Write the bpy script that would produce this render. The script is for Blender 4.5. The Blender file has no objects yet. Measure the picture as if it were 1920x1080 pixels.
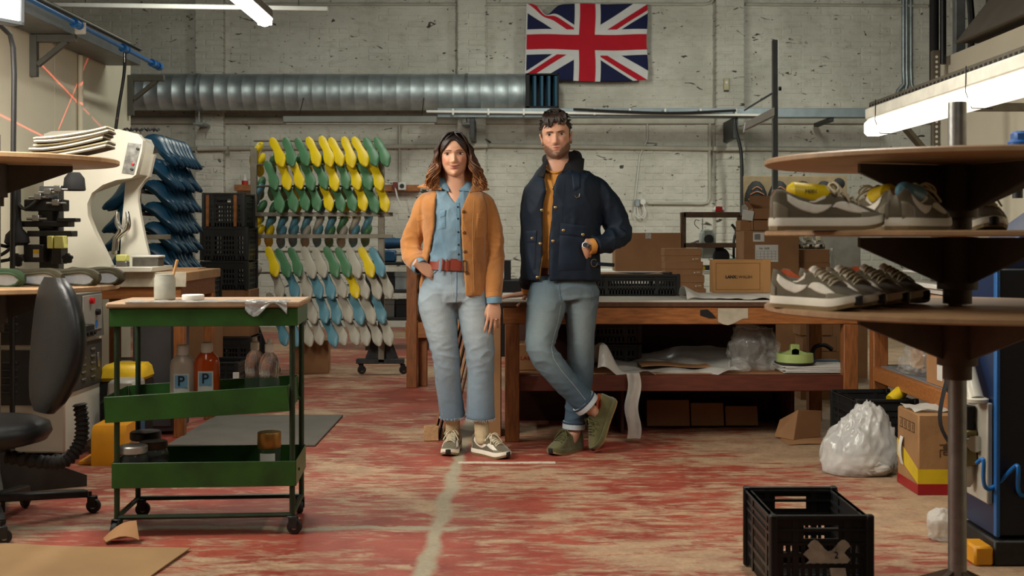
import bpy, bmesh, math, random
from mathutils import Vector, Matrix, noise, Euler
import numpy as np
random.seed(7)
PI = math.pi
S = bpy.context.scene
COL = S.collection
# ------------------------------------------------------------------ camera
FPX, CAMH, HORY = 2250.0, 1.17, 440.0
cd = bpy.data.cameras.new('camera'); cam = bpy.data.objects.new('camera', cd); COL.objects.link(cam)
cam.location = (0, 0, CAMH); cam.rotation_euler = (PI/2, 0, 0)
cd.sensor_width = 36; cd.lens = FPX/1920*36; cd.shift_y = -(540-HORY)/1920
cd.clip_start = 0.05; cd.clip_end = 100
cd.dof.use_dof = True; cd.dof.focus_distance = 6.5; cd.dof.aperture_fstop = 5.0
S.camera = cam
S.view_settings.view_transform = 'Standard'; S.view_settings.look = 'None'
S.view_settings.gamma = 1; S.view_settings.use_curve_mapping = False
S.view_settings.exposure = -0.08
for k_, v_ in (('max_bounces', 6), ('diffuse_bounces', 3), ('glossy_bounces', 3), ('transmission_bounces', 5), ('transparent_max_bounces', 12)):
    if hasattr(S, 'cycles'): setattr(S.cycles, k_, v_)
# ------------------------------------------------------------------ world and large lights
w = bpy.data.worlds.new('world'); S.world = w; w.use_nodes = True
w.node_tree.nodes['Background'].inputs[0].default_value = (0.75, 0.85, 1, 1)
w.node_tree.nodes['Background'].inputs[1].default_value = 0.03
def area(name, loc, target, sx, sy, power, col=(1, 1, 1), spread=PI):
    l = bpy.data.lights.new(name, 'AREA'); l.shape = 'RECTANGLE'; l.size = sx; l.size_y = sy
    l.energy = power; l.color = col; l.spread = spread
    o = bpy.data.objects.new(name, l); COL.objects.link(o); o.location = loc
    o.rotation_euler = (Vector(target)-Vector(loc)).to_track_quat('-Z', 'Y').to_euler()
    return o
WARM = (1.0, 0.88, 0.72); COOL = (0.86, 0.95, 1.0); NEUT = (1, 0.94, 0.84)
# photographer's big diffuser on the camera's left, the visible batten, and unseen lamps added as fill
area('studio_light', (-2.45, 4.3, 2.45), (0.2, 6.5, 1.1), 0.8, 0.8, 95, NEUT)
area('softbox_light', (-2.38, 5.5, 2.4), (0.2, 6.6, 1.0), 0.5, 0.7, 16, NEUT)
for nm, lx, ly, lz, p in (('batten_and_fill', -1.44, 6.2, 2.38, 26), ('batten_and_fill', -1.4, 2.6, 2.6, 17), ('batten_and_fill', 1.0, 4.3, 2.62, 28),  # first belongs to the visible batten; the other battens are added fill
                      ('batten_and_fill', 0.9, 1.4, 2.6, 12), ('hall_fill', -1.5, 8.9, 3.4, 26), ('hall_fill', -3.2, 11.2, 3.5, 42), ('hall_fill', 0.2, 11.4, 3.5, 64), ('hall_fill', 3.2, 11.2, 3.5, 74)):  # hall entries have no fixtures, added to brighten racks and far wall
    area(nm, (lx, ly, lz), (lx, ly, 0) if ly < 9.5 else (lx, 13.2, .4), 0.14, 1.5, p, NEUT if ly < 8 else (0.96, 0.99, 0.88))
def laser(name, loc, p0, p1, power, width=.006):
    "line laser: a spot lamp whose beam is a thin fan through p0 and p1"
    L = Vector(loc); a, c = Vector(p0)-L, Vector(p1)-L; mid = (a.normalized()+c.normalized()).normalized(); n = a.cross(c).normalized()
    l = bpy.data.lights.new(name, 'SPOT'); l.energy = power; l.color = (1, .12, .08); l.shadow_soft_size = .004
    l.spot_size = a.angle(c)*1.06; l.spot_blend = .15
    o = bpy.data.objects.new(name, l); COL.objects.link(o); o.location = loc; q = mid.to_track_quat('-Z', 'Y'); o.rotation_euler = q.to_euler()
    nl = q.inverted() @ n; l.use_nodes = True; nt = l.node_tree; e = nt.nodes['Emission']
    tc = nt.nodes.new('ShaderNodeTexCoord'); d = nt.nodes.new('ShaderNodeVectorMath'); d.operation = 'DOT_PRODUCT'; d.inputs[1].default_value = nl
    ab = nt.nodes.new('ShaderNodeMath'); ab.operation = 'ABSOLUTE'; r = nt.nodes.new('ShaderNodeMapRange'); r.inputs[1].default_value = width*.35; r.inputs[2].default_value = width; r.inputs[3].default_value = 1; r.inputs[4].default_value = 0
    nt.links.new(tc.outputs['Normal'], d.inputs[0]); nt.links.new(d.outputs['Value'], ab.inputs[0]); nt.links.new(ab.outputs[0], r.inputs[0]); nt.links.new(r.outputs[0], e.inputs['Strength'])
    return o
# ------------------------------------------------------------------ helpers
def P(x, y, Y):
    "photo pixel at a distance Y from the lens, as a world point"
    return Vector(((x-960)/FPX*Y, Y, CAMH+(HORY-y)/FPX*Y))
def PX(x, Y): return (x-960)/FPX*Y
def PZ(y, Y): return CAMH+(HORY-y)/FPX*Y
def TR(loc=(0, 0, 0), rot=(0, 0, 0), sc=(1, 1, 1)):
    return Matrix.LocRotScale(Vector(loc), Euler(rot), Vector(sc))
def basis(d, up=Vector((0, 0, 1))):
    d = Vector(d).normalized(); up = Vector(up)
    if abs(d.dot(up)) > 0.98: up = Vector((0, 1, 0)) if abs(d.y) < .9 else Vector((1, 0, 0))
    a = up.cross(d).normalized(); b = d.cross(a).normalized()
    return a, b, d
class MB:
    "collects shapes; build() links them as one mesh object"
    def __init__(s, M=None): s.v = []; s.f = []; s.M = M or Matrix.Identity(4)
    def add(s, vs, fs):
        n = len(s.v); s.v += [tuple(s.M @ Vector(p)) for p in vs]; s.f += [tuple(i+n for i in f) for f in fs]; return s
    def box(s, x0, x1, y0, y1, z0, z1, b=0.0, rot=None, sx=0, sy=0):
        "box between bounds, chamfered by b; rot about own centre; sx/sy shrink of the top"
        c = Vector(((x0+x1)/2, (y0+y1)/2, (z0+z1)/2)); h = Vector((abs(x1-x0)/2, abs(y1-y0)/2, abs(z1-z0)/2))
        b = min(b, min(h)*.95); R = Euler(rot).to_matrix() if rot else None
        vs, fs, idx = [], [], {}
        def pt(p):
            p = Vector(p)
            if sx or sy:
                k = (p.z+h.z)/(2*h.z); p.x *= 1-sx*k; p.y *= 1-sy*k
            return c+(R @ p if R else p)
        if b <= 0:
            q = [(-1, -1, -1), (1, -1, -1), (1, 1, -1), (-1, 1, -1), (-1, -1, 1), (1, -1, 1), (1, 1, 1), (-1, 1, 1)]
            return s.add([pt((a*h.x, e*h.y, g*h.z)) for a, e, g in q], [(3, 2, 1, 0), (4, 5, 6, 7), (0, 1, 5, 4), (1, 2, 6, 5), (2, 3, 7, 6), (3, 0, 4, 7)])
        for i in (-1, 1):
            for j in (-1, 1):
                for k in (-1, 1):
                    for ax in range(3):
                        p = [i*h.x, j*h.y, k*h.z]
                        for o in range(3):
                            if o != ax: p[o] -= (i, j, k)[o]*b
                        idx[(i, j, k, ax)] = len(vs); vs.append(pt(p))
        for ax in range(3):
            o1, o2 = (ax+1) % 3, (ax+2) % 3
            for sg in (-1, 1):
                def key(u, w):
                    t = [0, 0, 0]; t[ax] = sg; t[o1] = u; t[o2] = w; return idx[(t[0], t[1], t[2], ax)]
                f = [key(-1, -1), key(1, -1), key(1, 1), key(-1, 1)]; fs.append(f if sg > 0 else f[::-1])
            for u in (-1, 1):
                for w in (-1, 1):
                    def kk(t_, a_):
                        t = [0, 0, 0]; t[ax] = t_; t[o1] = u; t[o2] = w; return idx[(t[0], t[1], t[2], a_)]
                    f = [kk(-1, o1), kk(1, o1), kk(1, o2), kk(-1, o2)]; fs.append(f if u*w < 0 else f[::-1])
        for i in (-1, 1):
            for j in (-1, 1):
                for k in (-1, 1):
                    f = [idx[(i, j, k, a)] for a in range(3)]; fs.append(f if i*j*k > 0 else f[::-1])
        return s.add(vs, fs)
    def bar(s, p0, p1, w, h, b=0.0, up=(0, 0, 1)):
        p0, p1 = Vector(p0), Vector(p1); a, u, d = basis(p1-p0, up); L = (p1-p0).length
        m = MB(); m.box(-w/2, w/2, -h/2, h/2, 0, L, b)
        R = Matrix((a, u, d)).transposed()
        return s.add([p0+R @ Vector(q) for q in m.v], m.f)
    def loft(s, rings, cap=True, closed=True, capend=True):
        n = len(rings[0]); vs = [p for r in rings for p in r]; fs = []
        for i in range(len(rings)-1):
            for j in range(n if closed else n-1):
                k = (j+1) % n; fs.append((i*n+j, i*n+k, (i+1)*n+k, (i+1)*n+j))
        if cap and closed: fs.append(tuple(range(n-1, -1, -1)))
        if cap and capend and closed: fs.append(tuple((len(rings)-1)*n+j for j in range(n)))
        return s.add(vs, fs)
    def cyl(s, p0, p1, r0, r1=None, n=16, cap=True):
        return s.tube([p0, p1], [r0, r0 if r1 is None else r1], n, cap)
    def tube(s, pts, r, n=8, cap=True, smooth=0, flat=1.0, up=(0, 0, 1)):
        pts = [Vector(p) for p in pts]
        if not hasattr(r, '__len__'): r = [r]*len(pts)
        if smooth: pts, r = spline(pts, smooth, r)
        a, u, d = basis(pts[1]-pts[0], up); rings = []
        for i, p in enumerate(pts):
            d2 = (pts[min(i+1, len(pts)-1)]-pts[max(i-1, 0)])
            if d2.length < 1e-9: d2 = d
            d2 = d2.normalized(); a = (a-d2*a.dot(d2)); a = a.normalized() if a.length > 1e-6 else basis(d2)[0]; u = d2.cross(a)
            rings.append([p+(a*math.cos(t)+u*math.sin(t)*flat)*r[i] for t in [2*PI*k/n for k in range(n)]])
        return s.loft(rings, cap)
    def lathe(s, prof, c=(0, 0, 0), n=24, ax=(0, 0, 1), cap=True):
        "profile of (radius, height) turned about an axis"
        a, u, d = basis(ax); c = Vector(c)
        rings = [[c+d*h+(a*math.cos(t)+u*math.sin(t))*max(r, 1e-4) for t in [2*PI*k/n for k in range(n)]] for r, h in prof]
        return s.loft(rings, cap)
    def prism(s, poly, t0, t1, ax='y'):
        "polygon (2-D) pushed along an axis; ax y: (x,z), x: (y,z), z: (x,y)"
        def mk(p, t): return {'y': (p[0], t, p[1]), 'x': (t, p[0], p[1]), 'z': (p[0], p[1], t)}[ax]
        n = len(poly); fs = [tuple(range(n)), tuple(range(2*n-1, n-1, -1))]
        for i in range(n):
            k = (i+1) % n; fs.append((i, n+i, n+k, k))
        return s.add([mk(p, t0) for p in poly]+[mk(p, t1) for p in poly], fs)
    def grid(s, fn, nu, nv, th=0.0):
        "sheet from fn(u,v) with thickness th"
        vs = [Vector(fn(i/nu, j/nv)) for i in range(nu+1) for j in range(nv+1)]; fs = []
        q = lambda i, j: i*(nv+1)+j
        for i in range(nu):
            for j in range(nv): fs.append((q(i, j), q(i+1, j), q(i+1, j+1), q(i, j+1)))
        if th:
            nn = [Vector() for _ in vs]
            for f in fs:
                m = (vs[f[1]]-vs[f[0]]).cross(vs[f[3]]-vs[f[0]])
                for i in f: nn[i] += m
            N = len(vs); vs += [p-(nn[i].normalized() if nn[i].length > 0 else Vector((0, 0, 1)))*th for i, p in enumerate(vs)]
            fs += [tuple(i+N for i in f[::-1]) for f in fs]
            ed = [q(i, 0) for i in range(nu+1)]+[q(nu, j) for j in range(1, nv+1)]+[q(i, nv) for i in range(nu-1, -1, -1)]+[q(0, j) for j in range(nv-1, 0, -1)]
            for k in range(len(ed)):
                a, b = ed[k], ed[(k+1) % len(ed)]; fs.append((b, a, a+N, b+N))
        return s.add(vs, fs)
    def mesh(s, name):
        me = bpy.data.meshes.new(name); me.from_pydata(s.v, [], s.f); me.update()
        bm = bmesh.new(); bm.from_mesh(me); bmesh.ops.recalc_face_normals(bm, faces=bm.faces); bm.to_mesh(me); bm.free()
        return me
    def build(s, name, mat, parent=None, smooth=40, loc=None, rot=None):
        me = s.mesh(name)
        if smooth:
            me.shade_smooth(); me.set_sharp_from_angle(angle=math.radians(smooth))
        return put(name, me, mat, parent, loc, rot)
def put(name, me, mat, parent=None, loc=None, rot=None):
    o = bpy.data.objects.new(name, me); COL.objects.link(o)
    if mat and not me.materials:
        for m in (mat if isinstance(mat, (list, tuple)) else [mat]): me.materials.append(m)
    if parent: o.parent = parent
    if loc is not None: o.location = loc
    if rot is not None: o.rotation_euler = rot
    return o
def spline(pts, k, r=None):
    pts = [Vector(p) for p in pts]; out, ro = [], []; n = len(pts)
    for i in range(n-1):
        p0, p1, p2, p3 = pts[max(i-1, 0)], pts[i], pts[i+1], pts[min(i+2, n-1)]
        for j in range(k):
            t = j/k; t2, t3 = t*t, t*t*t
            out.append(0.5*((2*p1)+(p2-p0)*t+(2*p0-5*p1+4*p2-p3)*t2+(3*p1-p0-3*p2+p3)*t3))
            if r is not None: ro.append(r[i]*(1-t)+r[i+1]*t)
    out.append(pts[-1])
    if r is not None: ro.append(r[-1]); return out, ro
    return out
def tag(o, label=None, cat=None, group=None, kind=None):
    if label: o['label'] = label
    if cat: o['category'] = cat
    if group: o['group'] = group
    if kind: o['kind'] = kind
    return o
def thing(name, label, cat, loc=(0, 0, 0), rz=0.0, group=None, rot=None):
    o = bpy.data.objects.new(name, None); COL.objects.link(o); o.empty_display_size = .05
    o.location = loc; o.rotation_euler = rot if rot else (0, 0, rz)
    return tag(o, label, cat, group)
KIDS = {}
def copy_tree(o, loc=None, rot=None, label=None, parent=None, mat=None):
    c = o.copy(); COL.objects.link(c)
    if parent: c.parent = parent
    if loc is not None: c.location = loc
    if rot is not None: c.rotation_euler = rot
    if label: c['label'] = label
    for ch in list(o.children): copy_tree(ch, parent=c)
    return c
def struct(o): o['kind'] = 'structure'; return o
# ------------------------------------------------------------------ materials
MATS = {}
def mat(name, col, rough=.6, metal=0.0, var=.12, scale=12.0, bump=0.0, bscale=60.0, col2=None, thr=None, spec=.5, trans=0.0, alpha=1.0, stretch=(1, 1, 1), emit=None, coat=0.0, ior=1.45, thin=False, sss=0.0, detail=4.0, sheen=0.0, attr=None):
    if name in MATS: return MATS[name]
    m = bpy.data.materials.new(name); m.use_nodes = True; nt = m.node_tree; b = nt.nodes['Principled BSDF']
    b.inputs['Roughness'].default_value = rough; b.inputs['Metallic'].default_value = metal
    b.inputs['Specular IOR Level'].default_value = spec; b.inputs['IOR'].default_value = ior
    b.inputs['Transmission Weight'].default_value = trans; b.inputs['Alpha'].default_value = alpha
    b.inputs['Coat Weight'].default_value = coat; b.inputs['Sheen Weight'].default_value = sheen
    tc = nt.nodes.new('ShaderNodeTexCoord'); mp = nt.nodes.new('ShaderNodeMapping'); mp.inputs['Scale'].default_value = stretch
    nt.links.new(tc.outputs['Object'], mp.inputs[0])
    n = nt.nodes.new('ShaderNodeTexNoise'); n.inputs['Scale'].default_value = scale; n.inputs['Detail'].default_value = detail
    nt.links.new(mp.outputs[0], n.inputs['Vector'])
    r = nt.nodes.new('ShaderNodeValToRGB')
    c2 = col2 if col2 else tuple(min(1, c*(1+var)) for c in col); c1 = col if col2 else tuple(c*(1-var) for c in col)
    lo, hi = thr if thr else (.3, .7)
    r.color_ramp.elements[0].position = lo; r.color_ramp.elements[1].position = hi
    r.color_ramp.elements[0].color = (*c1, 1); r.color_ramp.elements[1].color = (*c2, 1)
    nt.links.new(n.outputs['Fac'], r.inputs[0])
    out = r.outputs[0]
    if attr:
        a = nt.nodes.new('ShaderNodeVertexColor'); a.layer_name = attr
        mx = nt.nodes.new('ShaderNodeMix'); mx.data_type = 'RGBA'; mx.blend_type = 'MULTIPLY'; mx.inputs[0].default_value = 1
        nt.links.new(out, mx.inputs[6]); nt.links.new(a.outputs[0], mx.inputs[7]); out = mx.outputs[2]
    nt.links.new(out, b.inputs['Base Color'])
    if sss:
        b.inputs['Subsurface Weight'].default_value = sss; b.inputs['Subsurface Radius'].default_value = (.012, .004, .002); b.inputs['Subsurface Scale'].default_value = 1
    if bump:
        n2 = nt.nodes.new('ShaderNodeTexNoise'); n2.inputs['Scale'].default_value = bscale; n2.inputs['Detail'].default_value = 3
        nt.links.new(mp.outputs[0], n2.inputs['Vector'])
        bp = nt.nodes.new('ShaderNodeBump'); bp.inputs['Strength'].default_value = bump; bp.inputs['Distance'].default_value = .01
        nt.links.new(n2.outputs['Fac'], bp.inputs['Height']); nt.links.new(bp.outputs[0], b.inputs['Normal'])
    if emit:
        b.inputs['Emission Color'].default_value = (*emit[0], 1); b.inputs['Emission Strength'].default_value = emit[1]
    MATS[name] = m; return m
def srgb(r, g, b):
    return tuple((c/255/12.92 if c/255 <= .04045 else ((c/255+.055)/1.055)**2.4) for c in (r, g, b))
H = srgb
M_steel = mat('brushed_steel', H(150, 150, 148), .38, .9, .15, 30, .05)
M_dsteel = mat('dark_steel', H(52, 52, 52), .5, .6, .2, 30, .1)
M_galv = mat('galvanised_steel', H(150, 158, 160), .42, .75, .25, 9, .12, 25)
M_black = mat('black_plastic', H(24, 25, 26), .45, 0, .2, 20, .05)
M_blackm = mat('black_matt', H(17, 17, 18), .75, 0, .2, 20)
M_card = mat('cardboard', H(158, 116, 76), .8, 0, .1, 5, .05, 200)
M_card2 = mat('cardboard_dull', H(138, 100, 66), .85, 0, .12, 5, .05, 200)
M_kraft = mat('kraft_board', H(186, 138, 86), .75, 0, .05, 8)
M_cutedge = mat('cardboard_edge', H(180, 142, 100), .9, 0, .2, 60)
M_paper = mat('white_paper', H(205, 203, 196), .7, 0, .06, 10)
M_ink = mat('black_ink', H(30, 28, 26), .7)
M_wood = mat('bench_timber', H(148, 92, 46), .5, 0, .3, 9, .08, 40, stretch=(1.2, 8, 8))
M_woodv = mat('timber_upright', H(132, 80, 40), .5, 0, .3, 9, .08, 40, stretch=(8, 8, 1.2))
M_ply = mat('plywood_disc', H(168, 134, 98), .45, 0, .16, 5, .04, 30, stretch=(1, 9, 1))
M_plyedge = mat('plywood_edge', H(186, 140, 92), .55, 0, .15, 30)
M_cream = mat('cream_paint', H(222, 215, 192), .45, 0, .05, 3, .03, 90)
M_machine = mat('machine_cream', H(204, 200, 184), .35, 0, .04, 4, .02, 120, coat=.2)
M_charcoal = mat('charcoal_panel', H(54, 54, 52), .5, 0, .1, 10)
M_white = mat('white_plastic', H(214, 212, 204), .5, 0, .05, 15)
M_lastblue = mat('last_navy', H(26, 64, 88), .34, 0, .08, 8)
M_rubber = mat('caster_rubber', H(34, 32, 30), .7, 0, .2, 30)
M_chrome = mat('chrome', H(190, 188, 182), .15, 1, .05, 20)
M_tape = mat('clear_film', H(206, 208, 206), .14, .35, .15, 16, .8, 30, alpha=.6)
# ================================================================== the hall
WY = 15.2
def floor_material():
    m = bpy.data.materials.new('worn_red_floor_paint'); m.use_nodes = True; nt = m.node_tree; N = nt.nodes; Lk = nt.links.new
    b = N['Principled BSDF']; tc = N.new('ShaderNodeTexCoord')
    def noi(scale, detail=6, rough=.6, sc=(1, 1, 1), dist=0):
        mp = N.new('ShaderNodeMapping'); mp.inputs['Scale'].default_value = sc; Lk(tc.outputs['Object'], mp.inputs[0])
        n = N.new('ShaderNodeTexNoise'); n.inputs['Scale'].default_value = scale; n.inputs['Detail'].default_value = detail
        n.inputs['Roughness'].default_value = rough; n.inputs['Distortion'].default_value = dist; Lk(mp.outputs[0], n.inputs['Vector']); return n.outputs['Fac']
    def ramp(src, p0, c0, p1, c1):
        r = N.new('ShaderNodeValToRGB'); e = r.color_ramp.elements
        e[0].position = p0; e[0].color = (*c0, 1); e[1].position = p1; e[1].color = (*c1, 1); Lk(src, r.inputs[0]); return r.outputs[0]
    def math_(op, a, bb, clamp=False):
        n = N.new('ShaderNodeMath'); n.operation = op; n.use_clamp = clamp
        for i, q in enumerate((a, bb)):
            if isinstance(q, (int, float)): n.inputs[i].default_value = q
            else: Lk(q, n.inputs[i])
        return n.outputs[0]
    def mix(fac, a, bb):
        n = N.new('ShaderNodeMix'); n.data_type = 'RGBA'
        if isinstance(fac, float): n.inputs[0].default_value = fac
        else: Lk(fac, n.inputs[0])
        for i, q in ((6, a), (7, bb)):
            if isinstance(q, tuple): n.inputs[i].default_value = (*q, 1)
            else: Lk(q, n.inputs[i])
        return n.outputs[2]
    big = noi(.55, 4, .6, (1, 1.2, 1)); fine = noi(11, 7, .78, (.45, 1.5, 1), .6); med = noi(2.6, 5, .7, (.7, 1.2, 1), .3)
    wear = math_('ADD', math_('MULTIPLY', big, .80), math_('ADD', math_('MULTIPLY', fine, .95), math_('MULTIPLY', med, .45)))
    sep = N.new('ShaderNodeSeparateXYZ'); Lk(tc.outputs['Object'], sep.inputs[0])
    # the paint is worn through most on the walkway to the right of the bench
    walk = ramp(math_('MULTIPLY', sep.outputs[0], .25), .10, (0, 0, 0), .6, (.24,)*3)
    wear = math_('MULTIPLY', math_('ADD', wear, walk), .6)
    red = mix(ramp(noi(3, 5), .35, (0, 0, 0), .65, (1, 1, 1)), H(134, 52, 39), H(164, 78, 60))
    conc = mix(ramp(noi(7, 8, .7), .3, (0, 0, 0), .7, (1, 1, 1)), H(148, 120, 94), H(194, 164, 130))
    mask = ramp(wear, .640, (0, 0, 0), .715, (1, 1, 1))
    base = mix(mask, red, conc)
    # cement-filled joints between the floor slabs
    wob = math_('MULTIPLY', math_('SUBTRACT', noi(3.5, 5), .5), .10)
    d1 = math_('ABSOLUTE', math_('ADD', math_('ADD', sep.outputs[0], math_('ADD', math_('MULTIPLY', sep.outputs[1], -.013), .36)), wob), 0)
    d2 = math_('ABSOLUTE', math_('ADD', math_('SUBTRACT', sep.outputs[1], 4.78), math_('ADD', wob, wob)), 0)
    d2 = math_('ADD', d2, math_('MULTIPLY', math_('MAXIMUM', math_('ADD', sep.outputs[0], .25), 0), .35))
    dj = math_('MINIMUM', d1, d2)
    jm = ramp(math_('ADD', dj, math_('MULTIPLY', math_('SUBTRACT', fine, .5), .05)), .018, (1, 1, 1), .042, (0, 0, 0))
    base = mix(jm, base, mix(fine, H(138, 128, 106), H(188, 174, 146)))
    # painted line on the floor
    base = mix(ramp(math_('ADD', noi(60, 3), 0), .3, (0, 0, 0), .8, (.3,)*3), base, H(70, 50, 40))
    Lk(base, b.inputs['Base Color'])
    Lk(ramp(wear, .55, (.44,)*3, .75, (.62,)*3), b.inputs['Roughness'])
    bp = N.new('ShaderNodeBump'); bp.inputs['Strength'].default_value = .35; bp.inputs['Distance'].default_value = .006
    Lk(math_('ADD', fine, math_('MULTIPLY', mask, -.5)), bp.inputs['Height']); Lk(bp.outputs[0], b.inputs['Normal'])
    return m
M_floor = floor_material()
struct(MB().add([(-7, -3, 0), (6.5, -3, 0), (6.5, 16, 0), (-7, 16, 0)], [(0, 1, 2, 3)]).build('floor', M_floor, smooth=0))
o = struct(MB().grid(lambda u, v: (-.275+.497*u, 6.125+.05*v+.004*math.sin(u*9), .0025), 12, 1, .002).build('trim_1', mat('floor_line_paint', H(205, 192, 172), .6, 0, .2, 30, col2=H(160, 110, 90), thr=(.5, .72))))

def brick_paint():
    m = bpy.data.materials.new('flaking_white_brick_paint'); m.use_nodes = True; nt = m.node_tree; N = nt.nodes; Lk = nt.links.new
    b = N['Principled BSDF']; b.inputs['Roughness'].default_value = .7; g = N.new('ShaderNodeNewGeometry')
    def noi(scale, detail=5, rough=.6, sc=(1, 1, 1), dist=0.):
        mp = N.new('ShaderNodeMapping'); mp.inputs['Scale'].default_value = sc; Lk(g.outputs['Position'], mp.inputs[0])
        n = N.new('ShaderNodeTexNoise'); n.inputs['Scale'].default_value = scale; n.inputs['Detail'].default_value = detail
        n.inputs['Roughness'].default_value = rough; n.inputs['Distortion'].default_value = dist; Lk(mp.outputs[0], n.inputs['Vector']); return n.outputs['Fac']
    def ramp(src, p0, c0, p1, c1):
        r = N.new('ShaderNodeValToRGB'); e = r.color_ramp.elements
        e[0].position = p0; e[0].color = (*c0, 1); e[1].position = p1; e[1].color = (*c1, 1); Lk(src, r.inputs[0]); return r.outputs[0]
    def mix(fac, a, bb):
        n = N.new('ShaderNodeMix'); n.data_type = 'RGBA'; Lk(fac, n.inputs[0])
        for i, q in ((6, a), (7, bb)):
            if isinstance(q, tuple): n.inputs[i].default_value = (*q, 1)
            else: Lk(q, n.inputs[i])
        return n.outputs[2]
    base = ramp(noi(1.1, 6, .65), .3, H(176, 173, 160), .7, H(214, 210, 198))
    base = mix(ramp(noi(6, 6, .7, (1, 1, 2.2)), .5, (0, 0, 0), .75, (.55,)*3), base, H(154, 149, 132))
    ch = noi(4.2, 3, .55, (1, 1, 2.3), 1.3)
    base = mix(ramp(ch, .668, (0, 0, 0), .685, (1, 1, 1)), base, H(66, 58, 48))
    base = mix(ramp(noi(17, 2, .5, (1, 1, 1.5)), .72, (0, 0, 0), .735, (1, 1, 1)), base, H(80, 66, 54))
    Lk(base, b.inputs['Base Color'])
    bp = N.new('ShaderNodeBump'); bp.inputs['Strength'].default_value = .5; bp.inputs['Distance'].default_value = .012
    Lk(noi(22, 5, .6), bp.inputs['Height']); Lk(bp.outputs[0], b.inputs['Normal'])
    return m
M_brick = brick_paint()
M_mortar = M_brick
wall = struct(MB().box(-7, 6.5, WY, WY+.2, 0, 4.6).build('wall_back', M_mortar, smooth=0))
BW, BH, PITX, PITZ = .242, .0785, .25, .0843
PIL = [PX(397, WY), PX(885, WY), PX(1366, WY)]
def brick_mesh(k, wd):
    rnd = random.Random(k); j = lambda: rnd.uniform(-.003, .003)
    h = [(-wd/2+j(), -BH/2+j()), (wd/2+j(), -BH/2+j()), (wd/2+j(), BH/2+j()), (-wd/2+j(), BH/2+j())]; i = .011
    f = [(p[0]*(1-2*i/wd), -.004+j()*.5, p[1]*(1-2*i/BH)) for p in h]
    b = [(p[0], .006, p[1]) for p in h]
    return f+b, [(0, 1, 2, 3), (0, 4, 5, 1), (1, 5, 6, 2), (2, 6, 7, 3), (3, 7, 4, 0)]
BR = {}
def bricks_mesh(k, wd):
    key = (k, round(wd, 3))
    if key not in BR:
        mb = MB(); mb.add(*brick_mesh(k, wd)); me = mb.mesh('brick'); me.materials.append(M_brick); BR[key] = me
    return BR[key]
rest = MB(); prest = MB(); nb = 0; rb = random.Random(3)
for rr in range(4, 52):
    z = rr*PITZ+.04
    if z > 4.33: break
    x = -6.2+(rr % 2)*PITX/2
    while x < 5.75:
        wd = BW if rr % 4 else BW/2-.004
        step = PITX if rr % 4 else PITX/2
        cx = x+step/2; x += step
        if any(abs(cx-p) < .17 for p in PIL): continue
        k = rb.randrange(6); y = WY+rb.uniform(-.004, .004)
        px, py = 960+cx/WY*FPX, HORY-(z-CAMH)/WY*FPX
        if nb < 225 and wd > .2 and ((1050 < px < 1330 and 160 < py < 380) or (1398 < px < 1700 and 30 < py < 320)) and not (py < 150 and px < 1215):
            if rb.random() < .8:
                o = put('brick', bricks_mesh(k, wd), M_brick, wall, (cx, y, z)); nb += 1; continue
        v, f = brick_mesh(k, wd); rest.add([(a+cx, c+y, d+z) for a, c, d in v], f)
o = rest.build('brick_courses', M_brick, wall, smooth=0); o['kind'] = 'stuff'
# brick piers standing proud of the wall
for i, p in enumerate(PIL):
    top = 4.6
    pier = struct(MB().box(p-.165, p+.165, WY-.138, WY+.02, 0, top).build('trim_%d' % (i+2), M_mortar, smooth=0)); r2 = MB(); n2 = 0
    for rr in range(4, 52):
        z = rr*PITZ+.04
        if z > 4.33: break
        for (c0, c1) in (((-.178, .045), (.055, .178)) if rr % 2 else ((-.178, -.055), (-.045, .178))):
            wd = c1-c0; k = rb.randrange(6); v, f = brick_mesh(k, wd)
            y = WY-.14+rb.uniform(-.003, .003); cx = p+(c0+c1)/2; py = HORY-(z-CAMH)/WY*FPX
            if i == 2 and 0 < py < 330 or (i == 1 and py < 140 and n2 < 14):
                put('brick', bricks_mesh(k, wd), M_brick, pier, (cx, y, z)); n2 += 1
            else: r2.add([(a+cx, c+y, d+z) for a, c, d in v], f)
        for sx in (-1, 1): r2.box(p+sx*.16, p+sx*.176, WY-.13, WY, z-.038, z+.038, .003)
    o = r2.build('brick_courses', M_brick, pier, smooth=0); o['kind'] = 'stuff'
# painted ledge and beam line on the wall
M_wpaint = mat('whitewash', H(176, 172, 158), .75, 0, .14, 5, .4, 14)
def zw(y): return PZ(y, WY)
struct(MB().box(-6.5, 5.7, WY-.05, WY+.05, zw(233), zw(219), .01).build('trim_5', M_wpaint))
struct(MB().box(-7, 6.5, WY-.22, WY+.05, 4.17, 4.6, .01).build('trim_6', mat('dark_beam', H(60, 58, 52), .8, 0, .2, 6)))
M_ceil = mat('hall_ceiling', H(84, 82, 74), .9, 0, .15, 2)
struct(MB().box(-7, 6.5, -3, 15.4, 4.6, 4.7).build('ceiling', M_ceil, smooth=0))
M_side = mat('side_wall_paint', H(96, 92, 84), .85, 0, .12, 2, .2, 12)
struct(MB().box(6.0, 6.2, -3, 15.4, 0, 4.6).build('wall_right', M_side, smooth=0))
struct(MB().box(-7.2, -7, -3, 15.4, 0, 4.6).build('wall_left', M_side, smooth=0))
struct(MB().box(-7.2, 6.2, -3.2, -3, 0, 4.6).build('wall_front', M_side, smooth=0))
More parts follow.
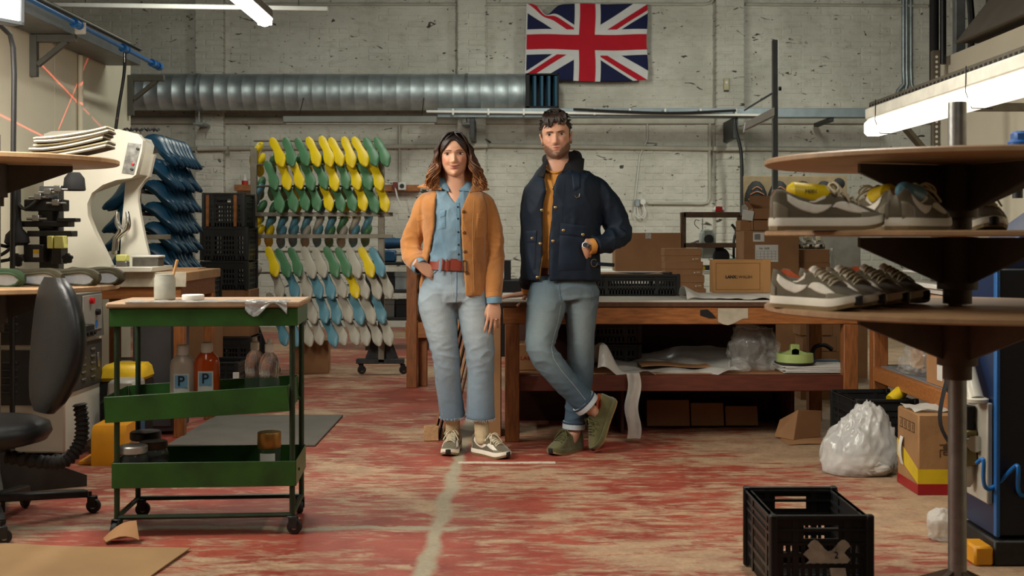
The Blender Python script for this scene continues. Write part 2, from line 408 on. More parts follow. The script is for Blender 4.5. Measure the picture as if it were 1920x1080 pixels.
# cream partition on the left, in panels with dark seams
LX = -2.86
pl = struct(MB().box(LX-.10, LX-.012, 2.0, 9.0, 0, 2.62).build('wall_partition_left', mat('partition_core', H(70, 68, 60), .8)))
for a, b_ in ((2.0, 4.1), (4.106, 5.99), (5.996, 7.5), (7.506, 9.0)):
    MB().box(LX-.014, LX, a, b_, 0, 2.61, .002).build('panel', M_cream, pl, smooth=0)
RX = 2.78
pr = struct(MB().box(RX+.012, RX+.1, 2.0, 7.78, 0, 2.30).build('wall_partition_right', MATS['partition_core']))
for a, b_ in ((2.0, 4.4), (4.404, 6.1), (6.104, 7.78)):
    MB().box(RX, RX+.014, a, b_, 0, 2.31, .002).build('panel', M_cream, pr, smooth=0)
# ================================================================== fixtures on the left partition
M_bluepipe = mat('blue_air_pipe', H(34, 110, 184), .3, 0, .08, 10)
M_tray = mat('grey_trunking', H(112, 116, 116), .5, .3, .15, 6, .08, 30)
M_bracket = mat('grey_bracket', H(92, 92, 86), .55, .2, .1, 10)
t = thing('cable_trunking', 'long grey galvanised trunking along the top of the cream partition', 'trunking', (LX, 6, 2.36))
MB().box(.005, .245, .16, 2.45, .0, .105, .004).build('duct_body', M_tray, t)
MB().box(.0, .262, .16, 2.45, .105, .115, .003).build('cover', M_tray, t)
for yy, lab in ((7.13, 'grey steel triangle bracket near the softbox, under the trunking'), (8.94, 'grey steel triangle bracket at the far end of the partition, before the duct')):
    t = thing('wall_bracket', lab, 'bracket', (LX, yy, 2.358))
    MB().box(.0, .042, -.02, .02, -.25 if yy < 8 else -.30, .0, .002).build('upright', M_bracket, t)
    MB().box(.042, .27, -.02, .02, -.045, .0, .002).build('arm', M_bracket, t)
    MB().bar((.042, 0, -.18), (.215, 0, -.04), .03, .034, .002, (0, 1, 0)).build('brace', M_bracket, t)
t = thing('air_pipe', 'bright blue compressed-air pipe with tee joints along the trunking', 'pipe', (LX+.32, 6, 2.40))
MB().cyl((0, .0, .012), (0, 2.62, -.02), .014, n=12).build('pipe', M_bluepipe, t)
for yy in (1.0, 1.87, 2.5):
    z = .012-.032*yy/2.62
    MB().cyl((0, yy-.035, z), (0, yy+.035, z), .024, n=14).cyl((0, yy-.045, z), (0, yy-.03, z), .028, n=14).cyl((0, yy+.03, z), (0, yy+.045, z), .028, n=14).build('coupling', M_bluepipe, t)
MB().lathe([(.0, 0), (.026, .005), (.03, .03), (.026, .06), (.0, .065)], (0, 2.6, -.02), 14, (0, 1, 0)).build('end_cap', M_bluepipe, t)
MB().box(-.03, .03, 1.05, 1.075, -.05, .02, .004).build('pipe_clip', M_white, t)
MB().tube([(0, 1.87, -.03), (0, 1.87, -.12), (-.01, 1.87, -.22), (-.04, 1.87, -.40), (-.07, 1.87, -.62)], .011, 8, smooth=4).build('drop_hose', M_black, t)
MB().cyl((0, 1.87, -.03), (0, 1.87, -.10), .011, n=10).build('valve', M_chrome, t)
tag(MB().cyl((LX+.02, 7.9, .5), (LX+.02, 7.9, 2.35), .017, n=10).box(LX, LX+.035, 7.87, 7.93, 1.72, 1.75, .003).build('conduit_pipe', M_cream), 'slim cream conduit running up the partition below the trunking', 'conduit')
# softbox
t = thing('softbox', 'glowing white photo softbox with grey edge on a black stand', 'studio light', (-2.494, 5.99, 0))
M_glow = mat('softbox_diffuser', H(250, 248, 240), .8, emit=((1, .97, .9), 5.0))
R = TR((.03, -.44, 2.39), (0, 0, -.5))
MB(R).box(-.006, .0, -.22, .22, -.2, .32, .0).build('diffuser', M_glow, t, smooth=0)
m = MB(R)
for a in (((-.24, -.22), (-.22, .34)), ((.22, .24), (-.22, .34)), ((-.24, .24), (-.22, -.2)), ((-.24, .24), (.32, .34))):
    m.box(-.06, .015, a[0][0], a[0][1], a[1][0], a[1][1], .003)
m.build('rim', mat('softbox_rim', H(70, 74, 78), .5, 0, .15, 20), t)
MB(R).loft([[(-.06, -.235, -.215), (-.06, .235, -.215), (-.06, .235, .335), (-.06, -.235, .335)], [(-.15, -.1, -.06), (-.15, .1, -.06), (-.15, .1, .16), (-.15, -.1, .16)]]).build('shell', M_blackm, t, smooth=0)
MB().tube([(-.06, -.36, 2.36), (-.02, -.1, 2.2), (.012, -.02, 2.1), (.005, 0, 1.6), (.0, 0, .9), (.0, 0, .01)], .013, 8, smooth=3).build('stand_pole', M_black, t)
# ------------------------------------------------------------------ ventilation duct on the far wall
dy = 14.72; dz = PZ(173, dy); dr = .222
t = thing('ventilation_duct', 'long round galvanised spiral duct running below the roof', 'duct', (0, dy, dz))
x0, x1 = PX(150, dy), PX(987, dy); m = MB(); rings = []; n = 160
xs = [x0+(x1-x0)*i/n for i in range(n+1)]
prof = []
L = x1-x0; k = 0; st = .17
while x0+k*st < x1:
    a = x0+k*st; prof += [(dr, a), (dr, a+st-.016), (dr+.0035, a+st-.011), (dr+.0035, a+st-.005)]; k += 1
prof = [(r, h) for r, h in prof if h < x1]+[(dr, x1)]
m.lathe(prof, (0, 0, 0), 40, (1, 0, 0)).build('spiral_tube', mat('duct_zinc', H(176, 186, 188), .48, .7, .25, 5, .12, 18), t, smooth=60)
for px in (373, 875):
    xx = PX(px, dy); m = MB(); m.lathe([(dr+.004, -.018), (dr+.012, -.016), (dr+.012, .016), (dr+.004, .018)], (xx, 0, 0), 40, (1, 0, 0))
    m.cyl((xx, 0, -dr), (xx, 0, -dr-.16), .007, n=8).box(xx-.06, xx+.06, -.05, .3, -dr-.18, -dr-.15, .004)
    m.build('hanger_ring', M_galv, t)
bx0, bx1 = PX(985, dy-.1), PX(1047, dy-.1)
m = MB(); zt, zb = PZ(141, dy-.1)-dz, PZ(205, dy-.1)-dz; yy0, yy1 = -.28, .28
m.box(bx0, bx1, yy0, yy1, zt-.02, zt, .004).box(bx0, bx1, yy0, yy1, zb, zb+.02, .004).box(bx1-.02, bx1, yy0, yy1, zb, zt, .004).box(bx0, bx0+.05, yy0, yy1, zb, zt, .004).box(bx0, bx1, yy1-.02, yy1, zb, zt, .004)
m.build('outlet_box', M_blackm, t)
for i in range(4):
    xx = bx0+.09+i*.085; MB().box(xx, xx+.034, yy0+.005, yy0+.05, zb+.02, zt-.03, .003, rot=(0, 0, .4)).build('louvre', mat('louvre_blue', H(20, 66, 88), .5), t)
# cable tray along the wall, grey strip lights under the duct
ty = 14.36
t = thing('cable_tray', 'pale grey cable tray across the brick wall behind the man', 'cable tray', (0, ty, PZ(212, ty)))
MB().box(PX(820, ty), PX(1650, ty), 0, .16, -.05, .06, .004).build('tray', mat('tray_grey', H(130, 140, 144), .5, .3, .12, 8), t)
for px in (885, 1380, 1560): MB().box(PX(px, ty)-.03, PX(px, ty)+.03, .03, .75, -.30 if px != 1560 else -.1, -.05, .004).build('support', M_dsteel, t)
t = thing('strip_conduit', 'thin white lighting rail along the lower edge of the cable tray', 'rail', (0, ty-.05, PZ(211, ty-.05)))
MB().bar((PX(800, ty), 0, PZ(209, ty)-PZ(211, ty)), (PX(1440, ty), 0, PZ(216, ty)-PZ(211, ty)), .045, .03, .004).build('rail', M_white, t)
for k in range(9): MB().box(PX(850+k*66, ty)-.012, PX(850+k*66, ty)+.012, -.025, .02, -.03, .045, .002).build('rail_clip', M_white, t)
tag(MB().tube([P(1075, 205, ty-.1), P(1250, 212, ty-.1), P(1380, 207, ty-.12)], .016, 8, smooth=4).build('black_cable', M_black), 'black cable lying along the pale cable tray', 'cable')
tag(MB().tube([P(1378, 208, 14.4), P(1379, 240, 14.4), P(1390, 290, 14.4), P(1391, 380, 14.4), P(1391, 470, 14.4)], .022, 8, smooth=5).build('drop_cable', M_black), 'thick black cable dropping from the tray down the brick pier', 'cable')
ly = 14.2
t = thing('strip_light', 'unlit grey strip light hung under the duct above the shoe lasts', 'light', (PX(676, ly), ly, PZ(226, ly)))
hw = (PX(820, ly)-PX(532, ly))/2
MB().box(-hw, hw, -.07, .07, -.03, .05, .008).build('housing', mat('grey_lamp_body', H(110, 110, 104), .5, .1, .1, 8), t)
MB().box(-hw+.03, hw-.03, -.05, .05, -.05, -.03, .006).build('diffuser', mat('unlit_diffuser', H(150, 148, 136), .4), t)
for s in (-1, 1): MB().cyl((s*hw*.8, 0, .05), (s*hw*.8, .3, .30), .006, n=6).build('hanger', M_dsteel, t)
ly = 12.5
t = thing('lighting_rail', 'long white lighting rail hung high near the roof', 'rail', (PX(360, ly), ly, PZ(14, ly)))
MB().bar((PX(95, ly)-PX(360, ly), 0, PZ(9, ly)-PZ(14, ly)), (PX(615, ly)-PX(360, ly), 0, PZ(17, ly)-PZ(14, ly)), .05, .05, .006).build('rail', M_white, t)
for px in (160, 560): MB().cyl((PX(px, ly)-PX(360, ly), 0, .02), (PX(px, ly)-PX(360, ly), 0, 4.6-PZ(14, ly)), .004, n=6).build('wire', M_dsteel, t)
# hanging lit batten
M_tube = mat('lit_tube', H(255, 250, 240), .5, emit=((1, .95, .86), 6.0))
t = thing('batten_light', 'lit fluorescent batten hanging above the room, glowing white', 'light', (-1.44, 6.2, 2.41))
MB().box(-.045, .045, -.80, .80, .02, .075, .006).build('housing', mat('batten_body', H(140, 140, 134), .4, .2), t)
MB().grid(lambda u, v: (.042*math.cos(PI*v), -.79+1.58*u, .02-.045*math.sin(PI*v)), 2, 12, .004).box(-.042, .042, .785, .80, -.02, .02, .004).build('diffuser', M_tube, t)
for s in (-.6, .6): MB().cyl((0, s, .07), (0, s, 4.6-2.41), .003, n=6).build('wire', M_dsteel, t)
for lx, ly, lz, lb in ((-1.4, 2.6, 2.63, 'added unseen batten over the floor in front of the cream partition'), (1.0, 4.3, 2.65, 'added unseen batten above the three-disc carousel rack'), (.9, 1.4, 2.63, 'added unseen batten nearest to the camera')):  # out-of-view copies, added to light the front of the room
    copy_tree(t, (lx, ly, lz), label=lb)
# ------------------------------------------------------------------ flag
fy = WY-.16; fx0, fx1, fz1, fz0 = PX(989, fy), PX(1213, fy), PZ(8, fy), PZ(152, fy)
FW, FH = fx1-fx0, fz1-fz0
t = thing('union_flag', 'British union flag pinned to the white brick wall', 'flag', (fx0, fy, fz0))
def flag_pt(x, z, off):
    u, v = x/FW, z/FH
    w = .018*math.sin(u*17+v*3)*(.4+.6*v)+.012*math.sin(v*11+u*4)
    sag = .0
    if u < .35 and v > .75: sag = -.11*math.exp(-((u-.16)/.07)**2)*((v-.75)/.25)**1.5
    sl = -.02*(1-v)*(1-u)*1.2
    return (x+sl*(1 if u < .5 else 0)+.01*math.sin(v*9)*u, w-off-.03, z+sag*FH*1.3+.012*math.sin(u*6.5+.5)*(1-v))
def flag_piece(name, poly, m_, off, parent):
    "clip a polygon in flag space and lay it on the rippling cloth"
    bm = bmesh.new(); nx, nz = 72, 44
    vs = [[bm.verts.new((FW*i/nx, 0, FH*j/nz)) for j in range(nz+1)] for i in range(nx+1)]
    for i in range(nx):
        for j in range(nz): bm.faces.new((vs[i][j], vs[i+1][j], vs[i+1][j+1], vs[i][j+1]))
    c = Vector((sum(p[0] for p in poly)/len(poly), 0, sum(p[1] for p in poly)/len(poly)))
    for i in range(len(poly)):
        a, b_ = Vector((poly[i][0], 0, poly[i][1])), Vector((poly[(i+1) % len(poly)][0], 0, poly[(i+1) % len(poly)][1]))
        nn = (b_-a).cross(Vector((0, 1, 0))).normalized()
        if (c-a).dot(nn) > 0: nn = -nn
        bmesh.ops.bisect_plane(bm, geom=bm.verts[:]+bm.edges[:]+bm.faces[:], plane_co=a, plane_no=nn, clear_outer=True)
    for v in bm.verts: v.co = Vector(flag_pt(v.co.x, v.co.z, off))
    me = bpy.data.meshes.new(name); bm.to_mesh(me); bm.free(); me.shade_smooth()
    return put(name, me, m_, parent)
M_fw = mat('flag_white', H(206, 204, 202), .85, 0, .05, 6, .1, 300); M_fr = mat('flag_red', H(176, 12, 34), .85, 0, .06, 6, .1, 300); M_fb = mat('flag_blue', H(14, 22, 62), .85, 0, .08, 6, .1, 300)
o = flag_piece('cloth', [(0, 0), (FW, 0), (FW, FH), (0, FH)], M_fb, 0, t)
sm = o.modifiers.new('th', 'SOLIDIFY'); sm.thickness = .004; sm.offset = -1 if True else 1
U = FH/30.0; CX, CZ = FW/2, FH/2; dd = Vector((FW, FH)).normalized(); nn = Vector((-dd.y, dd.x))
def diag(w0, w1, d, n, s0, s1, off, m_, nm):
    c = Vector((CX, CZ)); Lh = math.hypot(FW, FH)/2
    q = [c+d*(Lh*s0)+n*w0, c+d*(Lh*s1)+n*w0, c+d*(Lh*s1)+n*w1, c+d*(Lh*s0)+n*w1]
    flag_piece(nm, [(p.x, p.y) for p in q], m_, off, t)
for sg, dv, nv in ((1, dd, nn), (2, Vector((dd.x, -dd.y)), Vector((dd.y, dd.x)))):
    diag(-3*U, 3*U, dv, nv, -1.2, 1.2, .003, M_fw, 'white_saltire_stripe')
    if sg == 1:
        diag(0, -2*U, dv, nv, .22, 1.2, .006, M_fr, 'red_saltire_stripe'); diag(2*U, 0, dv, nv, -1.2, -.22, .006, M_fr, 'red_saltire_stripe')
    else:
        diag(0, -2*U, dv, nv, .22, 1.2, .006, M_fr, 'red_saltire_stripe'); diag(0, 2*U, dv, nv, -1.2, -.22, .006, M_fr, 'red_saltire_stripe')
for a, m_, off, nm in ((5, M_fw, .009, 'white_cross_band'), (3, M_fr, .012, 'red_cross_band')):
    flag_piece(nm, [(0, CZ-a*U), (FW, CZ-a*U), (FW, CZ+a*U), (0, CZ+a*U)], m_, off, t)
    flag_piece(nm, [(CX-a*U, 0), (CX+a*U, 0), (CX+a*U, FH), (CX-a*U, FH)], m_, off+.001, t)
MB().grid(lambda u, v: Vector(flag_pt(-.012+.016*u, FH*v, .002)), 1, 20, .004).build('hoist_tape', M_fw, t)
# ------------------------------------------------------------------ wall pipes, sockets
wy = WY-.03
def wpipe(label, pts, r, m_=M_wpaint, sm=0, nm='wall_pipe'):
    return tag(MB().tube([P(x, y, wy if len(q) == 0 else q[0]) for x, y, *q in pts], r, 10, smooth=sm).build(nm, m_), label, 'pipe')
wpipe('horizontal white painted pipe across the brick wall behind the heads', [(240, 281), (368, 280), (372, 279, WY-.2), (425, 278, WY-.2), (430, 278), (855, 274), (859, 274, WY-.2), (912, 273, WY-.2), (916, 273), (1336, 279), (1340, 279, WY-.2), (1395, 279, WY-.2), (1399, 279), (1740, 281)], .03)
wpipe('vertical white conduit turning under the pier beside the socket', [(1331, 220), (1331, 372), (1327, 380), (1318, 382), (1215, 381)], .02, sm=0)
wpipe('high white conduit just below the dark beam between the piers', [(250, 9), (600, 8), (1320, 8), (1332, 6), (1345, -10)], .02)
wpipe('high white conduit below the dark beam past the flag', [(1397, 8), (1740, 11)], .02)
wpipe('thin vertical conduit dropping behind the shoe last rack', [(749, 235), (749, 360)], .014)
for i, (xa, rr, lb) in enumerate(((1694, .028, 'leftmost grey pipe of the vertical trio near the corner'), (1700, .022, 'middle grey pipe of the vertical trio near the corner'), (1708, .02, 'rightmost grey pipe of the vertical trio near the corner'))):
    wpipe(lb, [(xa, -10), (xa, 130), (xa+1, 158), (xa-10+i*8, 170), (xa-14+i*10, 185)], rr, M_galv)
wpipe('thin loose white cable slanting down the brick wall', [(1214, 222), (1214, 262), (1200, 290), (1190, 378)], .007, M_white)
t = thing('wall_socket', 'grey socket boxes on the conduit with looped white cables', 'socket', P(1200, 381, wy))
MB().box(-.07, -.005, -.05, .03, -.045, .045, .008).build('socket_box', M_galv, t)
MB().lathe([(.04, 0), (.04, .05), (.034, .06), (0, .062)], (.035, .03, .015), 16, (0, -1, 0)).build('round_box', M_white, t)
for k, dx in enumerate((0, .05)):
    MB().tube([(-.06+dx*.3, -.03, -.03), (-.07+dx, -.05, -.14), (-.01+dx, -.05, -.19), (.05+dx*.4, -.05, -.12), (.04, -.03, -.02)], .007, 6, smooth=5).build('loop_cable', M_white, t)
t = thing('old_bell_plate', 'small yellowed plate screwed to the brick pier right of the flag', 'plate', P(1362, 158, WY-.16))
MB().box(-.033, .033, -.012, .012, -.075, .075, .006).build('plate', mat('yellowed_plastic', H(172, 162, 122), .5), t)
MB().lathe([(.024, 0), (.022, .014), (.012, .02), (0, .02)], (0, -.012, .02), 14, (0, -1, 0)).build('button', M_white, t)
MB().box(-.03, .03, -.012, .03, -.09, -.075, .003).build('foot_strip', M_dsteel, t)
# ================================================================== builders shared by several things
def text(name, body, size, m_, parent, loc, rot=(PI/2, 0, 0), ext=.0006, align='CENTER', sx=1.0, bold=0.0):
    c = bpy.data.curves.new(name, 'FONT'); c.body = body; c.size = size; c.extrude = ext; c.align_x = align; c.align_y = 'CENTER'; c.offset = bold
    tmp = bpy.data.objects.new(name, c); COL.objects.link(tmp)
    bpy.context.view_layer.update()
    me = bpy.data.meshes.new_from_object(tmp.evaluated_get(bpy.context.evaluated_depsgraph_get())); bpy.data.objects.remove(tmp); bpy.data.curves.remove(c)
    me.name = name; me.materials.clear(); me.materials.append(m_)
    o = bpy.data.objects.new(name, me); COL.objects.link(o); o.parent = parent; o.location = loc; o.rotation_euler = rot; o.scale = (sx, 1, 1)
    return o
def interp(xs, ys, x):
    return float(np.interp(x, xs, ys))
SX = [-.147, -.138, -.118, -.08, -.04, 0, .04, .08, .112, .135, .146]
SW = [.014, .028, .035, .036, .034, .036, .042, .0455, .041, .027, .010]
SH = [.090, .106, .104, .086, .082, .104, .088, .069, .056, .045, .036]
ZB = .026
def tspring(x): return .012*max(0, (x-.07)/.076)**2
def shoe_ring(x):
    w, h = interp(SX, SW, x), interp(SX, SH, x)
    k = min(1, max(0, (.012-x)/.03))*min(1, max(0, (x+.146)/.006)); k = k*k*(3-2*k)
    zb = ZB+tspring(x); h = max(h, zb+.006); pts = []
    def arch(a): return (w*abs(math.cos(a))**.75*(1 if math.cos(a) > 0 else -1), zb+(h-zb)*math.sin(a)**.8)
    for i in range(8):
        s = i/7; a = s*1.13; y0, z0 = arch(a); wc = w*.70
        y1, z1 = w+.002*math.sin(s*PI)+(wc-w)*s**2.0, zb+(h-zb)*s
        pts.append((y0*(1-k)+y1*k, z0*(1-k)+z1*k))
    e = pts[-1]
    for i in range(5):
        s = (i+1)/6; a = 1.13+(PI-2.26)*s; y0, z0 = arch(a)
        q = [(.84, -.002), (.74, -.03), (0, -.038), (-.74, -.03), (-.84, -.002)][i]
        y1, z1 = w*.70*q[0], h+q[1]
        pts.append((y0*(1-k)+y1*k, z0*(1-k)+z1*k))
    pts += [(-y, z) for y, z in pts[7::-1]]
    return [(x, y, z) for y, z in pts]
def shoe_surf(x, s, side, off=.0012):
    r = shoe_ring(x); f = s*7; i = min(6, int(f)); f -= i
    a, b = Vector(r[i]), Vector(r[i+1]); p = a.lerp(b, f)
    n = Vector((0, (b-a).z, -(b-a).y)).normalized(); p = p+n*off
    return Vector((p.x, p.y*side, p.z))
def footprint(sc, grow, n=24, off=0.0):
    top = [(x, interp(SX, SW, x)+grow) for x in np.linspace(-.150-grow*.4, .148+grow*.5, n)]
    pts = [(x, y*(1.0 if 0 < i < n-1 else .35)) for i, (x, y) in enumerate(top)]
    return [(x, y) for x, y in pts]+[(x, -y) for x, y in pts[::-1]]
M_suede = mat('olive_suede', H(98, 90, 70), .95, 0, .12, 25, .15, 300, sheen=.3)
M_suede2 = mat('grey_olive_suede', H(126, 118, 98), .95, 0, .1, 25, .15, 300, sheen=.3)
M_mesh = mat('off_white_mesh', H(228, 222, 206), .85, 0, .06, 60, .2, 500)
M_mid = mat('midsole_foam', H(232, 226, 208), .6, 0, .04, 20)
M_gum = mat('gum_sole', H(140, 120, 84), .6, 0, .1, 30)
M_lace = mat('cream_lace', H(205, 194, 164), .9, 0, .08, 80)
M_lining = mat('orange_lining', H(190, 88, 44), .9, 0, .1, 30)
M_dark = mat('dark_outsole', H(26, 26, 26), .6)
M_green = mat('dark_olive_suede', H(84, 82, 46), .95, 0, .16, 18, .15, 250, sheen=.3)
M_greenl = mat('dark_olive_lace', H(78, 76, 44), .9, 0, .1, 80)
SHOE_ME = {}
def shoe_parts(parent, style='two', stuffing=None, bow=True, loft=1.0):
    key = (style, bow)
    if key not in SHOE_ME:
        base, panel, mid, out, lace, lin = {'two': (M_suede, M_mesh, M_mid, M_gum, M_lace, M_lining), 'olive': (M_green, None, M_green, M_gum, M_greenl, M_lining)}[style]
        L = []
        xs = list(np.linspace(-.147, .146, 34))
        m = MB(); m.loft([[Vector(p) for p in shoe_ring(x)] for x in xs], cap=True, closed=True); me = m.mesh('upper'); me.shade_smooth(); L.append(('upper', me, base))
        m = MB(); fp = footprint(1, .003); fp2 = footprint(1, .0055); fp0 = footprint(1, .002)
        z3 = lambda x: ZB+.006+tspring(x)
        m.loft([[(x, y, .009+tspring(x)*1.25) for x, y in fp0], [(x, y, .011+tspring(x)*1.25) for x, y in fp2], [(x, y, .022+tspring(x)) for x, y in fp2], [(x, y, z3(x)) for x, y in fp]])
        me = m.mesh('midsole'); me.shade_smooth(); me.set_sharp_from_angle(angle=.7); L.append(('midsole', me, mid))
        m = MB(); m.loft([[(x, y, .0+tspring(x)*1.3) for x, y in fp0], [(x, y, .011+tspring(x)*1.25) for x, y in footprint(1, .0045)]])
        me = m.mesh('outsole'); L.append(('outsole', me, out))
        m = MB(); m.grid(lambda u, v: Vector((.1515-.024*(2*v-1)**2, .0190*(2*v-1), .004+tspring(.14)*1.3+.026*u*(1-.5*(2*v-1)**2))), 4, 8, .004)
        me = m.mesh('toe_bumper'); me.shade_smooth(); L.append(('toe_bumper', me, M_dark))
        if panel:
            for sd in (1, -1):
                # swept side panel, heel chevron and toe-box mesh
                def pan(x0, x1, lo, hi, nm):
                    mm = MB(); mm.grid(lambda u, v: shoe_surf(x0+(x1-x0)*u, lo(u)+(hi(u)-lo(u))*v, sd), 12, 5, .0012); me = mm.mesh(nm); me.shade_smooth(); L.append((nm, me, panel))
                pan(-.112, .002, lambda u: .66-.56*u**.75 if u < .62 else .269+.32*(u-.62), lambda u: .88-.44*u**1.5+.04*math.sin(u*PI), 'side_panel')
                pan(.004, .106, lambda u: .36-.12*math.sin(u*PI), lambda u: .36+.36*math.sin(u*PI)**.7, 'vamp_panel')
                pan(-.055, -.012, lambda u: .80-.02*u, lambda u: .83+.14*u, 'collar_panel')
                mm = MB(); mm.grid(lambda u, v: shoe_surf(-.1455+.034*u, .02+(.62-.25*u)*v, sd, .0018), 6, 5, .0012); me = mm.mesh('heel_counter'); me.shade_smooth(); L.append(('heel_counter', me, M_suede2))
                mm = MB(); mm.grid(lambda u, v: shoe_surf(.075+.066*u, .02+(.30+.14*math.sin(u*3))*v, sd, .0018), 8, 5, .0012); me = mm.mesh('toe_guard'); me.shade_smooth(); L.append(('toe_guard', me, M_suede2))
        m = MB(); m.grid(lambda u, v: Vector((-.006+.088*u, (2*v-1)*(.021+.004*u), interp(SX, SH, -.0+.088*u)+(.012*(1-u) if u < .9 else 0)-.010*(2*v-1)**2+.001)), 8, 6, .005)
        me = m.mesh('tongue'); me.shade_smooth(); L.append(('tongue', me, M_mesh if panel else base))
        m = MB(); nl = 6
        for i in range(nl):
            x = .012+.013*i; z = interp(SX, SH, x)+.006; ww = .024+.001*i; sg = 1 if i % 2 else -1
            m.tube([(x-.004*sg, -ww, z-.013), (x, -ww*.5, z-.001), (x+.003, 0, z+.003), (x, ww*.5, z-.001), (x+.004*sg, ww, z-.013)], .0032, 6, smooth=2)
        me = m.mesh('lace_rows'); me.shade_smooth(); L.append(('lace_rows', me, lace))
        if bow:
            for sg in (1, -1):
                m = MB(); z = .116
                m.tube([(.004, 0, z), (.012, sg*.016, z+.008), (.020, sg*.034, z-.004), (.012, sg*.040, z-.018), (.004, sg*.026, z-.010), (.004, 0, z)], .003, 6, smooth=4)
                m.tube([(.004, 0, z), (.02, sg*.012, z+.003), (.036, sg*.03, z-.020), (.046, sg*.042, z-.042)], .003, 6, smooth=3)
                me = m.mesh('lace_bow'); me.shade_smooth(); L.append(('lace_bow', me, lace))
        m = MB(); m.grid(lambda u, v: Vector((lambda r, s: (r[0][0], r[0][1], r[0][2]+.0015))([shoe_ring(-.140+.135*u)[8+int(round(4*v))]], 0)), 14, 4, .0)
        me = m.mesh('collar_lining'); me.shade_smooth(); L.append(('collar_lining', me, lin))
        for nm, me, mt in L: me.materials.append(mt)
        SHOE_ME[key] = L
    return [put(nm, me, None, parent) for nm, me, mt in SHOE_ME[key]]
# ------------------------------------------------------------------ shoe last: sole towards +Z of the mesh, toe along +X
def last_mesh(nm):
    xs = np.linspace(0, .27, 13); W = [.016, .029, .0325, .0325, .0305, .0300, .0320, .0365, .0415, .0430, .0395, .0290, .010]
    off = [0, 0, 0, .001, .003, .005, .006, .005, .003, .001, -.002, -.005, -.008]
    Hh = [.05, .075, .085, .088, .086, .080, .070, .058, .046, .038, .032, .026, .014]
    rings = []
    for x, w_, o_, h in zip(xs, W, off, Hh):
        zs = .010*math.sin(min(1, x/.14)*PI)*(-1)+(.010*max(0, (x-.2)/.07)**2)*-1
        r = [(w_*.97, .0), (w_*.6, .004), (0, .005), (-w_*.6, .004), (-w_*.97, .0), (-w_*1.02, -.008), (-w_*.95, -h*.4), (-w_*.5, -h*.9), (0, -h), (w_*.5, -h*.9), (w_*.95, -h*.4), (w_*1.02, -.008)]
        rings.append([(x, y+o_, z+zs) for y, z in r])
    me = MB().loft(rings).mesh(nm); me.shade_smooth(); me.set_sharp_from_angle(angle=1.0); return me
# ------------------------------------------------------------------ plastic crate
M_crate = mat('crate_plastic', H(30, 31, 31), .42, 0, .18, 14, .04, 60)
CR = {}
def crate(label, loc, rz, w_, d, h, group=None, handle=True, m_=None, pitch=.022):
    t = thing('plastic_crate', label, 'crate', loc, rz, group)
    key = (round(w_, 3), round(d, 3), round(h, 3), handle, m_.name if m_ else '')
    if key in CR:
        for nm, me in CR[key]: put(nm, me, None, t)
        return t
    mm = m_ or M_crate; L = []; th = .006
    def wall_lattice(Lw, ax, sgn, off, hole):
        m = MB(); z0, z1 = .012, h-.004
        def bx(a0, a1, b0, b1, k=0.0):
            lo, hi = (off-th/2-k, off+th/2+k)
            if ax == 'x': m.box(a0, a1, lo, hi, b0, b1)
            else: m.box(lo, hi, a0, a1, b0, b1)
        hl = Lw/2; band = h*.30
        if hole:
            hw = min(.055, hl*.45); bx(-hl, -hw, z1-band, z1); bx(hw, hl, z1-band, z1); bx(-hw, hw, z1-band*.28, z1); bx(-hw, hw, z1-band, z1-band*.80)
        else: bx(-hl, hl, z1-band*.75, z1)
        zt = z1-(band if hole else band*.75)
        for a in (-1, 1):
            bx(a*hl-.018, a*hl+.018, z0, z1, .002)
        for zz in (z1-.004, z1-band*.45, zt): bx(-hl, hl, zz-.004, zz+.004, .006)
        bx(-hl, hl, z0, z0+.025)
        nb = max(3, int(2*hl/pitch))
        for i in range(nb+1):
            a = -hl+2*hl*i/nb; bx(a-pitch*.26, a+pitch*.26, z0, zt)
        nr = max(2, int((zt-z0)/.034))
        for j in range(1, nr): zz = z0+(zt-z0)*j/nr; bx(-hl, hl, zz-.007, zz+.007, .001 if j % 2 else .003)
        for q in (-.55, .55): bx(q*hl-.01, q*hl+.01, z0, z1, .004)
        return m
    for nm, args in (('end_wall', (w_-.01, 'x', 1, -d/2+.006, handle)), ('end_wall', (w_-.01, 'x', 1, d/2-.006, handle)), ('side_wall', (d-.01, 'y', 1, -w_/2+.006, False)), ('side_wall', (d-.01, 'y', 1, w_/2-.006, False))):
        L.append((nm, wall_lattice(*args).mesh(nm)))
    m = MB(); m.box(-w_/2+.01, w_/2-.01, -d/2+.01, d/2-.01, .004, .012)
    for i in range(5): m.box(-w_/2+.012, w_/2-.012, -d/2+.02+i*(d-.05)/4, -d/2+.03+i*(d-.05)/4, 0, .006)
    L.append(('base', m.mesh('base')))
    m = MB()
    for sx in (-1, 1):
        m.box(sx*w_/2-.007, sx*w_/2+.007, -d/2, d/2, h-.012, h-.004, .002)
        for sy in (-1, 1): m.box(sx*w_/2-.012, sx*w_/2+.012, sy*d/2-.012, sy*d/2+.012, .004, h+.008, .004)
    for sy in (-1, 1): m.box(-w_/2, w_/2, sy*d/2-.007, sy*d/2+.007, h-.008, h+.006, .002)
    L.append(('rim', m.mesh('rim')))
    for nm, me in L: me.materials.append(mm); put(nm, me, None, t)
    CR[key] = L; return t
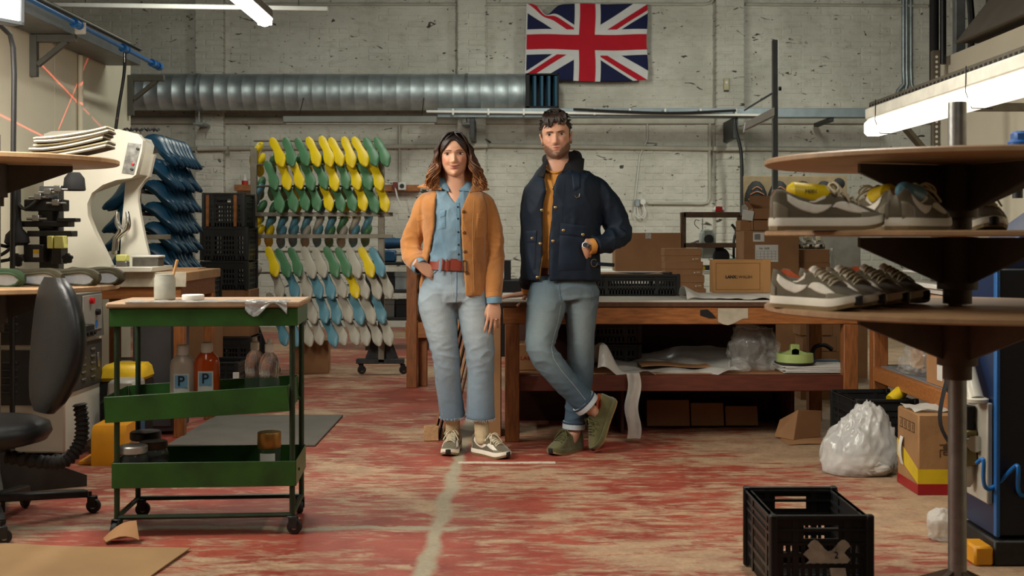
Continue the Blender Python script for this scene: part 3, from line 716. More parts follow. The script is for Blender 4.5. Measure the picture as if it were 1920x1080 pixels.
def carton(label, loc, rz, w_, d, h, m_=None, lid=0.0, tape=None, group=None, cat='box', nm='cardboard_box', flaps=None, gap=True):
    "cardboard box: body with seams, optional shoe-box lid, tape, open flaps"
    m_ = m_ or M_card; t = thing(nm, label, cat, loc, rz, group)
    if flaps is None:
        MB().box(-w_/2, w_/2, -d/2, d/2, 0, h-(lid*.0), .003).build('body', m_, t)
    else:
        m = MB(); th = .004
        m.box(-w_/2, w_/2, -d/2, -d/2+th, 0, h).box(-w_/2, w_/2, d/2-th, d/2, 0, h).box(-w_/2, -w_/2+th, -d/2, d/2, 0, h).box(w_/2-th, w_/2, -d/2, d/2, 0, h).box(-w_/2, w_/2, -d/2, d/2, 0, th)
        m.build('body', m_, t, smooth=0)
        for s, ang, ln in flaps:
            if s in 'fb':
                y = -d/2 if s == 'f' else d/2; q = -1 if s == 'f' else 1
                MB().add([(-w_/2, y, h), (w_/2, y, h), (w_/2-.01, y+q*ln*math.cos(ang), h+ln*math.sin(ang)), (-w_/2+.01, y+q*ln*math.cos(ang), h+ln*math.sin(ang)),
                          (-w_/2, y-q*.003, h+.001), (w_/2, y-q*.003, h+.001), (w_/2-.01, y+q*ln*math.cos(ang), h+ln*math.sin(ang)+.004), (-w_/2+.01, y+q*ln*math.cos(ang), h+ln*math.sin(ang)+.004)],
                         [(0, 1, 2, 3), (7, 6, 5, 4), (0, 3, 7, 4), (1, 5, 6, 2), (2, 6, 7, 3), (0, 4, 5, 1)]).build('flap', m_, t, smooth=0)
            else:
                x = -w_/2 if s == 'l' else w_/2; q = -1 if s == 'l' else 1
                MB().add([(x, -d/2, h), (x, d/2, h), (x+q*ln*math.cos(ang), d/2-.01, h+ln*math.sin(ang)), (x+q*ln*math.cos(ang), -d/2+.01, h+ln*math.sin(ang)),
                          (x-q*.003, -d/2, h+.001), (x-q*.003, d/2, h+.001), (x+q*ln*math.cos(ang), d/2-.01, h+ln*math.sin(ang)+.004), (x+q*ln*math.cos(ang), -d/2+.01, h+ln*math.sin(ang)+.004)],
                         [(0, 1, 2, 3), (7, 6, 5, 4), (0, 3, 7, 4), (1, 5, 6, 2), (2, 6, 7, 3), (0, 4, 5, 1)]).build('flap', m_, t, smooth=0)
    if lid: MB().box(-w_/2-.004, w_/2+.004, -d/2-.004, d/2+.004, h-lid, h+.004, .003).build('lid', m_, t)
    if tape:
        MB().box(-.025, .025, -d/2-.0015, d/2+.0015, h-.05, h+.0015, .0005).build('tape', tape, t)
    return t
def caster(parent, x, y, r=.028, ang=0.0, top=.09, m_=None):
    R = TR((x, y, 0), (0, 0, ang))
    w_ = MB(R).lathe([(.0, -.011), (r*.9, -.011), (r, -.007), (r, .007), (r*.9, .011), (.0, .011)], (.014, 0, r), 18, (0, 1, 0)).build('caster_wheel', m_ or M_rubber, parent)
    MB(R).lathe([(r*.42, -.0125), (r*.42, .0125)], (.014, 0, r), 12, (0, 1, 0)).build('hub', M_steel, w_)
    MB(R).box(-.008, .026, -.017, -.013, r*.8, r*2.25, .002).box(-.008, .026, .013, .017, r*.8, r*2.25, .002).box(-.016, .026, -.017, .017, r*2.2, r*2.4, .003).cyl((0, 0, r*2.3), (0, 0, top), .007, n=10).build('caster_fork', M_dsteel, parent)
def bottle(name, label, loc, prof, m_, cap_prof=None, cap_m=None, cat='bottle', sx=1.0, sy=1.0, rz=0.0, liquid=None, lab=None):
    t = thing(name, label, cat, loc, rz)
    def sc(mb): mb.v = [(x*sx, y*sy, z) for x, y, z in mb.v]; return mb
    sc(MB().lathe(prof, n=24)).build('body', m_, t)
    if liquid: sc(MB().lathe([(r*.96, h) for r, h in prof if h < liquid[0]]+[(interp([h for _, h in prof], [r for r, _ in prof], liquid[0])*.96, liquid[0])], n=24)).build('contents', liquid[1], t)
    if cap_prof: MB().lathe(cap_prof, n=20).build('cap', cap_m, t)
    if lab:
        z0, z1, r, a, m2 = lab
        sc(MB().grid(lambda u, v: (r*math.sin(-a+2*a*u), -r*math.cos(-a+2*a*u), z0+(z1-z0)*v), 14, 2, .0008)).build('label_sticker', m2, t)
    return t
# ================================================================== left of the room
# ------------------------------------------------------------------ carousel racks (round ply shelves on a post)
def carousel(label, loc, levels, post_r, post_top, R, gus, base=True):
    t = thing('carousel_rack', label, 'rack', loc)
    MB().cyl((0, 0, .04), (0, 0, post_top), post_r, n=28).build('post', M_steel, t)
    for z, th in levels:
        m = MB().lathe([(post_r+.004, z-th), (R-.004, z-th), (R, z-th+.004), (R, z-.004), (R-.004, z), (post_r+.004, z)], n=96); m.f = [f for f in m.f if len(f) == 4]
        n = 96; m.add([], [])
        d = MB().lathe([(R-.006, z-th), (R, z-th+.004), (R, z-.004), (R-.006, z)], n=96).build('shelf_disc', M_ply, t)
        MB().lathe([(post_r+.03, z-th-.15), (post_r+.03, z-th-.002), (post_r+.012, z-th-.001)], n=24).lathe([(post_r+.014, z-th-.19), (post_r+.014, z-th-.15)], n=24).build('hub_collar', gus, d)
        for k in range(4):
            a = k*PI/2+.35
            Mr = TR((0, 0, 0), (0, 0, a))
            MB(Mr).prism([(post_r+.02, z-th-.003), (R*.62, z-th-.003), (R*.62, z-th-.028), (post_r+.02, z-th-.135)], -.006, .006).build('gusset', gus, d)
    if base:
        for k in range(4):
            a = k*PI/2+.5; Mr = TR((0, 0, 0), (0, 0, a))
            MB(Mr).prism([(post_r, .22), (.40, .05), (.40, .0), (post_r, .0)], -.008, .008).build('foot_gusset', gus, t)
        MB().lathe([(.09, .0), (.09, .012), (post_r+.02, .014), (post_r+.02, .05)], n=24).build('base_plate', gus, t)
    return t
M_gus = mat('brown_steel_gusset', H(84, 70, 58), .55, .3, .15, 14)
M_gusg = mat('grey_steel_gusset', H(66, 64, 60), .55, .3, .15, 14)
LC = (-2.333, 5.4, 0)
carousel('wooden two-disc carousel rack by the cream partition, its edge in view', LC, ((1.512, .024), (.945, .024)), .03, 1.62, .54, M_gusg, base=True)
# sheets of insole board on its upper disc
M_insole = mat('insole_board', H(214, 206, 176), .8, 0, .06, 10); M_insole_e = mat('insole_edge', H(70, 62, 50), .8)
ordn = ('topmost', 'second from the top', 'third from the top', 'fourth from the top', 'fifth from the top', 'lowest')
for k in range(6):
    z = 1.5135+(5-k)*.0165; a = .05*math.sin(k*2.3)
    def fn(u, v, k=k):
        x = -.17+.34*u; wv = .048+.012*math.sin(u*3)-.02*(u < .05)
        lift = .062*max(0, u-.15)**1.6+.0015*math.sin(u*5+k)
        return (x, (2*v-1)*wv, .008+lift+.002*math.sin(v*5))
    t = thing('insole_blank', 'curved cream insole blank, %s of the stack on the carousel' % ordn[k], 'insole', (-1.965+.012*math.sin(k*1.7), 5.36+.01*math.cos(k*3), z), a-.06, 'insole blanks stacked on the carousel')
    MB().grid(fn, 14, 6, .006).build('board', M_insole, t)
    MB().grid(lambda u, v: Vector(fn(u, v))-Vector((0, 0, .007)), 14, 6, .006).build('dark_backing', M_insole_e, t)
# lasted uppers on its lower disc: insole side turned to the viewer
M_upper = mat('olive_upper_leather', H(70, 66, 48), .8, 0, .15, 20, .15, 200); M_board = mat('printed_insole', H(170, 180, 190), .7, 0, .08, 40)
def lasted(label, loc, rz, m_, tilt=1.15):
    t = thing('lasted_upper', label, 'shoe upper', loc, rz)
    Rm = TR((0, 0, .047), (-tilt, 0, 0))
    me = MB(Rm)
    xs = np.linspace(-.135, .14, 16); rings = []
    for x in xs:
        w_ = interp(SX, SW, x)*1.05; h = (interp(SX, SH, x)-.02)*.85
        rings.append([(x, w_*math.cos(a)*(1 if math.sin(a) < 0 else .92), (h*math.sin(a) if math.sin(a) > 0 else .012*math.sin(a))-.03) for a in [2*PI*i/18 for i in range(18)]])
    me.loft(rings).build('shell', m_, t)
    m = MB(Rm); fp = [(x*.78, y*.62) for x, y in footprint(1, 0.0, 14)]
    m.loft([[(x, y, -.041) for x, y in fp], [(x, y, -.0435) for x, y in fp]]).build('insole_board', M_board, t)
    m = MB(Rm); m.tube([(x*1.03, y*1.08, -.041) for x, y in fp]+[(fp[0][0]*1.03, fp[0][1]*1.08, -.041)], .006, 6).build('lasting_margin', m_, t)
    return t
for i, (px, rz, lb, mm) in enumerate(((-12, .1, 'olive lasted upper with white laces, half out of the picture edge', 0), (72, -.25, 'olive lasted upper with torn label, first whole one on the lower disc', 1), (136, -.12, 'olive lasted upper in the middle of the row on the lower disc', 1), (182, -.1, 'olive lasted upper at the disc edge, nearest the green trolley', 1))):
    yy = (5.18, 5.24, 5.3, 5.44)[i]
    lasted(lb, (PX(px, yy), yy, .947), rz+PI*(i == 99), mat('green_upper', H(60, 84, 58), .8, 0, .15, 20) if mm == 0 else M_upper)
# ------------------------------------------------------------------ lasting machine with louvred cabinet
t = thing('lasting_machine', 'cream lasting machine with charcoal louvred doors and black tooling head', 'machine', (-2.27, 6.09, 0))
MB().box(-.52, 0, 0, .55, .06, .88, .01).build('cabinet', M_machine, t)
for z0, z1, nm in ((.305, .585, 'louvred_panel'), (.61, .865, 'louvred_panel')):
    p_ = MB().box(-.515, -.055, -.012, 0, z0, z1, .003).build(nm, M_charcoal, t)
    for k in range(5):
        zz = z0+.06+k*.037
        for xx in ((-.40, -.23)):
            MB().prism([(0, 0), (-.016, .004), (-.016, .010), (0, .016)], xx+.09, xx+.17, 'x').build('louvre', M_charcoal, p_).location = (0, -.012, zz)
p_ = MB().box(0, .012, .03, .52, .36, .60, .003).build('side_panel', M_charcoal, t)
for k in range(5):
    for yy in (.20, .34):
        MB().box(.012, .02, yy, yy+.06, .40+k*.037, .414+k*.037, .004).build('louvre', M_bracket, p_)
MB().box(.012, .018, .44, .47, .45, .53, .002).build('latch', M_steel, p_)
MB().prism([(.03, .62), (.5, .62), (.46, .86), (.12, .86)], -.02, .03, 'x').build('control_box', M_bracket, t)
cb = MB().box(.03, .036, .16, .45, .66, .85, .002).build('control_plate', mat('plate_grey', H(150, 150, 142), .4, .3), t)
for yy, zz, mm in ((.27, .82, 'red'), (.36, .755, 'black')):
    MB().lathe([(.018, 0), (.016, .02), (0, .021)], (.036, yy, zz), 14, (1, 0, 0)).build('push_button', mat('button_red', H(190, 30, 34), .4) if mm == 'red' else M_black, cb)
MB().lathe([(.022, 0), (.0, .001)], (.037, .36, .69), 16, (1, 0, 0)).build('blue_sticker', mat('sticker_blue', H(40, 100, 170), .5), cb)
MB().box(.03, .07, .06, .24, .635, .70, .006).build('knob_block', M_black, t)
for yy in (.10, .16, .2): MB().lathe([(.012, 0), (.012, .02), (0, .021)], (.07, yy, .66), 12, (1, 0, 0)).build('knob', M_blackm, t)
MB().box(-.545, -.03, -.02, .06, .0, .05, .004).build('plinth', M_dsteel, t)
# tooling head above the table
HT = TR((.15, 0, 0))
hd = MB(HT).box(-.32, -.22, .10, .18, .88, 1.42, .004).box(-.31, -.24, .06, .1, 1.2, 1.36, .004).build('head_column', M_charcoal, t)
m = MB(HT).box(-.37, -.17, .03, .12, 1.29, 1.35, .004).box(-.42, -.15, .04, .14, 1.21, 1.24, .003).box(-.35, -.12, .02, .1, 1.16, 1.19, .003).box(-.22, -.17, .0, .1, 1.02, 1.15, .004).box(-.36, -.26, .0, .08, 1.03, 1.12, .004).box(-.20, -.10, .02, .09, 1.235, 1.255, .003)
m.build('clamp_block', M_black, t)
for xx, zz, r in ((-.39, 1.04, .035), (-.13, 1.05, .026)):
    m = MB(HT)
    for k in range(5): m.lathe([(.0, 0), (r*.42, .004), (r*.42, .026), (0, .03)], (xx+r*.62*math.cos(k*1.257+.3), -.03, zz+r*.62*math.sin(k*1.257+.3)), 10, (0, 1, 0))
    m.lathe([(r*.75, 0), (r*.75, .03)], (xx, -.03, zz), 14, (0, 1, 0)).build('star_knob', M_blackm, t)
for xx, zz in ((-.29, 1.36), (-.2, 1.33), (-.24, 1.385), (-.19, 1.40), (-.30, 1.25)):
    MB(HT).box(xx-.018, xx+.018, -.0, .05, zz-.012, zz+.02, .003).cyl((xx-.05, .02, zz), (xx+.05, .02, zz), .007, n=10).build('fitting', M_steel, t)
MB(HT).box(-.195, -.145, -.03, .03, 1.10, 1.165, .004).box(-.23, -.20, -.03, .0, 1.10, 1.165, .004).build('yellow_pad', mat('pale_yellow_pad', H(206, 206, 120), .6), t)
MB(HT).box(-.31, -.28, -.002, .0, 1.055, 1.095, .0).build('warning_label', M_white, t)
MB(HT).box(-.309, -.281, -.003, -.001, 1.075, 1.094, .0).build('yellow_label', mat('label_yellow', H(216, 176, 30), .6), t)
MB(HT).lathe([(.045, 1.115), (.062, 1.13), (.055, 1.17), (.028, 1.20), (.02, 1.25), (.018, 1.44)], (-.40, .02, 0), 14).build('lamp_arm', M_blackm, t)
MB(HT).lathe([(.028, 1.43), (.05, 1.40), (.056, 1.34), (.048, 1.335)], (-.13, .08, .06), 18).build('lamp_head', M_blackm, t)
for k, pts in enumerate(([(-.4, .0, 1.12), (-.46, -.02, 1.07), (-.54, 0, 1.05)], [(-.42, .03, 1.10), (-.50, .0, 1.12), (-.56, .02, 1.11)], [(-.33, .02, 1.06), (-.45, 0, 1.04), (-.56, 0, 1.02)], [(-.40, .02, 1.34), (-.35, -.0, 1.30), (-.28, .02, 1.36)])):
    MB(HT).tube(pts, .009, 8, smooth=4).build('air_hose', M_black, t)
MB(HT).cyl((-.36, .01, 1.06), (-.42, .0, 1.05), .012, n=10).build('hose_fitting', M_chrome, t)
MB().tube([(.03, .46, .25), (.06, .44, .26), (.09, .42, .2), (.02, .38, .1), (.05, .3, .01)], .012, 8, smooth=4).build('power_cord', M_black, t)
MB().lathe([(.03, -.012), (.034, 0), (.03, .012)], (-.02, -.05, .035), 16, (0, 1, 0)).build('foot_wheel', M_rubber, t)
# ------------------------------------------------------------------ bench behind, with the C-frame press on it
tb = thing('back_bench', 'rough timber bench with taped edge behind the green trolley', 'bench', (-2.05, 6.95, 0))
MB().box(-.55, .18, -.08, .75, .90, .955, .004).build('bench_top', mat('worn_ply_top', H(150, 116, 78), .8, 0, .25, 6, .1, 30), tb)
MB().box(-.5, .185, -.085, -.075, .87, .955, .002).build('taped_edge', mat('masking_tape', H(176, 168, 148), .7, 0, .15, 20), tb)
MB().box(-.52, .15, -.06, .73, .80, .90, .003).build('apron', M_wood, tb)
for sx in (-.5, .1):
    for sy in (0.0, .68): MB().box(sx, sx+.06, sy-.04, sy+.02, 0, .80, .003).build('leg', M_woodv, tb)
t = thing('pigeonhole_tray', 'small wooden pigeonhole tray beside the blue lasts', 'tray', (PX(345, 7.5), 7.55, .957-.12))
m = MB().box(-.10, .10, -.10, .10, .11, .125, .002).box(-.10, .10, -.10, .10, 0, .012, .002)
for xx in (-.1, -.005, .09): m.box(xx, xx+.01, -.1, .1, 0, .12, .001)
m.box(-.1, .1, .09, .1, 0, .12, .001).build('carcase', M_card, t)
t = thing('storage_locker', 'dark grey metal locker under the back bench', 'cabinet', (PX(302, 7.1), 7.15, 0))
MB().box(-.14, .10, -.14, .2, .02, .78, .005).build('carcase', mat('locker_grey', H(78, 78, 80), .5, .1, .1, 8), t)
d_ = MB().box(-.13, .09, -.15, -.14, .05, .76, .004).build('door', MATS['locker_grey'], t)
MB().tube([(-.10, -.152, .52), (-.10, -.17, .52), (-.10, -.17, .62), (-.10, -.152, .62)], .005, 6).build('handle', M_steel, d_)
t = thing('c_frame_press', 'cream C-frame press with rounded head and small display', 'machine', (-2.36, 6.86, .957))
cy = 6.86
poly = [(86, 252), (100, 247), (226, 243), (262, 252), (271, 264), (269, 284), (258, 328), (250, 334), (221, 338), (196, 347), (176, 362), (167, 382), (168, 404), (180, 434), (198, 470), (212, 500), (212, 508.5), (86, 508.5)]
pp = [((x-960)/FPX*cy+2.36, PZ(y, cy)-.957) for x, y in poly]
MB().prism(pp, -.03, .03, 'y').build('front_plate', M_machine, t)
pp2 = [((x-960)/FPX*cy+2.36, PZ(y, cy)-.957) for x, y in [(215, 300), (268, 284), (258, 328), (250, 334), (238, 352), (236, 372), (240, 400), (250, 450), (262, 500), (262, 508.5), (200, 508.5), (205, 420)]]
MB().prism(pp2, .22, .26, 'y').build('rear_plate', M_machine, t)
zt = PZ(246, cy)-.957; zb = PZ(330, cy)-.957
MB().prism([((x-960)/FPX*cy+2.36, PZ(y, cy)-.957) for x, y in [(110, 252), (224, 247), (260, 256), (266, 268), (255, 326), (220, 334), (150, 360), (110, 380)]], .03, .24, 'y').build('head_shell', M_machine, t)
pn = MB().prism([((x-960)/FPX*cy+2.36, PZ(y, cy)-.957) for x, y in [(244, 268), (268, 271), (254, 328), (232, 325)]], -.035, -.03, 'y').build('display', mat('display_mirror', H(120, 120, 116), .25, .6, .4, 40), t)
for (x, y) in ((251, 318), (262, 280), (253, 308)):
    q = P(x, y, cy); MB().lathe([(.008, 0), (.008, .01), (0, .011)], (q.x+2.36, -.035, q.z-.957), 10, (0, -1, 0)).build('switch', mat('button_red', H(190, 30, 34)) if y == 308 else M_black, pn)
MB().box(-.05, .32, -.06, .36, .0, .03, .004).build('base_plate', M_machine, t)
for x in (207, 226):
    q = lambda a, b: (PX(a, cy)+2.36, .12, PZ(b, cy)-.957)
    MB().tube([q(x-6, 478), q(x-4, 455), q(x-2, 445), q(x+6, 432), q(x, 418), q(x, 396)] if x < 215 else [q(x-22, 470), q(x-20, 450), q(x-12, 440), q(x-1, 430), q(x+2, 418), q(x, 396)], [.016, .016, .016, .016, .016, .010], 12, smooth=4).build('nozzle_pipe', M_chrome, t)
MB().box(.11, .17, -.05, .02, .06, .10, .006).build('pad', MATS['pale_yellow_pad'], t)
MB().box(.11, .17, -.045, .015, .02, .06, .003).build('pad_block', M_steel, t)
MB().tube([(.1+.01*k, .1+.02*math.sin(k*1.9), zt+.012+.012*(k % 2)) for k in range(22)], .007, 6).build('drag_chain', M_blackm, t)
t = thing('glue_pot', 'steel glue pot with pale rim on the back bench', 'pot', (PX(277, 6.98), 6.99, .957))
MB().box(-.075, .075, -.06, .06, .0, .08, .004).build('body', mat('dirty_steel', H(96, 92, 84), .5, .5, .3, 20), t)
MB().box(-.082, .082, -.066, .066, .08, .094, .005).build('rim', M_paper, t)
# ------------------------------------------------------------------ operator chair
t = thing('operator_chair', 'black padded operator chair with ribbed rubber back support', 'chair', (-2.06, 4.78, 0))
M_pad = mat('black_vinyl', H(27, 28, 29), .42, 0, .2, 8, .08, 60)
Rb = TR((.245, -.03, .735), (0, .08, .72))
rings = []
for k in range(13):
    v = k/12; z = -.265+.53*v; f = math.sin(PI*min(1, max(0, v*.96+.02)))**.32
    wy_ = .225*f*(.86+.14*math.sin(v*PI)); dx = .078*f; cx = .03*math.sin(v*PI)-.02
    rings.append([(cx+dx*math.cos(a)*(1.0 if math.cos(a) > 0 else .7), wy_*math.copysign(abs(math.sin(a))**.8, math.sin(a)), z) for a in [2*PI*i/24 for i in range(24)]])
MB(Rb).loft(rings).build('backrest', M_pad, t, smooth=60)
MB().lathe([(0, .335), (.16, .335), (.215, .35), (.235, .38), (.225, .415), (.18, .435), (.08, .44), (0, .44)], (-.02, 0, 0), 32).build('seat', M_pad, t, smooth=60)
pts = spline([(.345, -.02, .50), (.355, -.02, .42), (.345, -.02, .34), (.29, -.02, .275), (.20, -.01, .265), (.05, 0, .285)], 9); m = MB(); n = len(pts)
m.tube(pts, [.030 if i % 2 else .021 for i in range(n)], 14).build('ribbed_bellows', M_rubber, t)
MB().cyl((-.02, 0, .10), (-.02, 0, .33), .028, n=16).lathe([(.08, .31), (.10, .335)], (-.02, 0, 0), 16).build('gas_lift', M_dsteel, t)
for k, (cx, cy_) in enumerate(((.285, .27), (.13, -.26), (-.36, .2), (-.34, -.24), (-.02, .36))):
    MB().bar((-.02, 0, .12), (cx*.96, cy_*.96, .085), .05, .03, .006).build('base_leg', M_dsteel, t)
    caster(t, cx, cy_, .03, .6*k, .09)
# ------------------------------------------------------------------ green trolley
M_gpaint = mat('chipped_green_paint', H(46, 88, 34), .42, 0, .25, 7, .1, 40, col2=H(34, 62, 26), thr=(.35, .75))
M_gdark = mat('green_frame', H(34, 50, 30), .5, .2, .3, 14, .1, 40)
TX, TY = (-1.543-.87)/2, 4.84
t = thing('workshop_trolley', 'green metal three-tier trolley with a taped wooden top', 'trolley', (TX, TY, 0), .07)
hw, hd_ = .336, .17
for sx in (-1, 1):
    for sy in (-1, 1):
        MB().cyl((sx*hw, sy*hd_, .06), (sx*hw, sy*hd_, .83), .011, n=10).build('leg', M_gdark, t)
        caster(t, sx*(hw-.005), sy*hd_, .03, .9*sx+sy, .075)
def tray(z0, z1, tilt, hwx, hdy, nm):
    Rm = TR((0, 0, 0), (0, tilt, 0)); p_ = None
    m = MB(Rm); th = .003
    m.box(-hwx, hwx, -hdy, hdy, z0, z0+.004)
    p_ = m.build(nm, M_gpaint, t, smooth=0)
    for nm2, b_ in (('front_lip', (-hwx, hwx, -hdy-th, -hdy)), ('rear_lip', (-hwx, hwx, hdy, hdy+th)), ('side_lip', (-hwx-th, -hwx, -hdy, hdy)), ('side_lip', (hwx, hwx+th, -hdy, hdy))):
        MB(Rm).box(*b_, z0, z1, .0012).build(nm2, M_gpaint, p_, smooth=0)
    return p_
tray(.815, .885, 0, hw+.02, hd_+.02, 'top_tray'); tray(.463, .563, -.055, hw+.014, hd_+.014, 'middle_tray'); tray(.19, .288, 0, hw+.014, hd_+.014, 'bottom_tray')
m = MB()
for sy in (-1, 1): m.cyl((-hw, sy*hd_, .075), (hw, sy*hd_, .075), .010, n=8)
for sx in (-1, 1): m.cyl((sx*hw, -hd_, .075), (sx*hw, hd_, .075), .010, n=8)
m.build('bottom_frame', M_gdark, t)
MB().box(-hw-.035, hw+.035, -hd_-.035, hd_+.035, .886, .908, .006).build('wooden_top', mat('scuffed_board', H(152, 124, 94), .7, 0, .3, 7, .15, 30, stretch=(1, 4, 1)), t)
MB().grid(lambda u, v: (-.30+.62*u, -hd_-.037+.12*v-.012*math.sin(u*23)*v, .9105+.004*math.sin(u*41+v*7)*math.sin(v*9)), 40, 6, .001).grid(lambda u, v: (.16+.16*u, -hd_-.040-.003*math.sin(v*9), .912-.06*v*(.55+.45*math.sin(u*7))), 10, 4, .001).build('packing_tape', M_tape, t)
for sx in (-1, 1):
    for z in (.86, .52, .24): MB().lathe([(.006, 0), (.006, .006), (0, .007)], (sx*(hw+.016), -.1, z), 8, (sx, 0, 0)).build('bolt', M_gdark, t)
def on_trolley(px, yy, z): return (PX(px, yy), yy, z)
# things on the trolley
M_orange = mat('orange_liquid', H(200, 84, 30), .15, 0, .06, 6, trans=.35); M_milky = mat('milky_plastic', H(190, 178, 160), .3, 0, .05, 10, trans=.3)
M_clear = mat('clear_plastic', H(226, 232, 232), .06, 0, .02, 10, trans=.95, ior=1.3, alpha=.55); M_glass = mat('jar_glass', H(214, 220, 214), .08, 0, .03, 10, trans=.95, ior=1.35, alpha=.6)
M_labblue = mat('label_pale_blue', H(112, 160, 190), .6); M_goldlid = mat('gold_lid', H(150, 110, 56), .35, .7, .1, 20); M_silver = mat('dull_silver_lid', H(168, 166, 160), .4, .5, .1, 20)
K_ = 1.38
bprof = [(.040, 0), (.043, .004), (.043, .118), (.039, .134), (.022, .150), (.0185, .156)]
capp = [(.020, .150), (.021, .153), (.021, .176), (.019, .179), (0, .179)]
bprof = [(r*1.12, h*K_) for r, h in bprof]; capp = [(r*1.12, h*K_) for r, h in capp]
for px, lb, mm, zt_ in ((343, 'milky bottle with printed label, half full of orange fluid', M_milky, .07), (388, 'amber orange bottle with printed label, full of fluid', M_orange, .13)):
    o = bottle('chemical_bottle', lb, on_trolley(px, 4.80, .482+.01*(px > 350)), bprof, mm, capp, M_paper, sx=1.06, sy=.75, rz=.07, liquid=(zt_*K_, M_orange), lab=(.017, .135, .0491, .62, M_paper))
    fl = MB().box(-.024, .024, -.0385, -.0375, .080, .130).build('label_print', M_labblue, o)
    text('label_mark', 'P', .056, M_ink, o, (0, -.0392, .105), bold=.0008); text('label_lettering', 'ANILINE OIL\n1 LITRE', .0085, M_ink, o, (0, -.0388, .050))
sp = [(.036, 0), (.041, .007), (.041, .09), (.036, .108), (.040, .12), (.041, .155), (.032, .187), (.016, .205), (.014, .212)]
for px, yy, lb, extra in ((478, 4.86, 'clear plastic squeeze bottle with orange blob behind and nozzle cap', 1), (505, 4.78, 'clear plastic squeeze bottle with white label at the trolley edge', 0)):
    o = bottle('squeeze_bottle', lb, on_trolley(px, yy, .497), sp, M_clear, [(.016, .205), (.018, .209), (.018, .236), (.010, .243), (.008, .26), (0, .26)], M_white, lab=(.008, .05, .0416, .8, M_paper), liquid=(.02, mat('pale_fluid', H(200, 214, 222), .1, trans=.6)))
    text('label_lettering', 'WATER' if extra == 0 else 'THINNER', .013 if not extra else .009, M_ink, o, (0, -.0430, .028))
jar = [(.030, 0), (.040, .004), (.042, .02), (.042, .07), (.036, .085), (.034, .09)]
for px, yy, lb, mm, fill, sz in ((250, 4.70, 'glass jar with dull silver lid and dark contents, bottom tray', M_silver, H(70, 56, 40), 1.42), (288, 4.80, 'glass jar with brown lid next to the silver-lidded jar', mat('brown_lid', H(60, 40, 28), .4), H(40, 30, 24), 1.42), (273, 4.92, 'black-lidded jar at the back of the bottom tray', M_black, H(30, 26, 22), 1.6)):
    bottle('glass_jar', lb, on_trolley(px, yy, .195), [(r*sz, h*sz) for r, h in jar], M_glass, [(.037*sz, .085*sz), (.039*sz, .087*sz), (.039*sz, .103*sz), (.036*sz, .106*sz), (0, .106*sz)], mm, 'jar', liquid=(.045*sz, mat('jar_fill_%d' % px, fill, .8)))
o = bottle('glass_jar', 'tall glass jar with gold lid and torn label, bottom tray end', on_trolley(505, 4.78, .195), [(.040, 0), (.045, .004), (.045, .125), (.044, .13)], M_glass, [(.046, .128), (.047, .13), (.047, .186), (.045, .19), (0, .19)], M_goldlid, 'jar', lab=(.02, .11, .0458, .7, M_paper), liquid=(.05, mat('jar_fill_g', H(90, 84, 76), .8)))
o = bottle('paste_jar', 'cloudy paste jar holding a brush on the trolley top', on_trolley(309, 4.82, .909), [(.038, 0), (.042, .004), (.042, .085), (.038, .092), (.038, .102)], mat('cloudy_jar', H(172, 170, 156), .4, 0, .12, 30, .1, 60, trans=.2), None, None, 'jar')
MB().tube([(.01, 0, .04), (.035, .0, .10), (.05, 0, .16)], [.006, .005, .006], 8).build('brush_handle', M_kraft, o)
MB().lathe([(.036, .1), (.036, .085), (.0, .084)], n=20).build('paste', M_paper, o)
tag(MB().lathe([(.043, 0), (.044, .003), (.044, .018), (.041, .021), (0, .021)], n=24).build('jar_lid', M_white, loc=on_trolley(362, 4.80, .910)), 'flat white plastic lid lying on the trolley top', 'lid')
t = thing('paper_plate', 'crumpled white paper plates and card lying against the bottles', 'paper', on_trolley(352, 4.71, .487))
MB().grid(lambda u, v: (.07*(u-.5)*2, -.005+.04*(v-.5)+.012*math.sin(u*5), .004+.045*v*(1-(2*u-1)**2)+.006*math.sin(u*9+v*4)), 10, 6, .0015).build('plate', M_paper, t)
MB().box(-.14, -.06, -.02, .03, .01, .02, .003, rot=(.1, .15, .3)).build('folded_card', M_paper, t)
tag(MB().lathe([(.0, 0), (.03, .004), (.033, .018), (.028, .032), (0, .036)], n=18).build('bottle_cap', M_bluepipe, loc=on_trolley(232, 4.76, .455)), 'round blue plastic cap at the left end of the middle tray', 'cap')
t = thing('steel_spoon', 'grey scraps and a spatula lying in the middle tray', 'tool', on_trolley(285, 4.78, .468))
MB().bar((-.06, 0, .004), (.05, .02, .012), .018, .003, .001).build('blade', M_steel, t)
MB().cyl((.05, .02, .012), (.10, .03, .016), .006, n=8).build('handle', M_black, t)
# ------------------------------------------------------------------ small things round the trolley
t = thing('foot_pedal_box', 'yellow foot pedal guard on the floor behind the trolley', 'pedal', (PX(198, 6.05), 6.2, 0), .05)
MB().prism([(-.13, 0), (.12, 0), (.12, .17), (.09, .2), (-.10, .2), (-.13, .16)], -.085, .085, 'x').build('guard', mat('safety_yellow', H(218, 150, 26), .45, 0, .08, 10), t)
MB().box(-.16, -.09, -.1, .14, 0, .02, .004).build('pedal_plate', MATS['safety_yellow'], t)
t = thing('toolbox', 'black toolbox with yellow lid behind the trolley', 'toolbox', (PX(236, 6.7), 6.72, 0))
MB().box(-.11, .11, -.12, .12, 0, .36, .01, sx=-.06).build('body', M_black, t); MB().box(-.125, .125, -.13, .13, .36, .45, .02, sx=.14, sy=.14).build('lid', mat('lid_yellow', H(226, 186, 40), .4), t)
MB().tube([(-.06, 0, .45), (-.06, 0, .475), (.06, 0, .475), (.06, 0, .45)], .009, 8).build('handle', M_black, t)
t = thing('toolbox', 'blue toolbox with grey lid beside the yellow-lidded one', 'toolbox', (PX(209, 6.45)+.04, 6.5, 0))
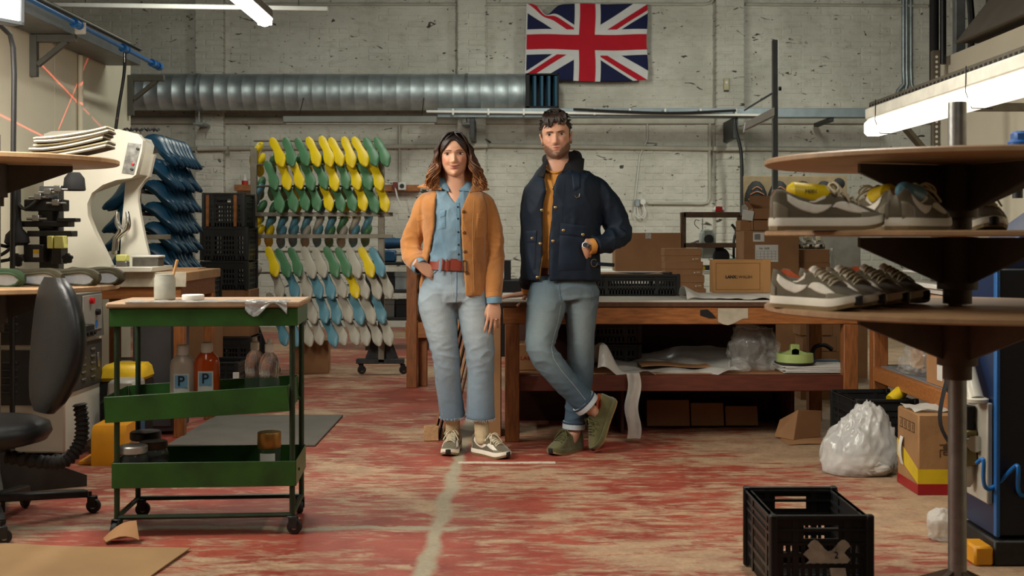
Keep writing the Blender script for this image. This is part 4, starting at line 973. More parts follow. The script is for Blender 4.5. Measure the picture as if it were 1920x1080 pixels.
MB().box(-.05, .10, -.09, .09, 0, .28, .01).build('body', mat('tool_blue', H(40, 90, 130), .4), t); MB().box(-.055, .105, -.095, .095, .28, .39, .015, sx=.1).build('lid', mat('lid_grey', H(160, 158, 150), .4), t)
tag(MB().box(PX(325, 6.75), PX(598, 6.75), 6.62, 7.72, 0, .012, .004).build('floor_mat', mat('grey_rubber_mat', H(96, 92, 84), .8, 0, .1, 6, .2, 90)), 'flat grey rubber mat on the floor behind the trolley', 'mat')
t = thing('cardboard_sheet', 'flattened cardboard sheet on the floor in front of the chair', 'cardboard', (-1.72, 4.08, .0))
MB().grid(lambda u, v: (-.75+1.22*u+.12*(v-.5), -.55+1.03*v-.12*u, .006+.006*math.sin(u*5+v*3)**2), 12, 8, .004).build('sheet', mat('floor_card', H(150, 118, 80), .85, 0, .12, 3, .05, 120), t)
MB().grid(lambda u, v: (.19+.12*u-.03*v, .44+.06*v+.02*u, .012+.06*v*u+.02*math.sin(u*3)), 5, 4, .004).build('torn_flap', M_card, t)

# red line lasers of the press, drawn on the cream partition
for k, (a_, b_) in enumerate((((65, 108), (192, 240)), ((172, 92), (110, 242)), ((-20, 205), (88, 259)))):
    q = []
    for (x, y) in (a_, b_):
        Yw = LX*FPX/(x-960); q.append((LX, Yw, PZ(y, Yw)))
    laser('line_laser', (-2.15, 7.42, 1.86), q[0], q[1], 36, .010)
# ================================================================== racks of shoe lasts
ME_LAST = {c: last_mesh('last_body') for c in ('y', 'g', 't', 'w', 'b')}
for c, m_ in (('y', mat('last_yellow', H(226, 196, 22), .38, 0, .05, 10)), ('g', mat('last_green', H(76, 122, 84), .4, 0, .08, 10)), ('t', mat('last_teal', H(90, 140, 156), .4, 0, .07, 10)), ('w', mat('last_grey', H(174, 168, 152), .42, 0, .06, 10)), ('b', M_lastblue)):
    ME_LAST[c].materials.append(m_)
CN = {'y': 'yellow', 'g': 'green', 't': 'teal', 'w': 'pale grey', 'b': 'dark blue'}
ORD = ('first', 'second', 'third', 'fourth', 'fifth', 'sixth', 'seventh', 'eighth', 'ninth', 'tenth', 'eleventh', 'twelfth', 'thirteenth')
RY = 10.05
ROWS = [(115, 'top', [(195, 'y'), (245, 'g'), (300, 'g'), (345, 'y'), (398, 'y'), (440, 'y'), (490, 'y'), (538, 'y'), (583, 'g'), (628, 'g')]),
        (212, 'second', [(172, 'g'), (225, 'y'), (277, 'y'), (323, 'g'), (375, 'g'), (422, 'y'), (470, 'g'), (513, 'y'), (560, 'g'), (605, 'y')]),
        (302, 'third', [(195, 'g'), (250, 'g'), (300, 'g'), (350, 'g'), (400, 'y'), (447, 'g'), (495, 'g'), (540, 'y'), (583, 'g'), (630, 'y')]),
        (572, 'fourth', [(175, 'y'), (220, 'g'), (270, 'g'), (325, 'w'), (372, 'w'), (420, 'g'), (468, 'g'), (513, 'w'), (565, 'y'), (608, 't')]),
        (660, 'fifth', [(195, 'w'), (255, 't'), (308, 'w'), (352, 't'), (405, 't'), (450, 'w'), (505, 'y'), (545, 'w'), (595, 'w'), (642, 'w')]),
        (762, 'sixth', [(180, 'w'), (232, 't'), (285, 't'), (330, 'w'), (382, 't'), (430, 't'), (478, 'w'), (522, 't'), (570, 'w'), (613, 't')]),
        (852, 'bottom', [(212, 't'), (262, 't'), (312, 'w'), (360, 'w'), (412, 't'), (452, 'w'), (503, 'w'), (550, 'w'), (595, 'w'), (643, 'w')])]
rl = random.Random(5)
t = thing('last_rack', 'tall grey steel rack on casters hung with coloured shoe lasts', 'rack', (PX(595, RY), RY, 0))
gx = lambda cx: PX(430+cx/2.203, RY)-PX(595, RY)
M_rack = mat('worn_rack_steel', H(120, 114, 100), .5, .5, .2, 14, .1, 40)
xl, xr = PX(476, RY)-PX(595, RY), PX(715, RY)-PX(595, RY)
for x, nm in ((xl, 'post'), (xr, 'post')): MB().box(x-.026, x+.026, -.02, .03, .1, PZ(278, RY), .003).build(nm, M_rack, t)
for py in (402, 443): MB().box(xl-.03, xr+.10, -.045, -.02, PZ(py, RY)-.017, PZ(py, RY)+.017, .002).build('rail', M_rack, t)
for i, (cy_, nm, ls) in enumerate(ROWS):
    z = PZ(230+cy_/2.203-18, RY); MB().cyl((xl, .0, z), (xr, .0, z), .008, n=8).build('hanging_bar', M_rack, t)
for x in (xl, xr):
    MB().prism([(x-.14, .13), (x+.14, .13), (x+.03, .42), (x-.03, .42)], .031, .045).build('foot_gusset', M_dsteel, t)
    MB().box(x-.21, x+.19, -.02, .06, .09, .13, .004).build('foot_bar', M_dsteel, t)
    for dx in (-.18, .17): caster(t, x+dx, .02, .036, .4, .1)
# second foot shown in the photo: the base stands turned across the rack
def hang(cx, cy_, col, label, tilt, Y, grp, roll, zlen=1.0, back=False):
    t_ = put('shoe_last', ME_LAST[col], None)
    # sole normal (mesh +Z) faces the lens; toe (mesh +X) points down and out
    d = Vector((math.sin(roll), -math.sin(tilt)*(1 if not back else -1), -math.cos(roll)*math.cos(tilt))).normalized()
    nz = Vector((0, -1 if not back else 1, 0)); nz = (nz-d*nz.dot(d)).normalized(); ny = nz.cross(d)
    R_ = Matrix((d, ny, nz)).transposed().to_4x4()
    c = Vector((PX(430+cx/2.203, Y), Y, PZ(230+cy_/2.203, Y)))
    t_.matrix_world = Matrix.Translation(c-d*.135) @ R_ @ Matrix.Diagonal((zlen, zlen, zlen, 1))
    return tag(t_, label, 'shoe last', grp)
for i, (cy_, nm, ls) in enumerate(ROWS):
    for j, (cx, c) in enumerate(ls):
        hang(cx, cy_+rl.uniform(-3, 3), c, '%s shoe last, %s from the left in the %s row of the rack' % (CN[c], ORD[j], nm), .42+rl.uniform(-.05, .05), RY-.13, 'lasts on the front of the rolling rack', .40+rl.uniform(-.06, .06), 1.05+rl.uniform(-.03, .04))
# lasts on the far side of the rack, their heels showing through
bk = random.Random(9)
for row, (cy_, nm, cols) in enumerate(((150, 'top', 'ygygyggygy'), (250, 'second', 'gggyggygtg'), (345, 'third', 'tggygtgyyt'), (405, 'fourth', 'yttttwtgwt'), (445, 'fifth', 'yyttwtgwtg'))):
    for j, c in enumerate(cols):
        cx = 118+j*50 if row > 2 else 132+j*50
        hang(cx, cy_+bk.uniform(-4, 4)+25, c, '%s shoe last on the rack\'s far side, %s from left, %s row' % (CN[c], ORD[j], nm), .75, RY+.17, 'lasts on the far side of the rolling rack', -.3, .95, True)
# a few at the left end of the rack, pointing out past the post
for j, (cx, cy_, c) in enumerate(((112, 130, 'y'), (118, 300, 't'), (128, 370, 'g'), (118, 470, 'y'), (105, 640, 'w'), (95, 860, 't'))):
    hang(cx, cy_, c, '%s shoe last at the left end of the rack, %s one down' % (CN[c], ORD[j]), .6, RY+.12, 'lasts at the left end of the rolling rack', -.5, .95, True)
carton('plain cardboard box on the floor under the shoe last rack', (PX(583, 10.2), 10.25, 0), .1, .30, .3, .28, M_card2)
# ------------------------------------------------------------------ rack of dark blue lasts
BX, BY0 = -2.42, 7.78
t = thing('blue_last_rack', 'rusty steel upright rack hung with dark blue shoe lasts', 'rack', (BX, BY0, 0))
MB().box(-.02, .02, -.05, -.01, .0, 1.85, .003).build('post', M_rack, t); MB().box(-.02, .02, .78, .82, .0, 1.85, .003).build('post', M_rack, t)
zrows = [1.79, 1.63, 1.49, 1.345, 1.215, 1.075]
for z in zrows: MB().box(-.012, .012, -.05, .8, z-.05, z-.026, .002).build('rail', M_rack, t)
MB().box(-.10, .22, -.06, -.04, 1.14, 1.17, .002).build('cross_arm', M_rack, t)
MB().box(-.2, .2, -.05, -.01, .0, .04, .003).box(-.2, .2, .78, .82, 0, .04, .003).build('foot', M_rack, t)
rw = ('top', 'second', 'third', 'fourth', 'fifth', 'bottom')
for i, z in enumerate(zrows):
    for j in range(8):
        for side in ((1,) if (i < 2 or j > 2) else (1, -1)):
            o = put('shoe_last', ME_LAST['b'], None)
            y = BY0+.03+j*.088; pit = .66+rl.uniform(-.04, .04); yaw = (.04 if side > 0 else PI-.04)+rl.uniform(-.05, .05)
            d = Vector((math.cos(yaw)*math.cos(pit), math.sin(yaw)*math.cos(pit)*(1 if side > 0 else -1), -math.sin(pit)))
            ny = Vector((0, 0, 1)).cross(d).normalized(); nz = d.cross(ny)
            # roll the last so that its sole leans towards the lens
            ro = PI-.55 if side > 0 else PI+.55
            ny2 = ny*math.cos(ro)+nz*math.sin(ro); nz2 = d.cross(ny2)
            o.matrix_world = Matrix.Translation(Vector((BX+.02*side, y, z))) @ Matrix((d, ny2, nz2)).transposed().to_4x4()
            tag(o, 'dark blue shoe last, %s back in the %s row of the blue rack%s' % (ORD[j], rw[i], '' if side > 0 else ', turned away'), 'shoe last', 'dark blue lasts on the left rack')
# ------------------------------------------------------------------ stacked crates behind
cyy = 9.6
crate('black crate on top of the stack behind the lasts, with brown strips', (PX(424, cyy), cyy+.1, PZ(427, cyy)), 0, .32, .36, .27, 'crates stacked behind the lasts')
for sx in (-.14, .08):
    tag(MB().box(PX(424, cyy)+sx, PX(424, cyy)+sx+.025, cyy-.095, cyy-.08, PZ(425, cyy), PZ(425, cyy)+.25, .002).build('wooden_strip', M_wood), 'brown wooden strip standing in the top black crate, %s one' % ('left' if sx < 0 else 'right'), 'strip')
crate('middle black crate of the stack behind the lasts', (PX(425, cyy), cyy+.1, PZ(489, cyy)), 0, .36, .36, .262, 'crates stacked behind the lasts', handle=False)
crate('lower black crate of the stack, above the cardboard sheet', (PX(425, cyy), cyy+.1, PZ(520, cyy)-.1), 0, .36, .36, .225, 'crates stacked behind the lasts', handle=False)
carton('brown carton carrying the stack of black crates', (PX(428, cyy), cyy+.1, .36), 0, .38, .34, .37, M_card2)
crate('black crate under the brown carton of the stack', (PX(428, cyy), cyy+.1, .0), 0, .38, .36, .352, 'crates stacked behind the lasts', handle=False)
crate('grey-black crate with white strip on the floor seen under the trolley top', (PX(430, 8.6), 8.3, 0), 0, .32, .34, .30, None, handle=False)
tag(MB().box(PX(442, 8.1)-.02, PX(442, 8.1)+.02, 8.10, 8.115, .02, .24, .002).build('white_strip', M_white), 'white plastic strip tucked against the grey-black crate', 'strip')
crate('small dark crate standing beside the pigeonhole tray', (PX(376, 8.9), 8.9, .60), 0, .22, .3, .30, None, handle=False)
carton('low brown carton under the small dark crate', (PX(376, 8.9), 8.9, 0), 0, .26, .3, .598, M_card2)
# ================================================================== the long bench and what stands on, in and behind it
BFY, BBY, BZ = 6.75, 7.66, .80
M_red = mat('dark_red_board', H(58, 28, 20), .6, 0, .2, 5)
t = thing('long_workbench', 'long orange-brown timber workbench with white top and lower shelf', 'workbench', (0, BFY, 0))
MB().box(-.06, 1.96, .0, .91, BZ-.012, BZ, .003).build('white_top', mat('worn_white_laminate', H(196, 192, 180), .55, 0, .08, 5), t)
MB().box(-.06, 1.96, .0, .91, BZ-.036, BZ-.0125, .002).build('top_board', mat('dark_chipboard', H(84, 56, 36), .8, 0, .2, 30), t)
ap = MB().box(-.05, 1.95, .012, .05, BZ-.135, BZ-.037, .004).build('front_apron', M_wood, t)
MB().prism([(1.06, BZ-.055), (1.10, BZ-.05), (1.13, BZ-.075), (1.15, BZ-.1), (1.11, BZ-.1), (1.06, BZ-.085)], .008, .0115).build('black_tape', M_blackm, ap)
MB().grid(lambda u, v: (1.16+.17*u, .0105, BZ-.045-.075*v-.02*math.sin(u*5)*v), 6, 3, .001).build('masking_tape', MATS['masking_tape'], ap)
for x0 in (-.04, 1.87):
    for y0 in (.01, .80): MB().box(x0, x0+.082, y0, y0+.08, 0, BZ-.135, .004).build('leg', M_woodv, t)
MB().box(.02, .05, .05, .86, BZ-.135, BZ-.037, .003).box(1.9, 1.93, .05, .86, BZ-.135, BZ-.037, .003).build('side_rail', M_wood, t)
MB().box(-.03, 1.94, .09, .84, .362, .38, .003).build('lower_shelf', mat('shelf_board', H(150, 104, 66), .7, 0, .2, 8), t)
MB().box(.04, 1.87, .03, .09, .285, .375, .004).build('shelf_rail', mat('dark_red_timber', H(88, 40, 24), .6, 0, .25, 8, stretch=(1, 8, 8)), t)
MB().box(.045, 1.66, .80, .83, .0, .66, .003).build('back_panel_and_shade', M_red, t)  # left stretch is added, its dark colour standing in for shade under the bench
for x0 in (.64, 1.64): MB().box(x0, x0+.02, .30, .80, .0, .36, .003).build('bay_side', M_red, t)
def shelfc(px, Y): return PX(px, Y)
# on the bench
crate('shallow black crate of card on the bench top beside the man', (.72, 7.4, BZ+.001), 0, .56, .36, .125, None, handle=False, pitch=.018)
tag(MB().grid(lambda u, v: (.52+.4*u, 7.3+.25*v, BZ+.128+.006*math.sin(u*7)), 8, 3, .02).build('card_sheets', M_card), 'brown card offcuts lying on the shallow black crate', 'cardboard')
t = thing('branded_shoe_box', 'kraft shoe box printed LANX WALSH standing on the bench', 'box', (PX(1390, 7.2), 7.25, BZ+.022))
MB().box(-.173, .173, -.06, .06, 0, .198, .003).build('body', M_kraft, t)
MB().box(.128, .174, -.062, .062, -.0, .2, .002).build('lid_edge', M_kraft, t)
m = MB(); M_lineink = mat('brown_line', H(120, 84, 50), .8)
for a in ((-.155, .11, .018, .02), (-.155, .11, .176, .178), (-.155, -.153, .018, .178), (.108, .11, .018, .178)): m.box(a[0], a[1], -.0615, -.0602, a[2], a[3])
m.build('printed_frame', M_lineink, t, smooth=0)
text('brand_lettering', 'LANX', .024, M_ink, t, (-.065, -.0612, .094), bold=.0012); text('brand_divider', '|', .024, M_ink, t, (-.027, -.0612, .095)); text('brand_lettering', 'WALSH', .024, M_ink, t, (.022, -.0612, .094))
def crumple(label, nm, loc, rx, ry, rz_, m_, seed, n=3, hole=False, flat=.0, amp=.25, sub=4, cat='bag', fr=2.2):
    bm = bmesh.new(); bmesh.ops.create_icosphere(bm, subdivisions=sub, radius=1)
    off = Vector((seed*3.1, seed*1.7, seed*.9))
    for v in bm.verts:
        d = v.co.normalized(); f = 1+amp*.8*noise.noise(d*1.5+off)+amp*.45*(max(0, 1-3*abs(noise.noise(d*2.0+off*2)))**2)+amp*.25*(max(0, 1-3*abs(noise.noise(Vector((d.x*6, d.y*6, d.z*2))+off)))**2)-amp*.3
        p = d*f
        if p.z < flat: p.z = flat+(p.z-flat)*.08
        v.co = Vector((p.x*rx, p.y*ry, (p.z-flat*1.0)*rz_+.002))
    zmin = min(v.co.z for v in bm.verts)
    for v in bm.verts: v.co.z -= zmin
    me = bpy.data.meshes.new(nm); bm.to_mesh(me); bm.free(); me.shade_smooth()
    o = put(nm, me, m_, None, loc); return tag(o, label, cat)
M_film = mat('milky_polythene', H(222, 220, 212), .28, 0, .08, 12, .5, 22, alpha=.55, spec=.6)
M_bag = mat('clear_polythene', H(214, 214, 208), .18, 0, .3, 14, .35, 12, alpha=.20, spec=1.0)
t = thing('polythene_sheet', 'white polythene sheet rolled along the bench edge under the shoe box', 'plastic sheet', (0, 0, BZ))
def pl1(u, v):
    x = PX(1283, 6.9)+(PX(1500, 6.9)-PX(1283, 6.9))*u; k = math.exp(-(u/.09)**2)
    return (x, 6.79+.34*v+.03*math.sin(u*9), .004+.010*abs(math.sin(u*13+v*5))+(.012+.055*k)*math.sin(v*PI)**.7+.004*math.sin(u*31+v*9))
MB().grid(pl1, 46, 12, .002).build('film', mat('white_film', H(205, 203, 196), .35, 0, .05, 10, .3, 30), t)
# on its lower shelf
t = thing('polythene_sheet', 'milky polythene sheet draped over the bench shelf, trailing to the floor', 'plastic sheet', (0, 0, .382))
def pl2(u, v):
    x = PX(1117, 6.95)+(PX(1376, 6.95)-PX(1117, 6.95))*u
    e = .055*(1-min(1, min(u, 1-u)/.22))**2*(.6+.4*math.sin(v*5+u*3))+.09*math.exp(-((u-.04)/.07)**2)*(.5+.5*math.sin(v*6))+.08*max(0, v-.45)*1.4*math.exp(-((u-.80)/.2)**2)+.10*max(0, v-.5)*(1-abs(2*u-1))
    fr = -.055*max(0, .12-v)/.12*(.6+.5*math.sin(u*11+1)) if v < .12 else 0
    return (x+.02*math.sin(v*7+u*9), 6.80+.52*v, .010+e*1.2+.008*math.sin(u*23+v*6)+.007*math.sin(v*17+u*5)+fr)
MB().grid(pl2, 60, 22, .0015).build('film', M_film, t)
MB().grid(lambda u, v: (PX(1172, 6.8)+.075*(u)+.01*math.sin(v*9)-.03*(1-v)*u*0, 6.738-.02*math.sin(v*3)+.008*math.sin(u*8+v*4), .01-.365*v), 8, 22, .0015).build('trailing_strip', M_film, t)
t2 = MB().grid(lambda u, v: (PX(1200, 7)+.40*u, 6.92+.25*v, .030+.006*math.sin(u*6)), 8, 4, .004).build('brown_paper', M_card, t)
crumple('clear crumpled polythene bag standing on the bench shelf', 'clear_bag', (PX(1412, 6.98), 6.98, .382), .148, .12, .155, M_bag, 3, amp=.34, flat=-.75, sub=5)
crumple('clear polythene scrap bunched beneath the large clear bag', 'clear_bag', (PX(1385, 6.93), 6.91, .382), .07, .05, .05, M_bag, 11, amp=.4, flat=-.6)
t = thing('paper_stack', 'stack of white paper sheets at the right end of the bench shelf', 'paper', (PX(1525, 6.95), 6.95, .382))
for k in range(6): MB().box(-.20+.012*math.sin(k*2.1), .19+.012*math.cos(k*3), -.12, .12, .001+k*.0065, .0062+k*.0065, .0015, rot=(0, 0, .03*math.sin(k*1.7))).build('sheet', M_paper, t)
t = thing('tape_dispenser', 'pale green plastic tape ring and lid on the paper stack', 'tape', (PX(1490, 6.93), 6.93, .424))
M_pgreen = mat('pale_green_plastic', H(176, 196, 120), .35, 0, .06, 10, trans=.2)
MB().lathe([(.10, .0), (.118, .008), (.118, .012), (.1, .014)], n=32).build('plate', M_black, t)
MB().lathe([(.090, .012), (.108, .014), (.104, .062), (.088, .062), (.088, .014)], n=32).build('ring', M_pgreen, t)
MB().box(-.025, .025, -.02, .02, .05, .115, .004).prism([(-.09, .055), (0, .09), (.09, .055), (.09, .045), (-.09, .045)], -.02, .02).build('cross_grip', M_pgreen, t)
t = thing('dustpan', 'blue and black hand tool lying behind the paper stack', 'tool', (PX(1545, 7.25), 7.25, .384))
MB().box(-.09, .09, -.06, .06, 0, .03, .008).build('pan', mat('tool_blue', H(40, 90, 130), .4), t); MB().tube([(-.07, 0, .03), (-.06, 0, .10), (.0, 0, .12), (.05, 0, .09)], .013, 8, smooth=4).build('handle', M_black, t)
carton('kraft box marked LABEL on the bench shelf behind the man', (PX(1000, 7.1), 7.1, .382), 0, .22, .25, .15, M_card)
text('handwritten_word', 'LABEL', .03, mat('red_marker', H(150, 40, 30), .7), bpy.data.objects[[o.name for o in bpy.data.objects if o.get('label', '').startswith('kraft box marked')][0]], (-.03, -.1265, .07), sx=1.2)
crate('black crate on the bench shelf behind the polythene', (PX(1140, 7.38), 7.40, .382), 0, .36, .3, .12, 'crates under the bench', handle=False)
crate('black crate standing on the one behind the polythene', (PX(1140, 7.38), 7.40, .513), 0, .36, .3, .12, 'crates under the bench', handle=False)
for k, (x0, x1, lb) in enumerate(((1218, 1300, 'leftmost flat brown carton lying in the dark under the bench'), (1303, 1366, 'middle flat brown carton lying in the dark under the bench'), (1370, 1432, 'rightmost flat brown carton lying in the dark under the bench'))):
    tag(MB().box(PX(x0, 7.1), PX(x1, 7.1), 7.25+.01*k, 7.27+.01*k, .012, .17-.02*k, .003, rot=(-.25, 0, 0)).build('flat_carton', M_card2), lb, 'cardboard')
# card sheets leaning on the end of the bench behind the woman
for k in range(6):
    x = PX(838+6*k, 6.86); lean = .22
    tag(MB().box(x-.004, x+.004, 6.84+.004*k, 7.25, .0, .70-.05*(k % 3), .001, rot=(0, lean, 0)).build('card_sheet', M_card if k % 2 == 0 else mat('dark_card', H(92, 64, 44), .85, 0, .15, 6)), 'leaning card sheet behind the woman, %s from the left' % ORD[k], 'cardboard', 'card sheets leaning on the bench')
tag(MB().box(PX(795, 6.8), PX(822, 6.8), 6.80, 6.82, .0, .085, .002, rot=(-.2, 0, .1)).build('card_offcut', M_cutedge), 'small pale card offcut at the foot of the leaning sheets', 'cardboard')
tag(MB().box(-.15, -.064, 6.95, 7.25, .0, .70, .003).build('tall_carton', M_card), 'tall narrow brown carton beside the bench leg', 'box')
# ------------------------------------------------------------------ behind: table with boxes and sewing machine
SY = 10.2
t = thing('sewing_table', 'pale-topped sewing table behind the bench with a steel frame', 'table', (PX(1330, SY), SY, 0))
MB().box(-1.0, .27, -.05, .75, .835, .86, .004).build('table_top', M_white, t)
for sx in (-.95, .21):
    for sy in (0, .65): MB().box(sx, sx+.05, sy, sy+.05, 0, .835, .003).build('leg', M_dsteel, t)
fr = thing('shelf_rack', 'worn brown timber shelf frame over the sewing machine', 'frame', (PX(1330, SY), SY-.02, .861))
q = lambda px, py: (PX(px, SY)-PX(1330, SY), PZ(py, SY)-.861)
M_oldwood = mat('stained_timber', H(78, 58, 40), .75, 0, .35, 12, .15, 40)
x0, z0 = q(1281, 403); x1, _ = q(1387, 403); _, zs = q(1300, 460)
MB().box(x0-.022, x0+.022, 0, .05, 0, z0+.02, .004).build('upright', M_oldwood, fr); MB().box(x1-.02, x1+.02, 0, .05, 0, z0, .004).build('upright', M_oldwood, fr)
MB().box(x0, x1, -.0, .22, z0-.02, z0+.025, .004).build('upper_shelf', M_oldwood, fr); MB().box(x0, x1, .0, .16, zs-.02, zs+.02, .004).build('lower_shelf', M_oldwood, fr)
t = thing('sewing_machine', 'pale grey industrial sewing machine head on the table behind', 'sewing machine', (PX(1328, SY+.35), SY+.35, .861))
M_smg = mat('sewing_grey', H(160, 164, 156), .45, 0, .08, 10)
MB().box(-.075, .06, -.06, .06, .10, .34, .02).box(-.06, .04, -.07, .07, .20, .36, .015).build('head', M_smg, t)
MB().box(-.12, .20, -.08, .08, 0, .04, .008).box(.05, .13, -.05, .05, .04, .22, .01).build('bed', M_black, t)
MB().lathe([(.04, 0), (.04, .02), (0, .022)], (-.01, -.075, .27), 18, (0, -1, 0)).build('face_disc', M_dsteel, t)
MB().lathe([(.07, 0), (.074, .02), (.06, .05), (0, .052)], (.075, -.2, .12), 24, (0, -1, 0)).build('hand_wheel', M_blackm, t)
MB().cyl((-.05, 0, .34), (-.05, 0, .45), .004, n=6).tube([(-.08, 0, .36), (-.12, 0, .4), (-.11, 0, .44), (-.08, 0, .43)], .004, 6, smooth=3).build('thread_guide', M_steel, t)
MB().cyl((-.09, -.03, .04), (-.09, -.03, .2), .006, n=6).build('needle_bar', M_steel, t)
t = thing('thread_stand', 'black lamp stand with green pad right of the sewing machine', 'lamp', (PX(1378, SY+.3), SY+.35, .861))
MB().tube([(0, 0, 0), (.0, 0, .25), (.02, 0, .34), (-.02, 0, .4)], .012, 8, smooth=3).build('arm', M_black, t); MB().box(-.1, .05, -.08, .05, .05, .10, .01).build('pad', mat('green_pad', H(40, 110, 78), .6), t); MB().box(-.08, .05, -.04, .1, 0, .05, .008).build('base', M_blackm, t)
tag(MB().lathe([(.0, 0), (.02, .002), (.02, .05), (.012, .06), (0, .06)], n=14, ax=(1, 0, 0)).build('yellow_spool', mat('lid_yellow', H(226, 186, 40), .4), loc=(PX(1308, SY+.05), SY+.02, .883)), 'small yellow and white spool on the sewing table', 'spool')
t = thing('baseball_hat', 'red and white cap lying on top of the timber frame', 'cap', (PX(1350, SY), SY+.08, PZ(398, SY)))
MB().box(-.06, .06, -.05, .05, 0, .05, .02, sx=.3).build('pad', M_white, t); MB().box(-.032, .026, -.055, -.045, .005, .05, .003).build('badge', mat('badge_red', H(176, 34, 28), .5), t)
carton('large plain carton behind the man on the sewing table', (PX(1216, SY-.05), SY+.12, .861), 0, .56, .3, .325, M_card2, tape=M_tape)
# stack of shoe boxes behind the bench
for k in range(4):
    bw = .282+.006*k; y0 = 9.4
    o = carton('brown shoe box, %s of the stack behind the bench' % ('topmost', 'second from the top', 'third from the top', 'lowest')[k], (PX(1277+2*k, y0), y0, 1.062-.104*(k+1)), .02*math.sin(k*3), bw, .19, .1025, M_card2, lid=.055, group='shoe boxes stacked behind the bench')
    MB().prism([(-.008, 0), (.008, 0), (0, .013)], -.0995, -.099).build('printed_mark', M_paper, o).location = (bw/2-.062, 0, .018)
    MB().box(bw/2-.048, bw/2-.02, -.0998, -.099, .02, .03).build('printed_code', mat('faded_print', H(176, 150, 120), .8), o)
carton('brown carton on the floor under the shoe box stack', (PX(1283, 9.4), 9.42, 0), 0, .34, .3, .644, M_card2)
# cartons right of the sewing machine
LY = 9.9
o = carton('large carton with two white shipping labels right of the sewing machine', (PX(1438, LY), LY, PZ(530, LY)), 0, .45, .34, PZ(433, LY)-PZ(530, LY), M_card2)
hh = PZ(433, LY)-PZ(530, LY)
def lab_(x0, x1, y0, y1, o, dep):
    X0, X1 = PX(x0, LY-dep)-o.location.x, PX(x1, LY-dep)-o.location.x; Z0, Z1 = PZ(y1, LY-dep)-o.location.z, PZ(y0, LY-dep)-o.location.z
    s_ = MB().box(X0, X1, -dep-.0015, -dep, Z0, Z1).build('shipping_label', M_paper, o, smooth=0); return X0, X1, Z0, Z1, s_
X0, X1, Z0, Z1, s_ = lab_(1412, 1433, 436, 453, o, .17); m = MB()
for k in range(7): m.box(X0+.012+k*.007, X0+.016+k*.007, -.1725, -.1715, Z0+.015, Z1-.012)
m.build('barcode', M_ink, s_, smooth=0)
X0, X1, Z0, Z1, s_ = lab_(1416, 1459, 459, 491, o, .17); m = MB()
for k in range(4): m.box(X0+.01, X1-.01, -.1722, -.1715, Z0+.02+k*.022, Z0+.0215+k*.022)
for k in range(6): m.box(X0+.012+k*.03, X0+.0135+k*.03, -.1722, -.1715, Z0+.02, Z0+.086)
m.build('ruled_table', M_ink, s_, smooth=0); text('label_lettering', 'No  SIZE', .022, M_ink, s_, ((X0+X1)/2-.02, -.1723, Z1-.03))
carton('large carton under the one with shipping labels', (PX(1440, LY), LY, 0), 0, .5, .4, PZ(530, LY)-.001, M_card2)
zt = PZ(433, LY)
o = carton('open shoe box with white inner flap on the labelled carton', (PX(1431, LY), LY-.02, zt+.001), 0, .22, .22, .085, M_card2, flaps=(('b', 1.2, .12),), cat='box')
o2 = carton('brown shoe box standing on the open one by the pier', (PX(1432, LY-.05), LY-.03, zt+.092), 0, .20, .18, .09, M_card2, flaps=(('l', .9, .07), ('b', 1.3, .11)))
MB().box(-.19, -.10, -.10, -.095, -.005, .075, .001, rot=(0, .15, 0)).build('white_flap', M_paper, o2)
carton('narrow brown box under the white flap', (PX(1396, LY), LY+.05, zt+.001), 0, .09, .2, .085, M_card2)
# back board with shoe pieces
BYY = 12.5
t = thing('display_box', 'long beige box of dark shoe parts behind the cartons', 'box', (PX(1490, BYY), BYY, 0))
MB().box(PX(1394, BYY)-PX(1490, BYY), PX(1588, BYY)-PX(1490, BYY), 0, .03, PZ(384, BYY), PZ(330, BYY), .004).build('back_board', mat('beige_board', H(128, 110, 82), .8), t)
MB().box(-.55, .6, -.3, .03, 0, PZ(384, BYY), .01).build('cabinet', mat('grey_cabinet', H(110, 106, 96), .6), t)
for px, lb in ((1415, 'dark lace-up shoe upper in the beige box, leftmost'), (1458, 'dark lace-up shoe upper in the beige box, behind the grey post'), (1502, 'dark lace-up shoe upper in the beige box, third along'), (1542, 'dark lace-up shoe upper in the beige box, last behind the sneakers')):
    t = thing('shoe_upper', lb, 'shoe upper', (PX(px, BYY-.05), BYY-.12, PZ(384, BYY)))
    MB().loft([[(math.cos(a)*r, math.sin(a)*r*.5, z) for a in [2*PI*i/16 for i in range(16)]] for r, z in ((.115, 0), (.12, .05), (.11, .12), (.08, .19), (.04, .235), (.0, .245))]).build('upper', M_blackm, t)
    for k in range(3): MB().tube([(-.09+.02*k, -.062+.006*k, .05+.05*k), (0, -.07+.012*k, .08+.05*k), (.09-.02*k, -.062+.006*k, .05+.05*k)], .006, 6, smooth=3).build('trim_strap', M_wood, t)
tag(MB().lathe([(.05, 0), (.06, .02), (.055, .05), (.02, .06)], n=14, ax=(0, -1, 0)).build('black_reel', M_blackm, loc=(PX(1570, 12.4), 12.36, PZ(345, 12.4))), 'round black reel on top of the beige box', 'reel')
crumple('blue-tinted clear bag on the open shoe boxes', 'clear_bag', (PX(1430, LY+.3), LY+.34, zt+.13), .12, .07, .055, mat('bluish_film', H(150, 166, 184), .2, 0, .1, 9, .4, 20, trans=.3), 7, amp=.25, flat=-.5)
tag(MB().box(PX(1430, LY+.34)-.14, PX(1430, LY+.34)+.17, LY+.24, LY+.5, 0, zt+.128).build('tall_carton', M_card2), 'tall brown carton behind the labelled cartons', 'box')
